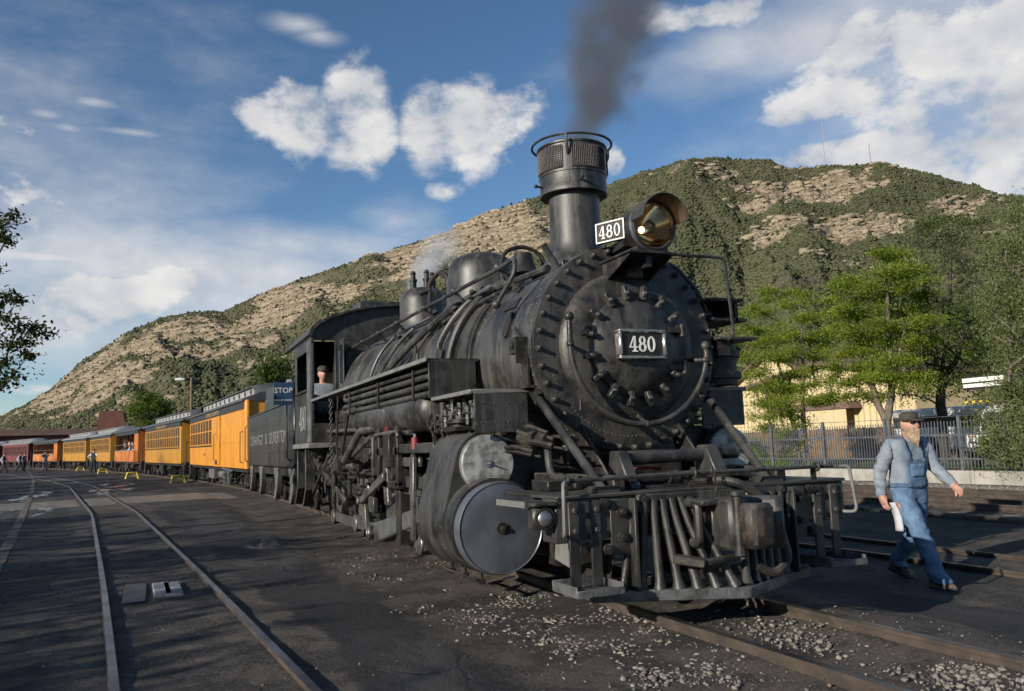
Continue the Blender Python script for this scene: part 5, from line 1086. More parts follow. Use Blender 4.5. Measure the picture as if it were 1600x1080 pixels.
for x in (-17.55, -15.4, -12.6, -10.4):
    MB().prism([(x - .35, .95), (x + .3, .95), (x + .15, .5), (x - .15, .25), (x - .3, .3), (x - .1, .6)], 'y', -1.36, -1.25).build('step_casting', M['pgrey'], ten, bev=.01)
MB().tube(fil([(-17.7, -1.43, 2.05), (-17.7, -1.5, 2.0), (-17.7, -1.5, 1.1), (-17.7, -1.43, 1.05)], .04), .015, 6).tube(fil([(-9.95, -1.42, 2.5), (-9.95, -1.5, 2.45), (-9.95, -1.5, 1.15), (-9.95, -1.42, 1.1)], .04), .015, 6).build('grab_iron', M['dark'], ten)

# ------------------------------------------------------------------ coaches
def paint(name, c, c2): return pm(name, c, .42, 0, c2, 1.3, .6, .03, 30, ((c2[0] * .7, c2[1] * .7, c2[2] * .8), (4, 4, .35), .25), .08)
M['yel'] = paint('coach_yellow', (.58, .245, .02), (.48, .195, .018)); M['yel_shaded'] = paint('coach_yellow_shaded', (.44, .21, .025), (.36, .165, .02)); M['org'] = paint('gondola_orange', (.46, .15, .028), (.36, .11, .022)); M['red2'] = paint('coach_maroon', (.16, .035, .04), (.12, .03, .035))  # second yellow is the coach yellow darkened for tree shade
M['roofd'] = pm('roof_dark', (.035, .036, .04), .6, 0, (.065, .066, .07), 2, .6, .1, 20); M['roofl'] = pm('roof_silver', (.24, .24, .245), .5, .1, (.15, .15, .155), 1.5, .6, .1, 20)
M['clere'] = pm('clerestory_grey', (.30, .30, .29), .6, 0, (.2, .2, .2), 3, .6); M['gold'] = pm('gold_leaf', (.55, .40, .16), .4, .3, (.4, .28, .1), 6)
M['lbrd'] = pm('letterboard_black', (.018, .018, .02), .5, 0, (.03, .03, .032), 3)
M['inside'] = pm('car_interior', (.03, .022, .016), .8, 0, (.05, .035, .025), 3)
M['slat'] = pm('canvas_side', (.46, .16, .03), .7, 0, (.22, .07, .02), 1.0, .6, .1, 10, ((.16, .05, .015), (9, 9, .2), .6))
M['cglass'] = glassmat('coach_window', (.012, .011, .010), .35); _b = M['cglass'].node_tree.nodes['Principled BSDF']; _b.inputs['Specular IOR Level'].default_value = .12; _b.inputs['Coat Weight'].default_value = 0.0
def coach(label, xf_, xr_, kind, body, W=2.5, roof='d', txt=True, detail=2):
    """xf_, xr_: where the front and rear ends stand along the track"""
    pf = Vector((xf_, float(yc(xf_)), float(rise(xf_)))); pr = Vector((xr_, float(yc(xr_)), float(rise(xr_))))
    L = (pf - pr).length; mid = (pf + pr) / 2; ang = math.atan2(pf.y - pr.y, pf.x - pr.x)
    car = thing('passenger_coach' if kind != 'open' else 'open_gondola_car', label, 'railway car', tuple(mid), ang, 'cars of the waiting train')
    car.rotation_euler = (0, -math.asin((pf.z - pr.z) / L), ang)
    h = L / 2; w = W / 2; z0, zw, zt, ze = .82, 1.62, 2.62, 2.90
    plat = .0 if kind == 'baggage' else .8
    fx, rx = h - plat, -h + .8
    sidem = body
    wl_ = MB()
    if kind == 'open':
        wl_.bx(rx, fx, -w, -w + .04, z0, zw - .05).bx(rx, fx, w - .04, w, z0, zw - .05).bx(rx, rx + .05, -w, w, z0, ze).bx(fx - 1.6, fx, -w, -w + .05, z0, ze).bx(fx - .05, fx, -w, w, z0, ze).bx(fx - 1.65, fx - 1.6, -w, w, z0, ze)
        wl_.build('wall', body, car, sm=0)
        sl_ = MB(); k = int((fx - 1.6 - rx) / .34)
        for i in range(k):
            x = rx + .1 + i * .34; sl_.prism([(x, -w - .03), (x + .12, -w - .07), (x + .3, -w - .03), (x + .3, -w), (x, -w)], 'z', z0 + .03, zw - .06)
        tag(sl_.build('side_canvas', M['slat'], car, sm=0), kind='stuff')
        for x in np.linspace(rx + .1, fx - 1.6, 6): MB().bx(x - .03, x + .03, -w, -w + .06, zw, ze).build('roof_post', M['lbrd'], car)
        MB().tube([(rx, -w, 1.98), (fx - 1.6, -w, 1.98)], .015, 6).bx(rx, fx - 1.6, -w - .04, -w + .05, zw - .05, zw).build('hand_rail', M['edge'], car)
        MB().bx(rx, fx, -.5, .5, .9, 1.5).build('bench', M['inside'], car)
    else:
        # window layout along the near side
        if kind == 'baggage': wx = [rx + .6 + .86 * i for i in range(8)]; ww = .36
        else:
            nw = int((fx - rx - .7) / .62); wx = [rx + .35 + (fx - rx - .7) * (i + .5) / nw for i in range(nw)]; ww = .235
        wl_.bx(rx, fx, -w, -w + .05, z0, zw).bx(rx, fx, -w, -w + .05, zt, ze)
        prev = rx
        for x in wx: wl_.bx(prev, x - ww, -w, -w + .05, zw, zt); prev = x + ww
        wl_.bx(prev, fx, -w, -w + .05, zw, zt)
        wl_.bx(rx, fx, w - .05, w, z0, ze).bx(rx, rx + .05, -w + .05, w - .05, z0, ze).bx(fx - .05, fx, -w + .05, w - .05, z0, ze)
        wl_.build('wall', body, car, sm=0, bev=.012 if detail > 1 else 0)
        if kind == 'baggage': MB().ring([(.11, z0), (.11, ze)], (fx - .02, -w + .09, 0), (0, 0, 1), 16, caps=True).build('corner_post', body, car)
        MB().bx(wx[0] - ww - .1, wx[-1] + ww + .1, -w - .035, -w + .01, zw - .06, zw - .01).build('window_sill', M['lbrd'], car, bev=.005)
        for x in wx:
            wf = MB()
            for (a, b, c, d) in ((x - ww, x - ww + .026, zw, zt), (x + ww - .026, x + ww, zw, zt), (x - ww + .026, x + ww - .026, zt - .04, zt), (x - ww + .026, x + ww - .026, zw, zw + .04), (x - ww + .026, x + ww - .026, 2.13, 2.17)): wf.bx(a, b, -w - .003, -w + .006, c, d)
            if kind == 'baggage': wf.bx(x - .012, x + .012, -w - .0035, -w + .006, zw, zt)
            wo = wf.build('window', body, car, sm=0)
            MB().bx(x - ww + .03, x + ww - .03, -w + .0005, -w + .005, zw + .03, zt - .03).build('pane', M['cglass'], wo, sm=0)
    # letterboard, belt rail
    MB().bx(rx - .02, fx + .01, -w - .02, -w, ze - .26, ze).build('letterboard', M['lbrd'] if kind != 'red' else body, car)
    if txt: text('lettering', 'DURANGO & SILVERTON', .20, M['gold'], car, face_m(((rx + fx) / 2 + (0.1 if kind == 'baggage' else 0), -w - .023, ze - .205), (1, 0, 0), (0, 0, 1)), sx=1.5, ext=.001)
    if kind == 'baggage':
        dx = 1.6
        dr = MB().bx(dx - .12, dx + .95, -w - .05, -w - .005, z0 + .08, zt + .0).build('baggage_door', body, car, bev=.01)
        MB().tube(fil([(dx + .1, -w - .05, 2.0), (dx + .1, -w - .12, 1.98), (dx + .1, -w - .12, 1.08), (dx + .1, -w - .05, 1.05)], .03), .014, 6).build('grab_iron', M['lbrd'], dr)
        MB().bx(dx + .35, dx + .62, -w - .058, -w - .05, 1.75, 2.55).build('door_panel', M['yel_shaded'], dr)
        MB().bx(dx + .05, dx + .5, -w - .07, -w - .05, .92, 1.05).build('door_sill_plate', M['lbrd'], dr)
        MB().tube(fil([(fx - .3, -w, 1.95), (fx - .3, -w - .09, 1.93), (fx - .3, -w - .09, 1.02), (fx - .3, -w, 1.0)], .03), .014, 6).build('grab_iron', M['lbrd'], car)
        text('lettering', 'COMBINE 212', .12, M['yel_shaded'], car, face_m((rx + 5.0, -w - .003, 1.22), (1, 0, 0), (0, 0, 1)), ext=.001)
    # roof
    rm = M['roofd'] if roof == 'd' else M['roofl']
    hp = [(-w - .08, ze - .03), (-w - .06, ze + .03), (-w * .86, ze + .14), (-w * .62, ze + .24), (0, ze + .30), (w * .62, ze + .24), (w * .86, ze + .14), (w + .06, ze + .03), (w + .08, ze - .03)]
    MB().prism(hp, 'x', -h - .05, h + .05).build('roof', rm, car, sm=50)
    if kind != 'open':
        c0, c1, cw = -h + 1.3, h - 1.3, w * .60
        zb, zp = ze + .22, ze + .48
        cl = MB()
        cl.prism([(-cw, zb), (-cw, zp), (cw, zp), (cw, zb)], 'x', c0, c1)
        clo = cl.build('clerestory', M['clere'] if kind != 'red' else M['roofl'], car, sm=0)
        tp = [(-cw - .09, zp), (-cw - .07, zp + .04), (-cw * .5, zp + .12), (0, zp + .14), (cw * .5, zp + .12), (cw + .07, zp + .04), (cw + .09, zp)]
        n_ = len(tp); cr = MB().prism(tp, 'x', c0 - .1, c1 + .1)
        for sgn, xe in ((-1, c0 - .1), (1, c1 + .1)):     # the hooded ends
            cr.add([(xe, y, z) for y, z in tp] + [(xe + sgn * .75, y * .9, ze + .05 + (z - zp) * .6) for y, z in tp], [(i, i + 1, n_ + i + 1, n_ + i) for i in range(n_ - 1)] + [tuple(range(n_, 2 * n_))])
        cr.build('clerestory_roof', rm, car, sm=50)
        nv_ = max(6, int((c1 - c0) / 1.05))
        for i in range(nv_):
            x = c0 + (c1 - c0) * (i + .5) / nv_; MB().bx(x - .17, x + .17, -cw - .006, -cw, zb + .06, zp - .05).build('vent_window', M['lbrd'], clo, sm=0)
    # platforms, steps, underframe
    for sgn in ((-1, 1) if plat else (-1,)):
        MB().bx(*sorted((sgn * h, sgn * (h - .8))), -w + .1, w - .1, .80, .90).prism([(sgn * (h - .05), .80), (sgn * (h - .65), .80), (sgn * (h - .6), .32), (sgn * (h - .1), .32)], 'y', -w + .05, -w + .3).build('end_platform', M['dark'], car)
        rl = MB()
        for y in (-w + .12, -.4, .4, w - .12): rl.cyl((sgn * (h - .03), y, .9), (sgn * (h - .03), y, 1.85), .02, n=6)
        rl.tube([(sgn * (h - .03), -w + .12, 1.85), (sgn * (h - .03), w - .12, 1.85)], .018, 6).build('end_railing', M['lbrd'], car)
        MB().bx(*sorted((sgn * h, sgn * (h + .55))), -.1, .1, .58, .78).build('coupler', M['dark'], car)
    uf = MB().bx(-h + .1, h - .1, -w + .12, w - .12, .70, .81).tube([(-h + 1.5, -w + .3, .72), (-h + 3.3, -w + .3, .42), (h - 3.3, -w + .3, .42), (h - 1.5, -w + .3, .72)], .02, 6)
    uf.build('underframe', M['dark'], car)
    MB().bx(-1.2, .3, -w + .1, -w + .5, .36, .70).cyl((.7, -w + .35, .52), (1.9, -w + .35, .52), .17, n=12).build('underfloor_box', M['pgrey'] if kind == 'baggage' else M['dark'], car)
    if kind == 'baggage':
        lad = MB()
        for x in (3.2, 3.5, 4.0, 4.3): lad.bx(x - .03, x + .03, -w + .02, -w + .08, .2, .8)
        for z in (.28, .45, .62): lad.bx(3.2, 3.5, -w + .02, -w + .08, z, z + .04).bx(4.0, 4.3, -w + .02, -w + .08, z, z + .04)
        lad.beam((2.8, -w + .05, .78), (4.9, -w + .05, .72), .04, .05).build('access_ladder', M['pgrey'], car)
    truck(car, -h + 1.9, 1.5, y=.86); truck(car, h - 1.9, 1.5, y=.86)
    return car
coach('bright yellow baggage and passenger car coupled behind the tender', -20.2, -35.2, 'baggage', M['yel'], 2.55)
coach('yellow passenger coach second in the train, its paint darkened for tree shade', -36.6, -50.2, 'coach', M['yel_shaded'])
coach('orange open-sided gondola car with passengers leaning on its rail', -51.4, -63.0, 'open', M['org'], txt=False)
coach('shade-toned yellow passenger coach just behind the nearer open gondola', -64.0, -76.8, 'coach', M['yel_shaded'], roof='l', detail=1, txt=False)
coach('shade-toned yellow passenger coach between the coach ahead and the far gondola', -77.8, -90.6, 'coach', M['yel_shaded'], roof='l', detail=1, txt=False)
coach('farther dark open gondola car ahead of the red coaches', -91.8, -104.5, 'open', M['org'], txt=False)
coach('maroon coach with white roof beyond the far gondola', -105.6, -118.5, 'red', M['red2'], roof='l', detail=1, txt=False)
coach('last maroon coach at the left edge of the train', -119.6, -132.5, 'red', M['red2'], roof='l', detail=1, txt=False)
# yellow step stools beside the cars
M['ysteel'] = pm('stool_yellow', (.62, .50, .03), .5)
for k, (x, y, lab) in enumerate(((278, 755, 'nearest yellow step stool below the second coach'), (206, 748, 'yellow step stool beside the orange gondola'), (160, 740, 'yellow step stool below the coach behind the gondola'), (125.5, 736, 'yellow step stool farther up near the uniformed man'), (86, 733, 'farthest yellow step stool near the man in grey'))):
    p = at(x, y, Z=.0)
    for _ in range(6): p = at(x, y, Z=float(gz(p.x, p.y)))
    st_ = thing('step_stool', lab, 'stool', tuple(p), .1, 'yellow step stools'); 
    MB().bx(-.16, .16, -.26, .26, .34, .38).build('tread', M['ysteel'], st_, bev=.01)
    for sx in (-1, 1):
        for sy in (-1, 1): MB().beam((sx * .14, sy * .24, .35), (sx * .24, sy * .34, 0), .045, .045).build('leg', M['ysteel'], st_)
    MB().bx(-.2, .2, -.3, -.27, .14, .18).bx(-.2, .2, .27, .3, .14, .18).bx(.17, .2, -.3, .3, .14, .18).build('brace', M['ysteel'], st_)
# ------------------------------------------------------------------ the far side of the yard: wall, fence, buildings, cars
WY = 17.0
M['conc'] = pm('retaining_concrete', (.34, .32, .285), .85, 0, (.22, .205, .18), 1.2, .6, .25, 25, ((.14, .125, .1), (3, 3, .5), .5), coord='World')
wallt = thing('retaining_wall', 'low pale concrete retaining wall behind the walking man', 'wall', (0, 0, 0))
for i, x in enumerate(np.arange(-46, 14, 3.0)): MB().bx(x, x + 2.985, WY, WY + .35, -.6, .055).build('wall_panel', M['conc'], wallt, bev=.012)
# raised ground behind it
M['grass'] = pm('rough_grass', (.055, .075, .02), .9, 0, (.10, .095, .045), 1.5, .6, .6, 20, coord='World')
bank = MB().bx(-60, 16, WY + .35, 60, -.5, .03); tag(bank.build('upper_ground', M['grass'], None, sm=0), 'grassy lot behind the concrete wall', None, kind='structure')
M['galv'] = pm('galvanised_steel', (.17, .18, .205), .5, .4, (.10, .105, .12), 5, .6)
fn = thing('picket_fence', 'grey metal picket fence standing on the concrete wall', 'fence', (0, 0, 0))
FX0, FX1 = -34.0, -3.0
p0 = None
for x in np.arange(FX0, FX1, 2.62) :
    o = MB().bx(-.04, .04, -.04, .04, .05, 1.60).bx(-.05, .05, -.05, .05, 1.60, 1.615).build('post', M['galv'], fn) if p0 is None else p0.copy()
    if p0 is None: p0 = o
    else: COL.objects.link(o)
    o.location = (x - .03, WY + .17, 0)
for z in (.38, 1.06): MB().bx(FX0, FX1, WY + .15, WY + .185, z - .025, z + .025).build('fence_rail', M['galv'], fn)
k0 = None
for i, x in enumerate(np.arange(FX0 + .1, FX1, .108)):
    o = MB().bx(-.011, .011, -.011, .011, .12, 1.46).build('picket', M['galv'], fn, sm=0) if k0 is None else k0.copy()
    if k0 is None: k0 = o
    else: COL.objects.link(o)
    o.location = (x, WY + .128, rnd.uniform(-.01, .01))
MB().tube([(FX0, WY + .17, 1.585), (FX1, WY + .17, 1.585)], .008, 5).build('top_wire', M['galv'], fn)
# brown timber fence farther back
M['wood'] = pm('brown_fence_board', (.135, .085, .05), .85, 0, (.20, .135, .08), 3, .6, .3, 20, ((.075, .05, .03), (8, 8, .4), .5), coord='World')
tf = thing('timber_fence', 'brown board fence behind the metal picket fence', 'fence', (0, 0, 0))
b0_ = None
for i, x in enumerate(np.arange(-42, -16.5, .155)):
    o = MB().bx(-.073, .073, -.012, .012, .0, 1.42).build('board', M['wood'], tf, sm=0) if b0_ is None else b0_.copy()
    if b0_ is None: b0_ = o
    else: COL.objects.link(o)
    o.location = (x, 25 + rnd.uniform(-.01, .01), rnd.uniform(-.03, .03)); o.rotation_euler = (0, rnd.uniform(-.01, .01), 0)
# tan board-and-batten building
M['tan'] = pm('tan_siding', (.56, .45, .27), .7, 0, (.50, .40, .23), .8, .6, .1, 20, ((.4, .31, .18), (3, 3, .3), .35), coord='World')
M['tan2'] = pm('tan_batten', (.42, .33, .19), .7, 0, (.36, .28, .16), 1.0, .6, coord='World')
M['shing'] = pm('brown_roofing', (.10, .058, .045), .8, 0, (.15, .095, .075), 2.5, .6, .3, 15, coord='World')
def gable(label, xa, xb, y, depth, z0, ze, zp, batten=.45, rot=0.0, cx=None):
    b = thing('tan_building', label, 'building', (0, 0, 0)); cx = (xa + xb) / 2 if cx is None else cx
    MB().prism([(xa, z0), (xb, z0), (xb, ze), (cx, zp), (xa, ze)], 'y', y, y + depth).build('wall', M['tan'], b, sm=0)
    i = 0; bm_ = None
    for x in np.arange(xa + .1, xb, batten):
        zt_ = ze + (zp - ze) * (1 - abs(x - cx) / max(cx - xa, xb - cx)) - .05
        MB().bx(x - .03, x + .03, y - .035, y, z0, zt_).build('batten', M['tan2'], b, sm=0)
    for (p, q) in (((xa, ze), (cx, zp)), ((cx, zp), (xb, ze))):
        dx = (q[0] - p[0]); dz = q[1] - p[1]; e = .08
        pp_ = (p[0] - dx * e, p[1] - dz * e) if p[0] == xa else p; qq = (q[0] + dx * e, q[1] + dz * e) if q[0] == xb else q
        MB().prism([(pp_[0], pp_[1] + .01), (qq[0], qq[1] + .01), (qq[0], qq[1] + .22), (pp_[0], pp_[1] + .22)], 'y', y - .7, y + depth + .4).build('roof', M['shing'], b, sm=0)
    return b
bd = gable('tan board and batten building with brown gable roof behind the trees', -39.5, -26.3, 34, 14, 0, 4.4, 5.4)
for i in range(6):
    MB().bx(-36.2 + i * .98, -36.2 + i * .98 + .96, 33.0, 33.05, .0, 2.62).build('shed_door', M['tan'], bd, bev=.01)
MB().prism([(-36.6, 2.62), (-30.0, 2.62), (-30.2, 3.05), (-36.4, 3.05)], 'y', 32.9, 34).build('lean_to_roof', M['shing'], bd)
gable('left tan building with red-brown gable roof seen past the engine', -50, -38.5, 40, 12, 0, 4.6, 7.6)
# parked white sport utility vehicle, its front to the fence
jp = thing('parked_suv', 'white boxy off-road vehicle parked behind the picket fence', 'car', (-11.35, 20.6, .03), R(-72))
M['wpaint'] = pm('white_car_paint', (.62, .62, .62), .3, 0, (.55, .55, .55), 2); M['tyre'] = pm('tyre', (.02, .02, .02), .8); M['amber'] = pm('amber_lamp', (.75, .25, .03), .3)
MB().prism([(-2.2, .45), (1.55, .45), (1.62, .62), (1.6, 1.0), (.55, 1.08), (.1, 1.72), (-2.1, 1.76), (-2.25, 1.0)], 'y', -.78, .78).build('body', M['wpaint'], jp, sm=20, bev=.05)
MB().prism([(.56, 1.11), (.14, 1.66), (.13, 1.66), (.545, 1.11)], 'y', -.68, .68).xf(Matrix.Translation((.035, 0, .01))).build('windshield', M['glass'], jp)
MB().bx(-1.9, .0, -.795, -.785, 1.12, 1.6).build('side_window', M['glass'], jp); MB().bx(1.6, 1.63, -.42, .42, .62, .95).build('grille', M['lbrd'], jp)
for s in (-1, 1):
    MB().ring([(.09, 0), (.09, .03), (.07, .045), (0, .05)], (1.595, s * .58, .80), (1, 0, 0), 18).build('headlight', M['steel'], jp)
    MB().bx(1.58, 1.625, s * .6 - .1, s * .6 + .1, .92, .97).build('turn_signal', M['amber'], jp)
    for x in (1.0, -1.4): MB().ring([(.16, -.1), (.3, -.11), (.36, -.08), (.36, .08), (.3, .11), (.16, .1)], (x, s * .72, .36), (0, 1, 0), 22).build('wheel', M['tyre'], jp)
    MB().bx(.3, .42, *sorted((s * .8, s * .98)), 1.12, 1.28).build('mirror', M['lbrd'], jp, bev=.02)
MB().bx(1.62, 1.78, -.82, .82, .46, .62).build('bumper', M['lbrd'], jp, bev=.02)
# white coach bus behind
bs = thing('parked_bus', 'long white bus with dark window band beyond the off-road vehicle', 'bus', (-14.5, 26.0, .03), R(4))
MB().bx(-5, 5, -1.2, 1.2, .4, 2.05).build('body', M['wpaint'], bs, bev=.1); MB().bx(-4.9, 4.9, -1.215, -1.2, 1.28, 1.72).build('window_band', M['glass'], bs)
for x in (-3.4, 3.2): MB().ring([(.2, -.1), (.45, -.12), (.5, -.08), (.5, .08), (.45, .12), (.2, .1)], (x, -1.1, .5), (0, 1, 0), 22).build('wheel', M['tyre'], bs)
# clearance bars hung over the lot entrance
gb = thing('clearance_bar', 'twin white bars over a yellow and black striped bar above the lot', 'sign', (0, 0, 0))
MB().bx(-12.82, -11.35, 20.5, 20.54, 2.70, 2.835).build('white_panel', M['white'], gb); MB().bx(-12.8, -11.35, 20.5, 20.54, 2.53, 2.645).build('white_panel', M['white'], gb)
MB().bx(-12.83, -10.2, 20.545, 20.6, 2.45, 2.87).build('back_board', M['lbrd'], gb)
for i in range(12): MB().bx(-12.8 + i * .125, -12.8 + i * .125 + .122, 20.5, 20.55, 2.04, 2.10).build('stripe', M['ysteel'] if i % 2 == 0 else M['lbrd'], gb, sm=0)
MB().cyl((-10.1, 20.62, 0), (-10.1, 20.62, 3.0), .05, n=10).build('post', M['lbrd'], gb)
MB().tube([(-12.8, 20.57, 2.07), (-10.1, 20.6, 2.07)], .018, 6).build('hanger', M['lbrd'], gb)
# grey shed glimpsed between trunk and man
sh_ = thing('grey_shed', 'small grey shed behind the fence beside the tree trunk', 'shed', (-19.0, 31, 0))
MB().bx(-.9, .9, 0, 1.5, 0, 2.1).build('wall', M['galv'], sh_); MB().prism([(-1.05, 2.1), (1.05, 2.1), (.9, 2.3), (-.9, 2.3)], 'y', -.15, 1.65).build('roof', M['roofd'], sh_); MB().bx(.2, .6, -.02, 0, 1.0, 1.6).build('window', M['glass'], sh_)

# ------------------------------------------------------------------ far left: tower, sheds, lamp post, masts on the ridge
M['brick'] = pm('red_brown_siding', (.16, .06, .045), .8, 0, (.12, .045, .035), 1.0, .6, coord='World')
tw = thing('coal_tower', 'red-brown boxy building behind the yellow coaches', 'building', (-136, -9.6, .6), 0); tw.scale = (.85, .85, .9)
MB().bx(-3, 3, -2.0, 2.3, 0, 8.6).build('wall', M['brick'], tw, sm=0); MB().prism([(-2.3, 5.6), (2.6, 5.6), (1.9, 8.9), (-1.6, 8.9)], 'x', -3.2, 3.3).build('upper_storey', M['brick'], tw, sm=0)
MB().prism([(-3.2, 6.6), (-2.0, 7.4), (-2.0, 6.6)], 'x', -3, 3.2).build('canopy', M['brick'], tw, sm=0); MB().bx(3.3, 3.35, .6, 1.9, 4.6, 6.3).build('door', M['lbrd'], tw, sm=0)
sdp = thing('station_shed', 'long low brown shed roof behind the maroon coaches', 'building', (-150, -22, 1.0), .25)
MB().bx(-4, 4, -20, 14, 0, 4.6).build('wall', M['brick'], sdp, sm=0); MB().prism([(-5, 4.6), (5, 4.6), (4, 5.6), (-4, 5.6)], 'y', -21, 15).build('roof', M['shing'], sdp, sm=0)
lp = thing('street_lamp', 'pale cobra-head street lamp on a wooden pole above the coaches', 'lamp', (-74.0, -.65, float(gz(-74, 2))))
MB().cyl((0, 0, 0), (0, 0, 8.3), .13, .1, n=8).build('pole', M['wood'], lp); MB().tube([(0, 0, 7.9), (-.1, -.9, 8.15)], .04, 6).build('arm', M['galv'], lp); MB().ring([(.0, 0), (.12, .05), (.17, .3), (.12, .75), (0, .85)], (-.05, -.55, 8.12), (-.1, -1, .05), 10).build('lamp_head', M['white'], lp)
M['mast'] = pm('mast_steel', (.3, .28, .28), .6)
for k, (x, yb, yt, lab) in enumerate(((1290, 259, 190, 'taller lattice radio mast on the ridge'), (1361, 256, 222, 'shorter radio mast on the ridge to the right'))):
    d = 1255; b_ = at(x, yb + 4, D=d); t_ = at(x - 2, yt, D=d); h_ = t_.z - b_.z
    m_ = thing('radio_mast', lab, 'mast', tuple(b_))
    for a in range(3): c, s = math.cos(a * 2.09) * 1.4, math.sin(a * 2.09) * 1.4; MB().cyl((c, s, -6), (c * .35, s * .35, h_), .28, n=4).build('leg', M['mast'], m_)
    br = MB()
    for i in range(int(h_ / 3)):
        f0, f1 = 1 - .65 * i * 3 / h_, 1 - .65 * (i + 1) * 3 / h_
        for a in range(3): br.beam((math.cos(a * 2.09) * 1.4 * f0, math.sin(a * 2.09) * 1.4 * f0, i * 3), (math.cos((a + 1) * 2.09) * 1.4 * f1, math.sin((a + 1) * 2.09) * 1.4 * f1, i * 3 + 3), .14, .14)
    tag(br.build('bracing', M['mast'], m_, sm=0), kind='stuff')
# a few timbers stacked along the storage tracks
for k, (x, y, L_, lab) in enumerate(((-2.6, 9.0, 6.4, 'long weathered timber lying nearest the dark yard'), (-9.6, 9.1, 6.6, 'weathered timber lying beyond the engine pilot'), (4.6, 9.1, 6.0, 'weathered timber at the right edge of the yard'))):
    o = MB().bx(-L_ / 2, L_ / 2, -.1, .1, 0, .09).build('timber', M['tie'], None, bev=.015); o.location = (x, y, float(gz(x, y)) - .01); o.rotation_euler = (0, 0, rnd.uniform(-.03, .03)); tag(o, lab, 'timber', 'timbers along the storage tracks')
# ------------------------------------------------------------------ trees
M['bark'] = pm('bark', (.085, .068, .052), .9, 0, (.15, .125, .1), 6, .6, .6, 25, coord='World'); M['bark2'] = pm('dark_bark', (.035, .03, .026), .9, 0, (.06, .052, .044), 6, .6, .5, 25, coord='World')
M['lf1'] = leafmat('locust_leaf', (.115, .155, .020), (.28, .33, .05), .48, .7); M['lf2'] = leafmat('green_leaf', (.07, .10, .016), (.13, .165, .03), .4); M['lf3'] = leafmat('olive_leaf', (.045, .07, .016), (.11, .13, .035), .35)
M['lf4'] = leafmat('willow_leaf', (.115, .14, .055), (.21, .24, .105), .4); M['lfd'] = leafmat('shade_leaf', (.022, .036, .010), (.055, .07, .02), .3); M['lfb'] = leafmat('box_leaf', (.10, .20, .02), (.2, .32, .04), .35)
def tree(name, label, cat, base, trunks, pts, leaf, bark, nl, ls, spread, tr=.12, seed=1, flat=.35, group=None, tip=.012, along=.25):
    """trunks: polylines from the base; pts: leaf-cluster centres (absolute); branches are grown from the trunks to every cluster"""
    r = np.random.default_rng(seed)
    root = thing(name, label, cat, tuple(base), 0, group); B = np.array(base, float)
    P, par = [], []
    for tk in trunks:
        last = -1
        for i in range(len(tk) - 1):
            a, b = np.array(tk[i], float), np.array(tk[i + 1], float); k = max(2, int(np.linalg.norm(b - a) / .3))
            for j in range(k + (i == len(tk) - 2)):
                P.append(a + (b - a) * j / k + (r.normal(0, .02, 3) if j else 0)); par.append(last); last = len(P) - 1
    nT = len(P)
    pts = np.array(pts, float); order = np.argsort(np.linalg.norm(pts - np.array(P[nT // 2]), axis=1)); tips = []
    for q in pts[order]:
        A = np.array(P); d = np.linalg.norm(A - q, axis=1) + np.maximum(0, A[:, 2] - q[2] + .1) * 1.5
        j = int(np.argmin(d)); a = A[j]; L = np.linalg.norm(q - a); k = max(1, int(L / .35)); last = j
        mid = (a + q) / 2 + np.array([0, 0, .08 * L]) + r.normal(0, .06 * L, 3)
        for i in range(1, k + 1):
            t_ = i / k; p = (1 - t_) ** 2 * a + 2 * t_ * (1 - t_) * mid + t_ * t_ * q
            P.append(p); par.append(last); last = len(P) - 1
        tips.append(last)
    P = np.array(P); cnt = np.zeros(len(P)); cnt[tips] = 1
    for i in range(len(P) - 1, -1, -1):
        if par[i] >= 0: cnt[par[i]] += cnt[i]
    rad = tip * np.maximum(cnt, 1) ** .5; rad *= np.where(np.arange(len(P)) < nT, 1.0, 1.0); rad = np.minimum(rad * max(1.0, 1.0), tr)
    sc = tr / max(rad[:nT].max(), 1e-4); rad[:nT] *= sc ** .8
    V, Fc = [], []; n = 6
    for i in range(len(P)):
        j = par[i]
        if j < 0: continue
        a, b = P[j], P[i]; d = b - a; L = np.linalg.norm(d)
        if L < 1e-4: continue
        d /= L; u = np.cross(d, [0, 0, 1.0] if abs(d[2]) < .9 else [1.0, 0, 0]); u /= np.linalg.norm(u); w = np.cross(d, u); o = len(V)
        r0, r1 = min(rad[j], rad[i] * 1.5), rad[i]
        for (c, rr) in ((a - d * r0 * .3, r0), (b, r1)):
            for k in range(n): an = 2 * math.pi * k / n; V.append(c + (u * math.cos(an) + w * math.sin(an)) * rr)
        Fc += [(o + k, o + (k + 1) % n, o + n + (k + 1) % n, o + n + k) for k in range(n)]
    bulk('trunk', np.array(V) - B, Fc, bark, root, True)
    # leaves in flattened sprays round the twig ends
    m = len(pts); per = max(1, int(nl * (1 - along) / m)); c = np.repeat(P[tips], per, axis=0)
    s_ = np.repeat(r.uniform(.6, 1.3, m), per)[:, None]
    off = r.normal(0, 1, (len(c), 3)) * np.array([spread, spread, spread * flat]) * s_
    c = c + off
    ex = r.integers(nT, len(P), int(nl * along)) if len(P) > nT else np.zeros(0, int)
    c = np.concatenate([c, P[ex] + r.normal(0, .12 * spread / .3, (len(ex), 3))]); k = len(c)
    nrm = r.normal(0, 1, (k, 3)) + np.array([0, 0, .9]); nrm /= np.linalg.norm(nrm, axis=1)[:, None]
    t1 = np.cross(nrm, r.normal(0, 1, (k, 3))); t1 /= np.linalg.norm(t1, axis=1)[:, None]; t2 = np.cross(nrm, t1)
    s = ls * r.uniform(.6, 1.35, k)[:, None]
    q = np.stack([c - t1 * s * .5, c + t2 * s * .27 + nrm * s * .06, c + t1 * s * .5, c - t2 * s * .27 + nrm * s * .06], 1)
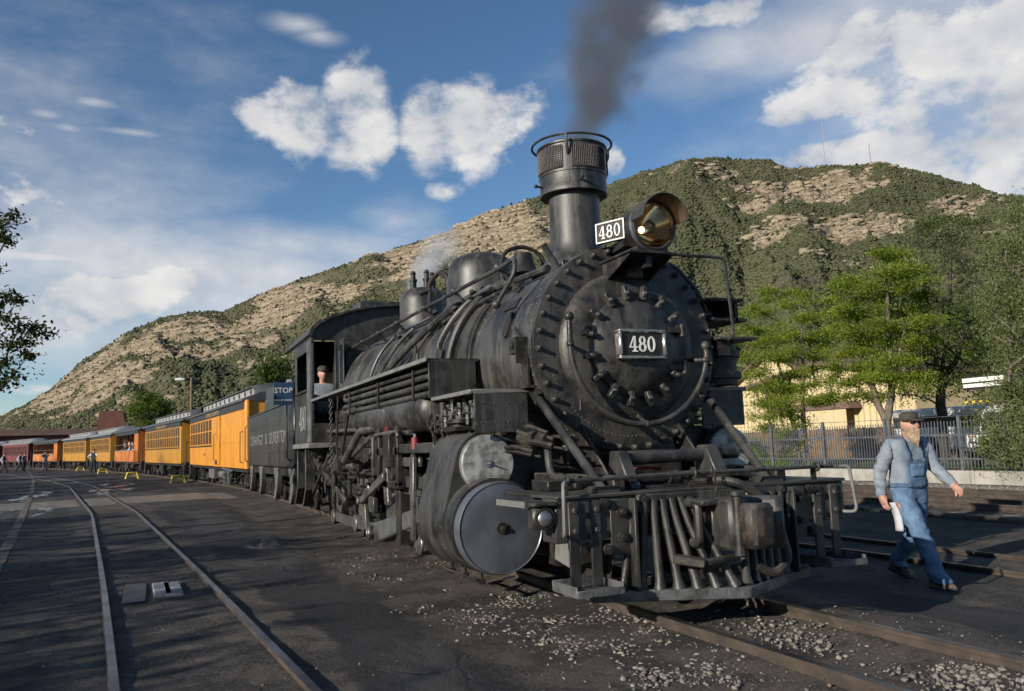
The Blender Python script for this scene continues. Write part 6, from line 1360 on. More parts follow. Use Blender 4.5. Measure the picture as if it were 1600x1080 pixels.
    bulk('crown', (q - B).reshape(-1, 3), np.arange(4 * k).reshape(-1, 4), leaf, root)
    return root
def blob(r, c, rad, n, layers=0, lo=.35):
    o = []
    while len(o) < n:
        v = r.uniform(-1, 1, 3); l = np.linalg.norm(v)
        if l > 1 or l < lo * r.uniform(0, 1): continue
        p = np.array(c) + v * np.array(rad)
        if layers: p[2] = np.round(p[2] / layers) * layers + r.normal(0, .08)
        o.append(p)
    return o
R1 = np.random.default_rng(101)
b = (-18.2, 18.4, 0)
pts = blob(R1, (-18.7, 18.4, 4.7), (2.3, 2.1, 2.2), 78, .6) + blob(R1, (-17.6, 17.9, 2.75), (2.0, 1.4, .6), 30, .5) + blob(R1, (-18.8, 18.2, 2.0), (1.5, 1.0, 1.0), 18, .5) + blob(R1, (-18.3, 18.0, .9), (.6, .5, .7), 10)
tree('locust_tree', 'bright green multi-stemmed tree nearest the engine behind the fence', 'tree', b, [[b, (-18.35, 18.3, 1.6), (-18.9, 18.4, 3.4), (-19.4, 18.5, 5.2)], [(-18.0, 18.5, 0), (-17.9, 18.4, 2.0), (-17.6, 18.3, 4.0), (-17.4, 18.2, 6.0)]], pts, M['lf1'], M['bark'], 50000, .08, .27, .085, 3, .38)
b = (-14.9, 19.3, 0)
pts = blob(R1, (-14.75, 19.3, 5.4), (2.0, 2.0, 2.2), 84, .6) + blob(R1, (-14.6, 18.9, 3.1), (1.9, 1.5, .7), 30, .5) + blob(R1, (-15.6, 19.0, 4.0), (.9, 1.0, 1.0), 12, .5)
tree('locust_tree', 'bright green tree with thick forked trunk behind the man', 'tree', b, [[b, (-14.95, 19.3, 1.5), (-15.4, 19.2, 3.0), (-15.7, 19.2, 5.0)], [b, (-14.9, 19.3, 1.4), (-14.6, 19.4, 3.2), (-14.4, 19.3, 6.3)], [b, (-14.9, 19.3, 1.5), (-14.2, 19.2, 3.4), (-13.6, 19.2, 5.0)]], pts, M['lf1'], M['bark'], 56000, .08, .27, .13, 5, .38)
b = (-15.3, 22.4, 0)
pts = blob(R1, (-14.6, 22.2, 6.6), (2.3, 2.0, 2.6), 60, 0, .6) + blob(R1, (-13.6, 21.8, 4.2), (2.3, 2.0, 1.2), 46, .5) + blob(R1, (-15.8, 22, 2.9), (1.6, 1.3, .6), 14, .5)
tree('cottonwood_tree', 'tall thinly leaved dark-branched tree right of the forked tree', 'tree', b, [[b, (-15.2, 22.4, 3.0), (-15.3, 22.3, 5.0), (-15.4, 22.2, 8.8)], [(-15.2, 22.4, 3.0), (-14.5, 22.3, 5.0), (-14.0, 22.2, 8.0)], [(-15.2, 22.4, 2.6), (-14.3, 22.3, 3.8), (-13.2, 22.2, 6.4)]], pts, M['lf3'], M['bark2'], 17000, .085, .3, .2, 7, .45)
b = (-7.75, 18.2, 0)
pts = blob(R1, (-7.75, 17.7, 3.9), (1.8, 1.4, 3.7), 330, 0, .75) + blob(R1, (-8.7, 17.1, 1.2), (1.0, .7, 1.2), 60, 0, .4)
tree('willow_shrub', 'tall grey-green shrub at the right edge hanging over the wall', 'shrub', b, [[b, (-7.85, 18.1, 2.0), (-8.1, 17.9, 4.5), (-8.0, 17.8, 6.5)], [b, (-7.5, 18.0, 2.0), (-7.0, 17.8, 5.0)], [b, (-8.1, 17.8, 1.2), (-8.5, 17.5, 2.4)]], pts, M['lf4'], M['bark'], 95000, .062, .26, .1, 9, .8)
for k, (c, rad, n, lab) in enumerate((((-19.5, 33, 4.4), (4.0, 3, 3.6), 70, 'dark leafy tree behind the clearance bar'), ((-11.5, 31, 4.2), (4.0, 3, 3.8), 70, 'dark leafy tree beyond the bus at the right edge'), ((-26.5, 43, 4.0), (4.5, 3, 3.4), 60, 'leafy tree at the right end of the tan building'), ((-5.0, 30, 4.6), (4, 3, 4.0), 60, 'leafy tree just beyond the right edge shrub'))):
    b = (c[0], c[1], 0); pts = blob(R1, c, rad, n, 0, .7)
    tree('shade_tree', lab, 'tree', b, [[b, (c[0], c[1], 2.5), (c[0] - .4, c[1], 5)], [(c[0], c[1], 2), (c[0] + 1.2, c[1], 4.4)]], pts, M['lf2'] if k != 1 else M['lf3'], M['bark2'], 11000, .17, .55, .22, 20 + k, .6)
b = (-20.0, 17.8, 0)
tree('hedge_bush', 'small bright green bush behind the engine front', 'bush', b, [[b, (-20, 17.8, .5)]], blob(R1, (-19.9, 17.8, .65), (.55, .35, .6), 26), M['lfb'], M['bark'], 6000, .05, .14, .03, 31, .8)
b = (-18.4, 17.55, 0)
tree('ground_ivy', 'bright green ground plants at the foot of the multi-stemmed tree', 'plant', b, [[b, (-18.4, 17.55, .15)]], blob(R1, (-18.6, 17.5, .1), (1.5, .3, .14), 40, 0, 0), M['lfb'], M['bark'], 7000, .05, .14, .015, 33, .5)
# trees behind the coaches
for k, (px_, py_, D_, rx_, rz_, lab) in enumerate(((232, 634, 150, 4.2, 2.4, 'green tree behind the yellow coaches'), (430, 590, 120, 2.5, 3.0, 'olive tree behind the tender and cab'))):
    c = at(px_, py_, D=D_); b = (c.x, c.y, float(gz(c.x, c.y))); hz = c.z
    tree('valley_tree', lab, 'tree', b, [[b, (c.x, c.y, (b[2] + hz) / 2), (c.x, c.y, hz)]], blob(R1, tuple(c), (rx_, rx_, rz_), 55, 0, .6) + blob(R1, (c.x, c.y, (b[2] + hz) * .5), (rx_ * .9, rx_ * .9, rz_), 25, 0, .6), M['lf2'] if k % 2 == 0 else M['lf3'], M['bark2'], 7000, .42, .8, .3, 40 + k, .7, 'trees behind the train', .05)
# the tree whose boughs enter at the left edge
b = (-9.3, -8.4, -.08)
pts = [tuple(at(x, y, D=12.5 + dd)) for (x, y, dd) in ((18, 338, 0), (2, 350, .3), (10, 375, .2), (-10, 360, -.2), (-15, 420, 0), (8, 462, .2), (25, 470, 0), (-5, 480, .3), (12, 500, -.2), (30, 515, .1), (50, 512, 0), (66, 520, .1), (40, 535, .2), (15, 540, .1), (-8, 530, .3), (45, 556, .1), (8, 565, .2), (20, 585, .0), (-6, 575, .3), (-12, 600, .1), (4, 600, .1), (-40, 550, .2), (-60, 500, .1), (-50, 450, 0), (-70, 600, .3), (-40, 380, .2), (-90, 420, 0), (-80, 340, .3), (-130, 400, .4), (-120, 500, 0), (-30, 300, .3), (-100, 270, .2), (-150, 320, -.4), (-110, 560, .6))]
tree('overhanging_tree', 'dark leafy boughs reaching in at the left edge of the sky', 'tree', b, [[b, (-9.3, -8.2, 1.6), (-9.3, -8.0, 3.2), (-9.4, -7.8, 4.8), (-9.4, -7.6, 6.4)]], pts, M['lfd'], M['bark2'], 5200, .07, .115, .16, 55, .5, None, .006, .35)
# street trees on the sunny side of the yard, out of the picture: they throw the long dappled shade
RS = np.random.default_rng(77)
row = [(15.5, -17.5, 3.9, 2.4), (12.0, -17.2, 4.0, 2.3), (8.6, -17.0, 4.3, 2.0), (5.2, -17.2, 5.0, 2.2), (2.2, -17.4, 5.5, 2.4), (-1.2, -17.2, 5.5, 2.5), (-4.8, -17.4, 5.3, 2.5), (-8.4, -17.6, 5.2, 2.3), (-11.6, -18, 4.8, 2.0), (-26.2, -22, 8.2, 2.4), (-31.5, -22.5, 8.7, 2.6), (-36, -23, 8.9, 2.6), (-42, -24.5, 8.6, 2.6), (-52, -26, 8.6, 3.4), (-63, -30, 8.8, 3.6), (-72, -34, 9.2, 3.6), (-84, -40, 9.4, 3.8)]
names = ['first', 'second', 'third', 'fourth', 'fifth', 'sixth', 'seventh', 'eighth', 'ninth', 'tenth', 'eleventh', 'twelfth', 'thirteenth', 'fourteenth', 'fifteenth', 'sixteenth', 'seventeenth']
for k, (x, y, h, rr) in enumerate(row):
    b = (x, y, float(gz(x, y)))
    pts = blob(RS, (x, y, h * .52), (rr, rr * .8, h * .46), 60, 0, .4)
    tree('street_tree', names[k] + ' roadside tree out of frame on the sunny side, counted towards the coaches', 'tree', b, [[b, (x, y, h * .4), (x + .2, y, h * .7)]], pts, M['lf2'], M['bark2'], 4200, .26, .5, .16, 200 + k, .8, 'roadside trees')
# ------------------------------------------------------------------ people
M['skin'] = pm('skin', (.42, .25, .185), .55, 0, (.36, .18, .13), 30, .6, .2, 60); M['denim'] = pm('blue_denim', (.05, .10, .185), .85, 0, (.10, .17, .275), 9, .6, .5, 28, ((.2, .28, .38), (14, 14, 3), .4)); M['chambray'] = pm('pale_blue_shirt', (.20, .235, .28), .85, 0, (.15, .18, .22), 9, .6, .55, 14)
M['boot'] = pm('tan_boot', (.20, .14, .09), .7, 0, (.1, .07, .05), 12); M['cap'] = pm('dark_olive_cap', (.035, .03, .022), .8, 0, (.05, .044, .032), 20, .6, .2, 60); M['beard'] = pm('sandy_grey_beard', (.42, .33, .23), .8, 0, (.26, .17, .10), 25, .7, .8, 90); M['shade'] = glassmat('black_lens', (.006, .006, .006), .12)
M['navy'] = pm('navy_cloth', (.012, .014, .024), .85); M['wshirt'] = pm('white_shirt', (.55, .57, .62), .8); M['greyov'] = pm('grey_blue_overalls', (.13, .16, .2), .85); M['hair'] = pm('dark_hair', (.03, .02, .015), .7); M['tanw'] = pm('tan_jacket', (.22, .17, .12), .85); M['paper'] = pm('paper', (.46, .46, .52), .8)
SEG = [('pelvis', 'spine', 'T'), ('spine', 'chest', 'T'), ('chest', 'neck', 'T'), ('neck', 'head', 'H')]
def person(label, loc, heading, J, mats, sc=1.0, fingers=True, group=None, hatted=None, fat=1.0, simple=False, wrinkle=0.0):
    base = {'pelvis': (0, 0, .95), 'spine': (.01, 0, 1.12), 'chest': (.02, 0, 1.31), 'neck': (.03, 0, 1.48), 'head': (.06, 0, 1.60),
            'shR': (.02, -.19, 1.41), 'shL': (.02, .19, 1.41), 'elR': (-.02, -.26, 1.13), 'elL': (-.02, .26, 1.13), 'wrR': (.05, -.27, .89), 'wrL': (.05, .27, .89), 'haR': (.08, -.27, .82), 'haL': (.08, .27, .82),
            'hpR': (0, -.1, .90), 'hpL': (0, .1, .90), 'knR': (.03, -.1, .49), 'knL': (.03, .1, .49), 'anR': (0, -.1, .09), 'anL': (0, .1, .09), 'toR': (.17, -.12, .045), 'toL': (.17, .12, .045)}
    base.update(J); J = {k: Vector(v) for k, v in base.items()}
    rad = {'pelvis': .145, 'spine': .14, 'chest': .15, 'neck': .062, 'head': .07, 'sh': .082, 'el': .058, 'wr': .044, 'ha': .038, 'hp': .105, 'kn': .08, 'an': .078, 'to': .042}
    names_ = list(J); V = [J[k] for k in names_]; Rr = [(rad.get(k, rad.get(k[:2])) * (fat if k[:2] in ('pe', 'sp', 'ch', 'hp', 'kn', 'an', 'sh', 'el') else 1)) for k in names_]
    I = {k: i for i, k in enumerate(names_)}
    E_ = [('pelvis', 'spine'), ('spine', 'chest'), ('chest', 'neck'), ('neck', 'head')] + [p for s in 'RL' for p in (('chest', 'sh' + s), ('sh' + s, 'el' + s), ('el' + s, 'wr' + s), ('wr' + s, 'ha' + s), ('pelvis', 'hp' + s), ('hp' + s, 'kn' + s), ('kn' + s, 'an' + s), ('an' + s, 'to' + s))]
    Ed = [(I[a], I[b]) for a, b in E_]
    lab_ = {}
    for a, b in E_: lab_[(a, b)] = 'T' if a in ('pelvis', 'spine', 'chest') and b in ('spine', 'chest', 'neck', 'shR', 'shL') else 'H' if b == 'head' else 'A' if a[:2] in ('sh', 'el') else 'N' if a[:2] == 'wr' else 'F' if b[:2] == 'to' else 'L'
    segs = [(J[a], J[b], lab_[(a, b)]) for a, b in E_]
    if fingers:
        for s in 'RL':
            h, w = J['ha' + s], J['wr' + s]; d = (h - w).normalized(); sd = d.cross(Vector((0, 1 if s == 'L' else -1, 0))).normalized(); sd = Vector((d.z, 0, -d.x)).normalized(); inn = Vector((0, -1 if s == 'L' else 1, 0))
            for k, (o, L_) in enumerate(((-.030, .062), (-.010, .074), (.011, .070), (.030, .056))):
                a = h + sd * o + d * .02; b1 = a + d * L_ * .5 + inn * .006; c = a + d * L_ * .85 + inn * .032
                n0 = len(V); V += [a, b1, c]; Rr += [.013, .0105, .0085]; Ed += [(I['ha' + s], n0), (n0, n0 + 1), (n0 + 1, n0 + 2)]; segs.append((a, c, 'N'))
            a = h + sd * .034 - d * .015 + inn * .01; c = a + d * .042 + sd * .028 + inn * .02
            n0 = len(V); V += [a, c]; Rr += [.014, .010]; Ed += [(I['ha' + s], n0), (n0, n0 + 1)]; segs.append((a, c, 'N'))
    me = bpy.data.meshes.new('body'); me.from_pydata([tuple(v) for v in V], Ed, []); o = bpy.data.objects.new('body', me); COL.objects.link(o)
    o.modifiers.new('skin', 'SKIN'); 
    for i, sv in enumerate(me.skin_vertices[0].data): sv.radius = (Rr[i], Rr[i] * (1.0 if i > 2 else .82 if False else 1.0)); sv.use_root = (i == 0)
    for k, q in (('pelvis', (.125, .165)), ('spine', (.12, .155)), ('chest', (.13, .175))): me.skin_vertices[0].data[I[k]].radius = (q[1] * fat, q[0] * fat)
    ss = o.modifiers.new('sub', 'SUBSURF'); ss.levels = ss.render_levels = 1 if simple else 3 if wrinkle else 2
    me2 = bpy.data.meshes.new_from_object(o.evaluated_get(bpy.context.evaluated_depsgraph_get())); bpy.data.objects.remove(o)
    # head: one continuous mesh with the body
    b = bmesh.new(); b.from_mesh(me2); hc = J['head'] + Vector((.012, 0, .035))
    res = bmesh.ops.create_uvsphere(b, u_segments=20, v_segments=14, radius=1.0)
    for v in res['verts']:
        p = v.co.copy(); x, y, z = p
        f = 1 - .16 * max(0, -z) ; q = Vector((x * .1 * (1.02 if x > 0 else 1.0), y * .078 * f, z * .122))
        if x > .8 and abs(y) < .35 and -.25 < z < .1: q.x += .026 * (1 - abs(y) / .35)       # nose
        if abs(y) > .9 and abs(z) < .3: q.y *= 1.14; q.x -= .01                               # ears
        v.co = hc + q
    b.to_mesh(me2); b.free()
    for k in ('shirt', 'pants', 'skin', 'shoe'): me2.materials.append(mats[k])
    me2.materials.append(mats.get('arm', mats['shirt']))
    idx_ = {'T': 0, 'A': 4, 'N': 2, 'H': 2, 'L': 1, 'F': 3}
    waist = J['pelvis'].z + .06; A0 = np.array([s[0] for s in segs]); B0 = np.array([s[1] for s in segs]); Ls = [s[2] for s in segs]
    C_ = np.zeros(len(me2.polygons) * 3); me2.polygons.foreach_get('center', C_); C_ = C_.reshape(-1, 3)
    d = B0 - A0; tt = np.clip(((C_[:, None] - A0[None]) * d[None]).sum(-1) / (d * d).sum(-1)[None], 0, 1); ds = np.linalg.norm(A0[None] + tt[..., None] * d[None] - C_[:, None], axis=-1)
    own = ds.argmin(1); mi = []
    for i, c in enumerate(C_):
        l = Ls[own[i]]
        if np.linalg.norm(c - np.array(hc)) < .14 and c[2] > hc.z - .15: l = 'H'
        if l == 'T' and c[2] < waist: l = 'L'
        if l == 'L' and c[2] > waist: l = 'T'
        if l == 'F' and c[2] > J['anR' if c[1] < 0 else 'anL'].z - .05 and wrinkle: l = 'L'
        if l == 'L' and not wrinkle and c[2] < min(J['anR'].z, J['anL'].z) - .045 and not mats.get('long'): l = 'F'
        mi.append(idx_[l])
    if wrinkle:
        nV = len(me2.vertices); co = np.zeros(nV * 3); me2.vertices.foreach_get('co', co); co = co.reshape(-1, 3); no = np.zeros(nV * 3); me2.vertices.foreach_get('normal', no); no = no.reshape(-1, 3)
        cloth = np.zeros(nV)
        for i, pl_ in enumerate(me2.polygons):
            if mi[i] in (0, 1, 4): cloth[list(pl_.vertices)] = 1
        for i, pl_ in enumerate(me2.polygons):
            if mi[i] in (2, 3): cloth[list(pl_.vertices)] = 0
        f1 = fbm(co[:, 0] * 9 + co[:, 2] * 5, co[:, 2] * 17 + co[:, 1] * 11, 301, 3) - .5; f2 = 1 - np.abs(fbm(co[:, 0] * 7 - co[:, 1] * 6, co[:, 2] * 22 + co[:, 0] * 8, 305, 3) * 2 - 1) * 2
        co += no * (cloth * wrinkle * (1.6 * f1 + .8 * f2))[:, None]; me2.vertices.foreach_set('co', co.ravel())
    me2.polygons.foreach_set('material_index', mi); me2.polygons.foreach_set('use_smooth', [True] * len(mi)); me2.update()
    root = thing('person', label, 'person', loc, heading, group); root.scale = (sc, sc, sc)
    bo = bpy.data.objects.new('body', me2); COL.objects.link(bo); bo.parent = root
    # hair or hat
    if hatted:
        h = MB(); c = hc + Vector((-.004, 0, .045)); h.ring([(.092, 0), (.096, .02), (.09, .06), (.06, .09), (0, .1)], c, (0, 0, 1), 18)
        vs = [c + Vector((.07 * math.cos(a) + .015 * 0, .088 * math.sin(a), .012)) for a in np.linspace(-1.3, 1.3, 11)] + [c + Vector((.10 + .085 * math.cos(a), .082 * math.sin(a), -.006)) for a in np.linspace(-1.3, 1.3, 11)]
        nb_ = 11; h.add(vs + [v + Vector((0, 0, .007)) for v in vs], [(i, i + 1, nb_ + i + 1, nb_ + i) for i in range(nb_ - 1)] + [(22 + i, 22 + nb_ + i, 22 + nb_ + i + 1, 22 + i + 1) for i in range(nb_ - 1)] + [(nb_ + i, nb_ + i + 1, 33 + i + 1, 33 + i) for i in range(nb_ - 1)])
        h.build('cap', hatted, root)
    else:
        MB().ring([(.088, -.02), (.096, .02), (.088, .06), (.055, .092), (0, .1)], hc + Vector((-.015, 0, .035)), (0, 0, 1), 16).build('hair', mats.get('hair', M['hair']), root)
    return root, bo, J, hc
def shell(bo, name, keep, mat, off, par):
    """a garment piece lifted off the body surface"""
    b = bmesh.new(); b.from_mesh(bo.data); b.normal_update()
    bmesh.ops.delete(b, geom=[f for f in b.faces if not keep(f.calc_center_median(), f.normal)], context='FACES')
    for v in b.verts: v.co += v.normal * off
    b.normal_update()
    me = bpy.data.meshes.new(name); b.to_mesh(me); b.free(); me.materials.clear(); me.materials.append(mat); me.polygons.foreach_set('material_index', [0] * len(me.polygons)); me.polygons.foreach_set('use_smooth', [True] * len(me.polygons))
    o = bpy.data.objects.new(name, me); COL.objects.link(o); o.parent = par
    s_ = o.modifiers.new('thick', 'SOLIDIFY'); s_.thickness = .008; s_.offset = 1; return o
# the man in overalls
pf = at(1474, 916, Z=-.30); pr = at(1392, 897, Z=-.30); mid_ = (pf + pr) / 2
gm = float(gz(mid_.x, mid_.y))
mats_ = dict(shirt=M['chambray'], pants=M['denim'], skin=M['skin'], shoe=M['navy'])
J = {'pelvis': (.02, 0, .94), 'spine': (.03, 0, 1.11), 'chest': (.05, 0, 1.30), 'neck': (.07, 0, 1.47), 'head': (.10, 0, 1.59),
     'hpR': (.02, -.1, .89), 'knR': (.25, -.1, .50), 'anR': (.40, -.1, .11), 'toR': (.575, -.11, .06), 'hpL': (.02, .1, .89), 'knL': (-.06, .1, .49), 'anL': (-.36, .09, .17), 'toL': (-.21, .1, .05),
     'shR': (.03, -.2, 1.41), 'elR': (-.06, -.29, 1.14), 'wrR': (-.05, -.29, .90), 'haR': (-.03, -.285, .83), 'shL': (.05, .2, 1.41), 'elL': (.12, .29, 1.15), 'wrL': (.31, .30, .99), 'haL': (.38, .295, .945)}
man, bo, J, hc = person('bearded man in blue overalls, dark cap and sunglasses walking past the engine', (mid_.x, mid_.y, gm - .015), R(-6), J, mats_, 1.0, True, None, M['cap'], 1.1, False, .015)
from mathutils.bvhtree import BVHTree
bv = BVHTree.FromPolygons([v.co.copy() for v in bo.data.vertices], [tuple(p.vertices) for p in bo.data.polygons])
def ribbon(name, path, w, mat, par, off=.012, n=26):
    """a strap laid on the body surface"""
    path = [Vector(p) for p in path]; S = []
    for i in range(n + 1):
        t_ = i / n * (len(path) - 1); k = min(int(t_), len(path) - 2); q = path[k].lerp(path[k + 1], t_ - k)
        p, nn, _, _ = bv.find_nearest(q); S.append((p + nn * off, nn))
    vs = []
    for i, (p, nn) in enumerate(S):
        d = (S[min(i + 1, n)][0] - S[max(i - 1, 0)][0]).normalized(); sd = d.cross(nn).normalized() * w / 2; vs += [p - sd, p + sd]
    o = MB().add(vs, [(2 * i, 2 * i + 1, 2 * i + 3, 2 * i + 2) for i in range(n)]).build(name, mat, par, fix=False)
    m_ = o.modifiers.new('thick', 'SOLIDIFY'); m_.thickness = .006; m_.offset = 0; return o
def sheet(name, ys, zs_, mat, par, off=.012):
    vs = []
    for z in zs_:
        for y in ys:
            h_ = bv.ray_cast(Vector((.6, y, z)), Vector((-1, 0, 0))); vs.append(Vector((h_[0].x + off, y, z)) if h_[0] else Vector((.1, y, z)))
    k = len(ys); o = MB().add(vs, [(j * k + i, j * k + i + 1, (j + 1) * k + i + 1, (j + 1) * k + i) for j in range(len(zs_) - 1) for i in range(k - 1)]).build(name, mat, par, fix=False)
    m_ = o.modifiers.new('thick', 'SOLIDIFY'); m_.thickness = .006; m_.offset = 0; return o
M['denim2'] = pm('worn_denim', (.038, .075, .14), .85, 0, (.08, .14, .225), 14, .6, .5, 40)
sheet('bib', np.linspace(-.115, .115, 12), np.linspace(.98, 1.27, 14), M['denim2'], man, .012)
sheet('bib_pocket', np.linspace(-.085, .085, 8), np.linspace(1.09, 1.22, 6), M['denim'], man, .022)
ribbon('waistband', [(.16 * math.cos(a) + .02, .19 * math.sin(a), 1.0) for a in np.linspace(-math.pi, math.pi, 17)], .045, M['denim2'], man, .008, 40)
for s in (-1, 1):
    ribbon('strap', [(.2, s * .085, 1.26), (.18, s * .095, 1.36), (.10, s * .105, 1.47), (.0, s * .10, 1.48), (-.1, s * .06, 1.36), (-.12, s * .02, 1.18)], .04, M['denim2'], man, .010)
    p, nn, _, _ = bv.find_nearest(Vector((.22, s * .085, 1.262))); MB().cyl(p + nn * .012, p + nn * .024, .017, n=10).build('buckle', M['brass'], man)
rb_ = random.Random(4); bm2 = MB()
for k in range(760):
    a = rb_.uniform(-1.7, 1.7); zz = rb_.uniform(-.105, -.03); f = rb_.random()
    r0 = .078 if zz < -.06 else .09
    p0 = hc + Vector((r0 * math.cos(a) * (1.06 if abs(a) < .8 else 1) + .004, .066 * math.sin(a), zz)); L_ = rb_.uniform(.06, .15) * (1 - .5 * min(1, abs(a) / 1.5))
    p1 = p0 + Vector((.018, -.012 * math.sin(a), -.5 * L_)); p2 = p0 + Vector((.012 - .01 * f, -.035 * math.sin(a) + rb_.uniform(-.008, .008), -L_))
    bm2.tube([p0, p1, p2], .005, 4, rs=[.0065, .0065, .0015])
bm2.sph(hc + Vector((.052, 0, -.085)), 1.0, 12, 8, (.052, .056, .062)).build('beard', M['beard'], man)
bm3 = MB()
for k in range(60):
    y = rb_.uniform(-.04, .04); p0 = hc + Vector((.103 - abs(y) * .25, y, -.030)); bm3.tube([p0, p0 + Vector((.008, y * .2, -.014)), p0 + Vector((.002, y * .3, -.03))], .004, 4, rs=[.004, .004, .001])
bm3.build('moustache', M['beard'], man)
MB().sph(hc + Vector((.092, -.036, .024)), 1.0, 12, 8, (.026, .036, .023)).sph(hc + Vector((.092, .036, .024)), 1.0, 12, 8, (.026, .036, .023)).bx(hc.x + .1, hc.x + .116, -.012, .012, hc.z + .028, hc.z + .036).bx(hc.x - .01, hc.x + .08, hc.y - .083, hc.y - .079, hc.z + .03, hc.z + .04).bx(hc.x - .01, hc.x + .08, hc.y + .079, hc.y + .083, hc.z + .03, hc.z + .04).build('sunglasses', M['shade'], man)
for s, an, to in ((-1, J['anR'], J['toR']), (1, J['anL'], J['toL'])):
    d = (to - an); d.z = 0; d.normalize(); pit = math.atan2(an.z - to.z - .045, (to - an).length)
    bt = MB().prism([(-.085, 0), (.02, 0), (.06, .006), (.215, .006), (.222, .04), (.19, .068), (.12, .088), (.055, .115), (.045, .18), (-.075, .18), (-.095, .06)], 'y', -.046, .046)
    Mb = Matrix.Translation(Vector((an.x, an.y, 0)) + Vector((0, 0, max(0.0, an.z - .11)))) @ Matrix.Rotation(math.atan2(d.y, d.x), 4, 'Z') @ Matrix.Rotation(pit * .8, 4, 'Y')
    bt.xf(Mb).build('boot', M['boot'], man, bev=.022, sm=60)
    MB().prism([(-.09, -.012), (.02, -.012), (.05, -.004), (.222, -.004), (.226, .012), (-.09, .012)], 'y', -.05, .05).xf(Mb).build('boot_sole', M['navy'], man, bev=.004)
MB().ring([(.088, 1.455), (.086, 1.475), (.072, 1.492)], (-.015, 0, 0), (.05, 0, 1), 16).build('collar', M['chambray'], man)
MB().tube([(hc.x + .07 * math.cos(a), .085 * math.sin(a), hc.z + .085 + .006 * math.cos(4 * a)) for a in np.linspace(-.7, .7, 12)], .0035, 5).build('cap_stripe', M['gold'], man)
# the sheet of paper in his right hand
Mw = Matrix.Translation(man.location) @ Matrix.Rotation(R(-6), 4, 'Z')
pp_ = MB(); hp_ = J['haR'] + Vector((.03, .03, -.03)); nn_ = 8
vs = []
for i in range(nn_ + 1):
    for (w_, z_) in ((-.035, .02), (.055, .02)):
        t_ = i / nn_; vs.append(hp_ + Vector((w_ + .05 * t_ + .012 * math.sin(3 * t_), .012 + .035 * math.sin(2.2 * t_) + (.02 if w_ > 0 else 0), .03 - .29 * t_)))
pp_.add(vs, [(2 * i, 2 * i + 1, 2 * i + 3, 2 * i + 2) for i in range(nn_)]); pp_.xf(Mw)
po = pp_.build('paper_sheet', M['paper'], None); s_ = po.modifiers.new('thick', 'SOLIDIFY'); s_.thickness = .0015; tag(po, 'white paper sheet held in the walking man\'s right hand', 'paper')
# people far up the platform
def spot(x, y):
    p = at(x, y, Z=.2)
    for _ in range(8): p = at(x, y, Z=float(gz(p.x, p.y)))
    return (p.x, p.y, float(gz(p.x, p.y)))
vest = dict(shirt=M['navy'], pants=M['navy'], skin=M['skin'], shoe=M['navy'], arm=M['wshirt'])
stride = {'knR': (.2, -.1, .5), 'anR': (.34, -.1, .1), 'toR': (.5, -.1, .05), 'knL': (-.05, .1, .5), 'anL': (-.34, .1, .16), 'toL': (-.2, .1, .05), 'elL': (.1, .28, 1.15), 'wrL': (.25, .28, .98), 'haL': (.3, .28, .92), 'elR': (-.12, -.28, 1.15)}
akimbo = {'elR': (-.08, -.42, 1.18), 'wrR': (.06, -.22, 1.02), 'haR': (.08, -.17, 1.0), 'elL': (-.08, .42, 1.18), 'wrL': (.06, .22, 1.02), 'haL': (.08, .17, 1.0), 'anR': (0, -.16, .09), 'anL': (0, .16, .09), 'toR': (.16, -.2, .045), 'toL': (.16, .2, .045)}
raised = {'elR': (.12, -.34, 1.38), 'wrR': (.12, -.14, 1.58), 'haR': (.14, -.08, 1.64), 'elL': (.12, .34, 1.38), 'wrL': (.12, .14, 1.58), 'haL': (.14, .08, 1.64), 'anR': (0, -.14, .09), 'anL': (.1, .14, .09), 'toL': (.26, .16, .045)}
grp = 'people standing far up the platform'
person('dark-vested man with white sleeves striding at the far left edge', spot(5, 741), R(75), stride, vest, 1.06, False, grp, None, 1, True)
person('distant figure in tan jacket before the maroon coach', spot(19.5, 732), R(20), {}, dict(shirt=M['tanw'], pants=M['tanw'], skin=M['skin'], shoe=M['navy']), 1.0, False, grp, None, 1, True)
person('walking man in dark vest and white sleeves near the maroon coach', spot(30, 739), R(80), stride, vest, 1.06, False, grp, None, 1, True)
person('dark-clothed man close behind the walking vested man', spot(37, 738), R(60), {}, dict(shirt=M['greyov'], pants=M['navy'], skin=M['skin'], shoe=M['navy']), 1.04, False, grp, None, 1, True)
person('man in grey-blue work clothes with both hands raised to his head', spot(70, 736.5), R(10), raised, dict(shirt=M['greyov'], pants=M['greyov'], skin=M['skin'], shoe=M['navy']), 1.06, False, grp, None, 1.05, True)
person('man in dark uniform with hands on hips beside a yellow coach', spot(145.5, 738.5), R(150), akimbo, vest, 1.1, False, grp, M['navy'], 1.08, True)
# engineer on his seat in the cab
seat = {'pelvis': (0, 0, .52), 'spine': (.0, 0, .70), 'chest': (.02, 0, .90), 'neck': (.03, 0, 1.07), 'head': (.06, 0, 1.19), 'hpR': (.05, -.1, .5), 'hpL': (.05, .1, .5), 'knR': (.45, -.1, .52), 'knL': (.45, .1, .52), 'anR': (.47, -.1, .1), 'anL': (.47, .1, .1), 'toR': (.62, -.1, .05), 'toL': (.62, .1, .05),
        'shR': (.02, -.19, 1.0), 'shL': (.02, .19, 1.0), 'elR': (.1, -.26, .76), 'elL': (.12, .26, .76), 'wrR': (.34, -.2, .74), 'wrL': (.36, .16, .78), 'haR': (.41, -.18, .75), 'haL': (.43, .14, .8)}
person('engineer in blue shirt seated inside the dark cab', (-8.45, -1.1, 1.32), 0.0, seat, dict(shirt=M['chambray'], pants=M['navy'], skin=M['skin'], shoe=M['navy']), 1.05, True, None, M['cap'])
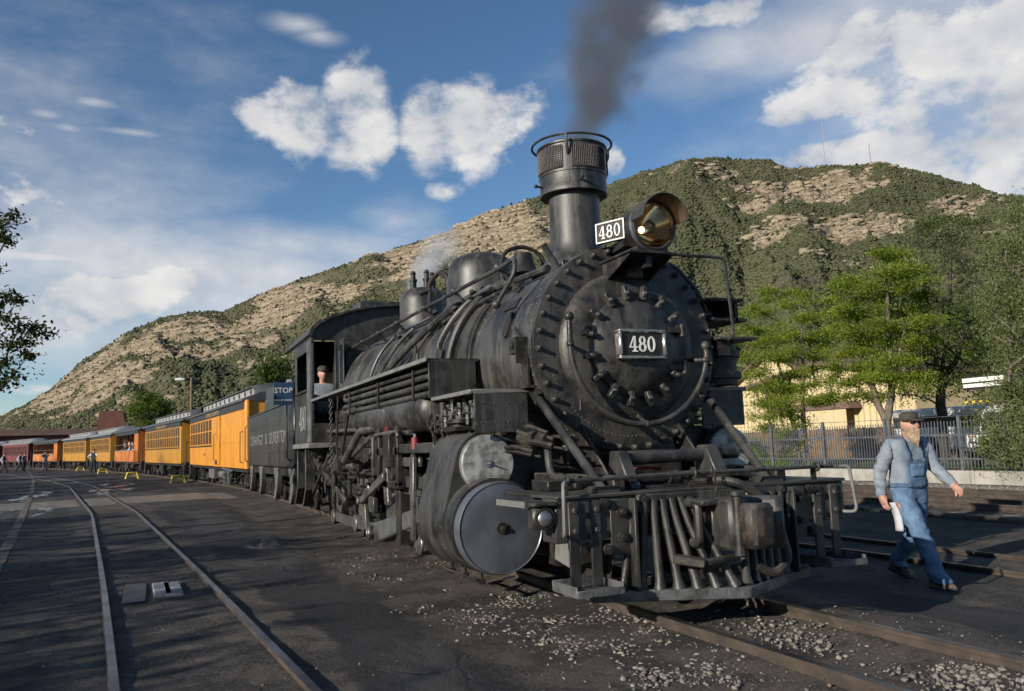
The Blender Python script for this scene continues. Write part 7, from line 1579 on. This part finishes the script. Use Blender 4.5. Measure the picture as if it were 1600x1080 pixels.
MB().bx(-8.65, -8.2, -1.36, -.9, 1.41, 1.86).build('seat_box', M['dark'], loco, bev=.01)
# passengers leaning on the gondola rail
lean = {'elR': (.2, -.24, 1.2), 'wrR': (.38, -.12, 1.2), 'haR': (.44, -.08, 1.2), 'elL': (.2, .24, 1.2), 'wrL': (.38, .12, 1.2), 'haL': (.44, .08, 1.2), 'chest': (.08, 0, 1.3), 'neck': (.13, 0, 1.46), 'head': (.18, 0, 1.57), 'shR': (.09, -.19, 1.4), 'shL': (.09, .19, 1.4)}
for k, (x, m_, lab) in enumerate(((-56.0, M['wshirt'], 'passenger in white nearest the front of the orange gondola'), (-57.2, M['tanw'], 'passenger in tan second from the front of the gondola'), (-58.6, M['wshirt'], 'passenger in white leaning out mid gondola'), (-60.6, M['chambray'], 'passenger in pale blue toward the rear of the gondola'))):
    person(lab, (x, float(yc(x)) - .62, float(rise(x)) + .42), R(-90 - 9), lean, dict(shirt=m_, pants=M['navy'], skin=M['skin'], shoe=M['navy'], hair=M['tanw'] if k % 2 else M['wshirt']), 1.0, False, 'gondola passengers', None, 1, True)
# ------------------------------------------------------------------ smoke and steam: real volumes
def plume(name, label, p0, p1, r0, r1, col, dens, nscale, aniso=.2, soft=.55, fade=.35, grow=1.0):
    p0, p1 = Vector(p0), Vector(p1); L = (p1 - p0).length
    mb = MB(); mb.ring([(r0 * 1.25, 0)] + [((r0 + (r1 - r0) * (t ** grow)) * 1.3, L * t) for t in (.15, .3, .45, .6, .75, .9, 1.0)], (0, 0, 0), (0, 0, 1), 20, caps=True)
    m = bpy.data.materials.new(name); m.use_nodes = True; nt = m.node_tree; nt.nodes.clear()
    tc_ = N(nt, 'ShaderNodeTexCoord'); sp = N(nt, 'ShaderNodeSeparateXYZ'); nt.links.new(tc_.outputs['Object'], sp.inputs[0])
    n1 = N(nt, 'ShaderNodeTexNoise', inp={'Scale': nscale, 'Detail': 4.0, 'Roughness': .55}); nt.links.new(tc_.outputs['Object'], n1.inputs['Vector'])
    n2 = N(nt, 'ShaderNodeTexNoise', inp={'Scale': nscale * .45, 'Detail': 1.0}); nt.links.new(tc_.outputs['Object'], n2.inputs['Vector'])
    t = math_(nt, 'DIVIDE', sp.outputs['Z'], L, clamp=True); tg = math_(nt, 'POWER', t, grow)
    rad = math_(nt, 'MULTIPLY_ADD', tg, r1 - r0, r0)
    wob = N(nt, 'ShaderNodeSeparateColor'); nt.links.new(n2.outputs['Color'], wob.inputs[0])
    xx = math_(nt, 'ADD', sp.outputs['X'], math_(nt, 'MULTIPLY', math_(nt, 'SUBTRACT', wob.outputs[0], .5), rad)); yy = math_(nt, 'ADD', sp.outputs['Y'], math_(nt, 'MULTIPLY', math_(nt, 'SUBTRACT', wob.outputs[1], .5), rad))
    d = math_(nt, 'SQRT', math_(nt, 'ADD', math_(nt, 'MULTIPLY', xx, xx), math_(nt, 'MULTIPLY', yy, yy)))
    f = math_(nt, 'SUBTRACT', 1.0, math_(nt, 'DIVIDE', d, rad))
    f = math_(nt, 'ADD', f, math_(nt, 'MULTIPLY_ADD', n1.outputs[0], 1.5, -.85))
    f = smooth(nt, f, 0.0, soft)
    f = math_(nt, 'MULTIPLY', f, smooth(nt, t, 1.0, 1.0 - fade)); f = math_(nt, 'MULTIPLY', f, math_(nt, 'DIVIDE', dens * r0, rad))
    pv = N(nt, 'ShaderNodeVolumePrincipled'); pv.inputs['Color'].default_value = (*col, 1); pv.inputs['Anisotropy'].default_value = aniso; nt.links.new(f, pv.inputs['Density'])
    out = N(nt, 'ShaderNodeOutputMaterial'); nt.links.new(pv.outputs[0], out.inputs['Volume'])
    o = mb.build(name, m, None); o.location = p0; o.rotation_euler = (p1 - p0).to_track_quat('Z', 'Y').to_euler(); tag(o, label, None, kind='stuff'); return o
plume('smoke', 'dark coal smoke rising from the engine stack', (SX, 0, 4.02), (SX + .6, 1.4, 8.4), .35, 1.0, (.25, .25, .26), 5.0, 3.0, soft=.6, fade=.9)
plume('steam', 'thin white steam drifting up beside the steam dome', at(646, 462, D=14.6), at(700, 345, D=15.6), .28, .8, (.9, .92, .95), 6.0, 1.6, soft=.9, fade=.7)
plume('steam', 'faint steam leaking above the near cylinder', (-1.25, -1.15, 1.3), (-.85, -1.25, 1.85), .10, .3, (.8, .82, .85), .9, 3.0, soft=.9, fade=.8)
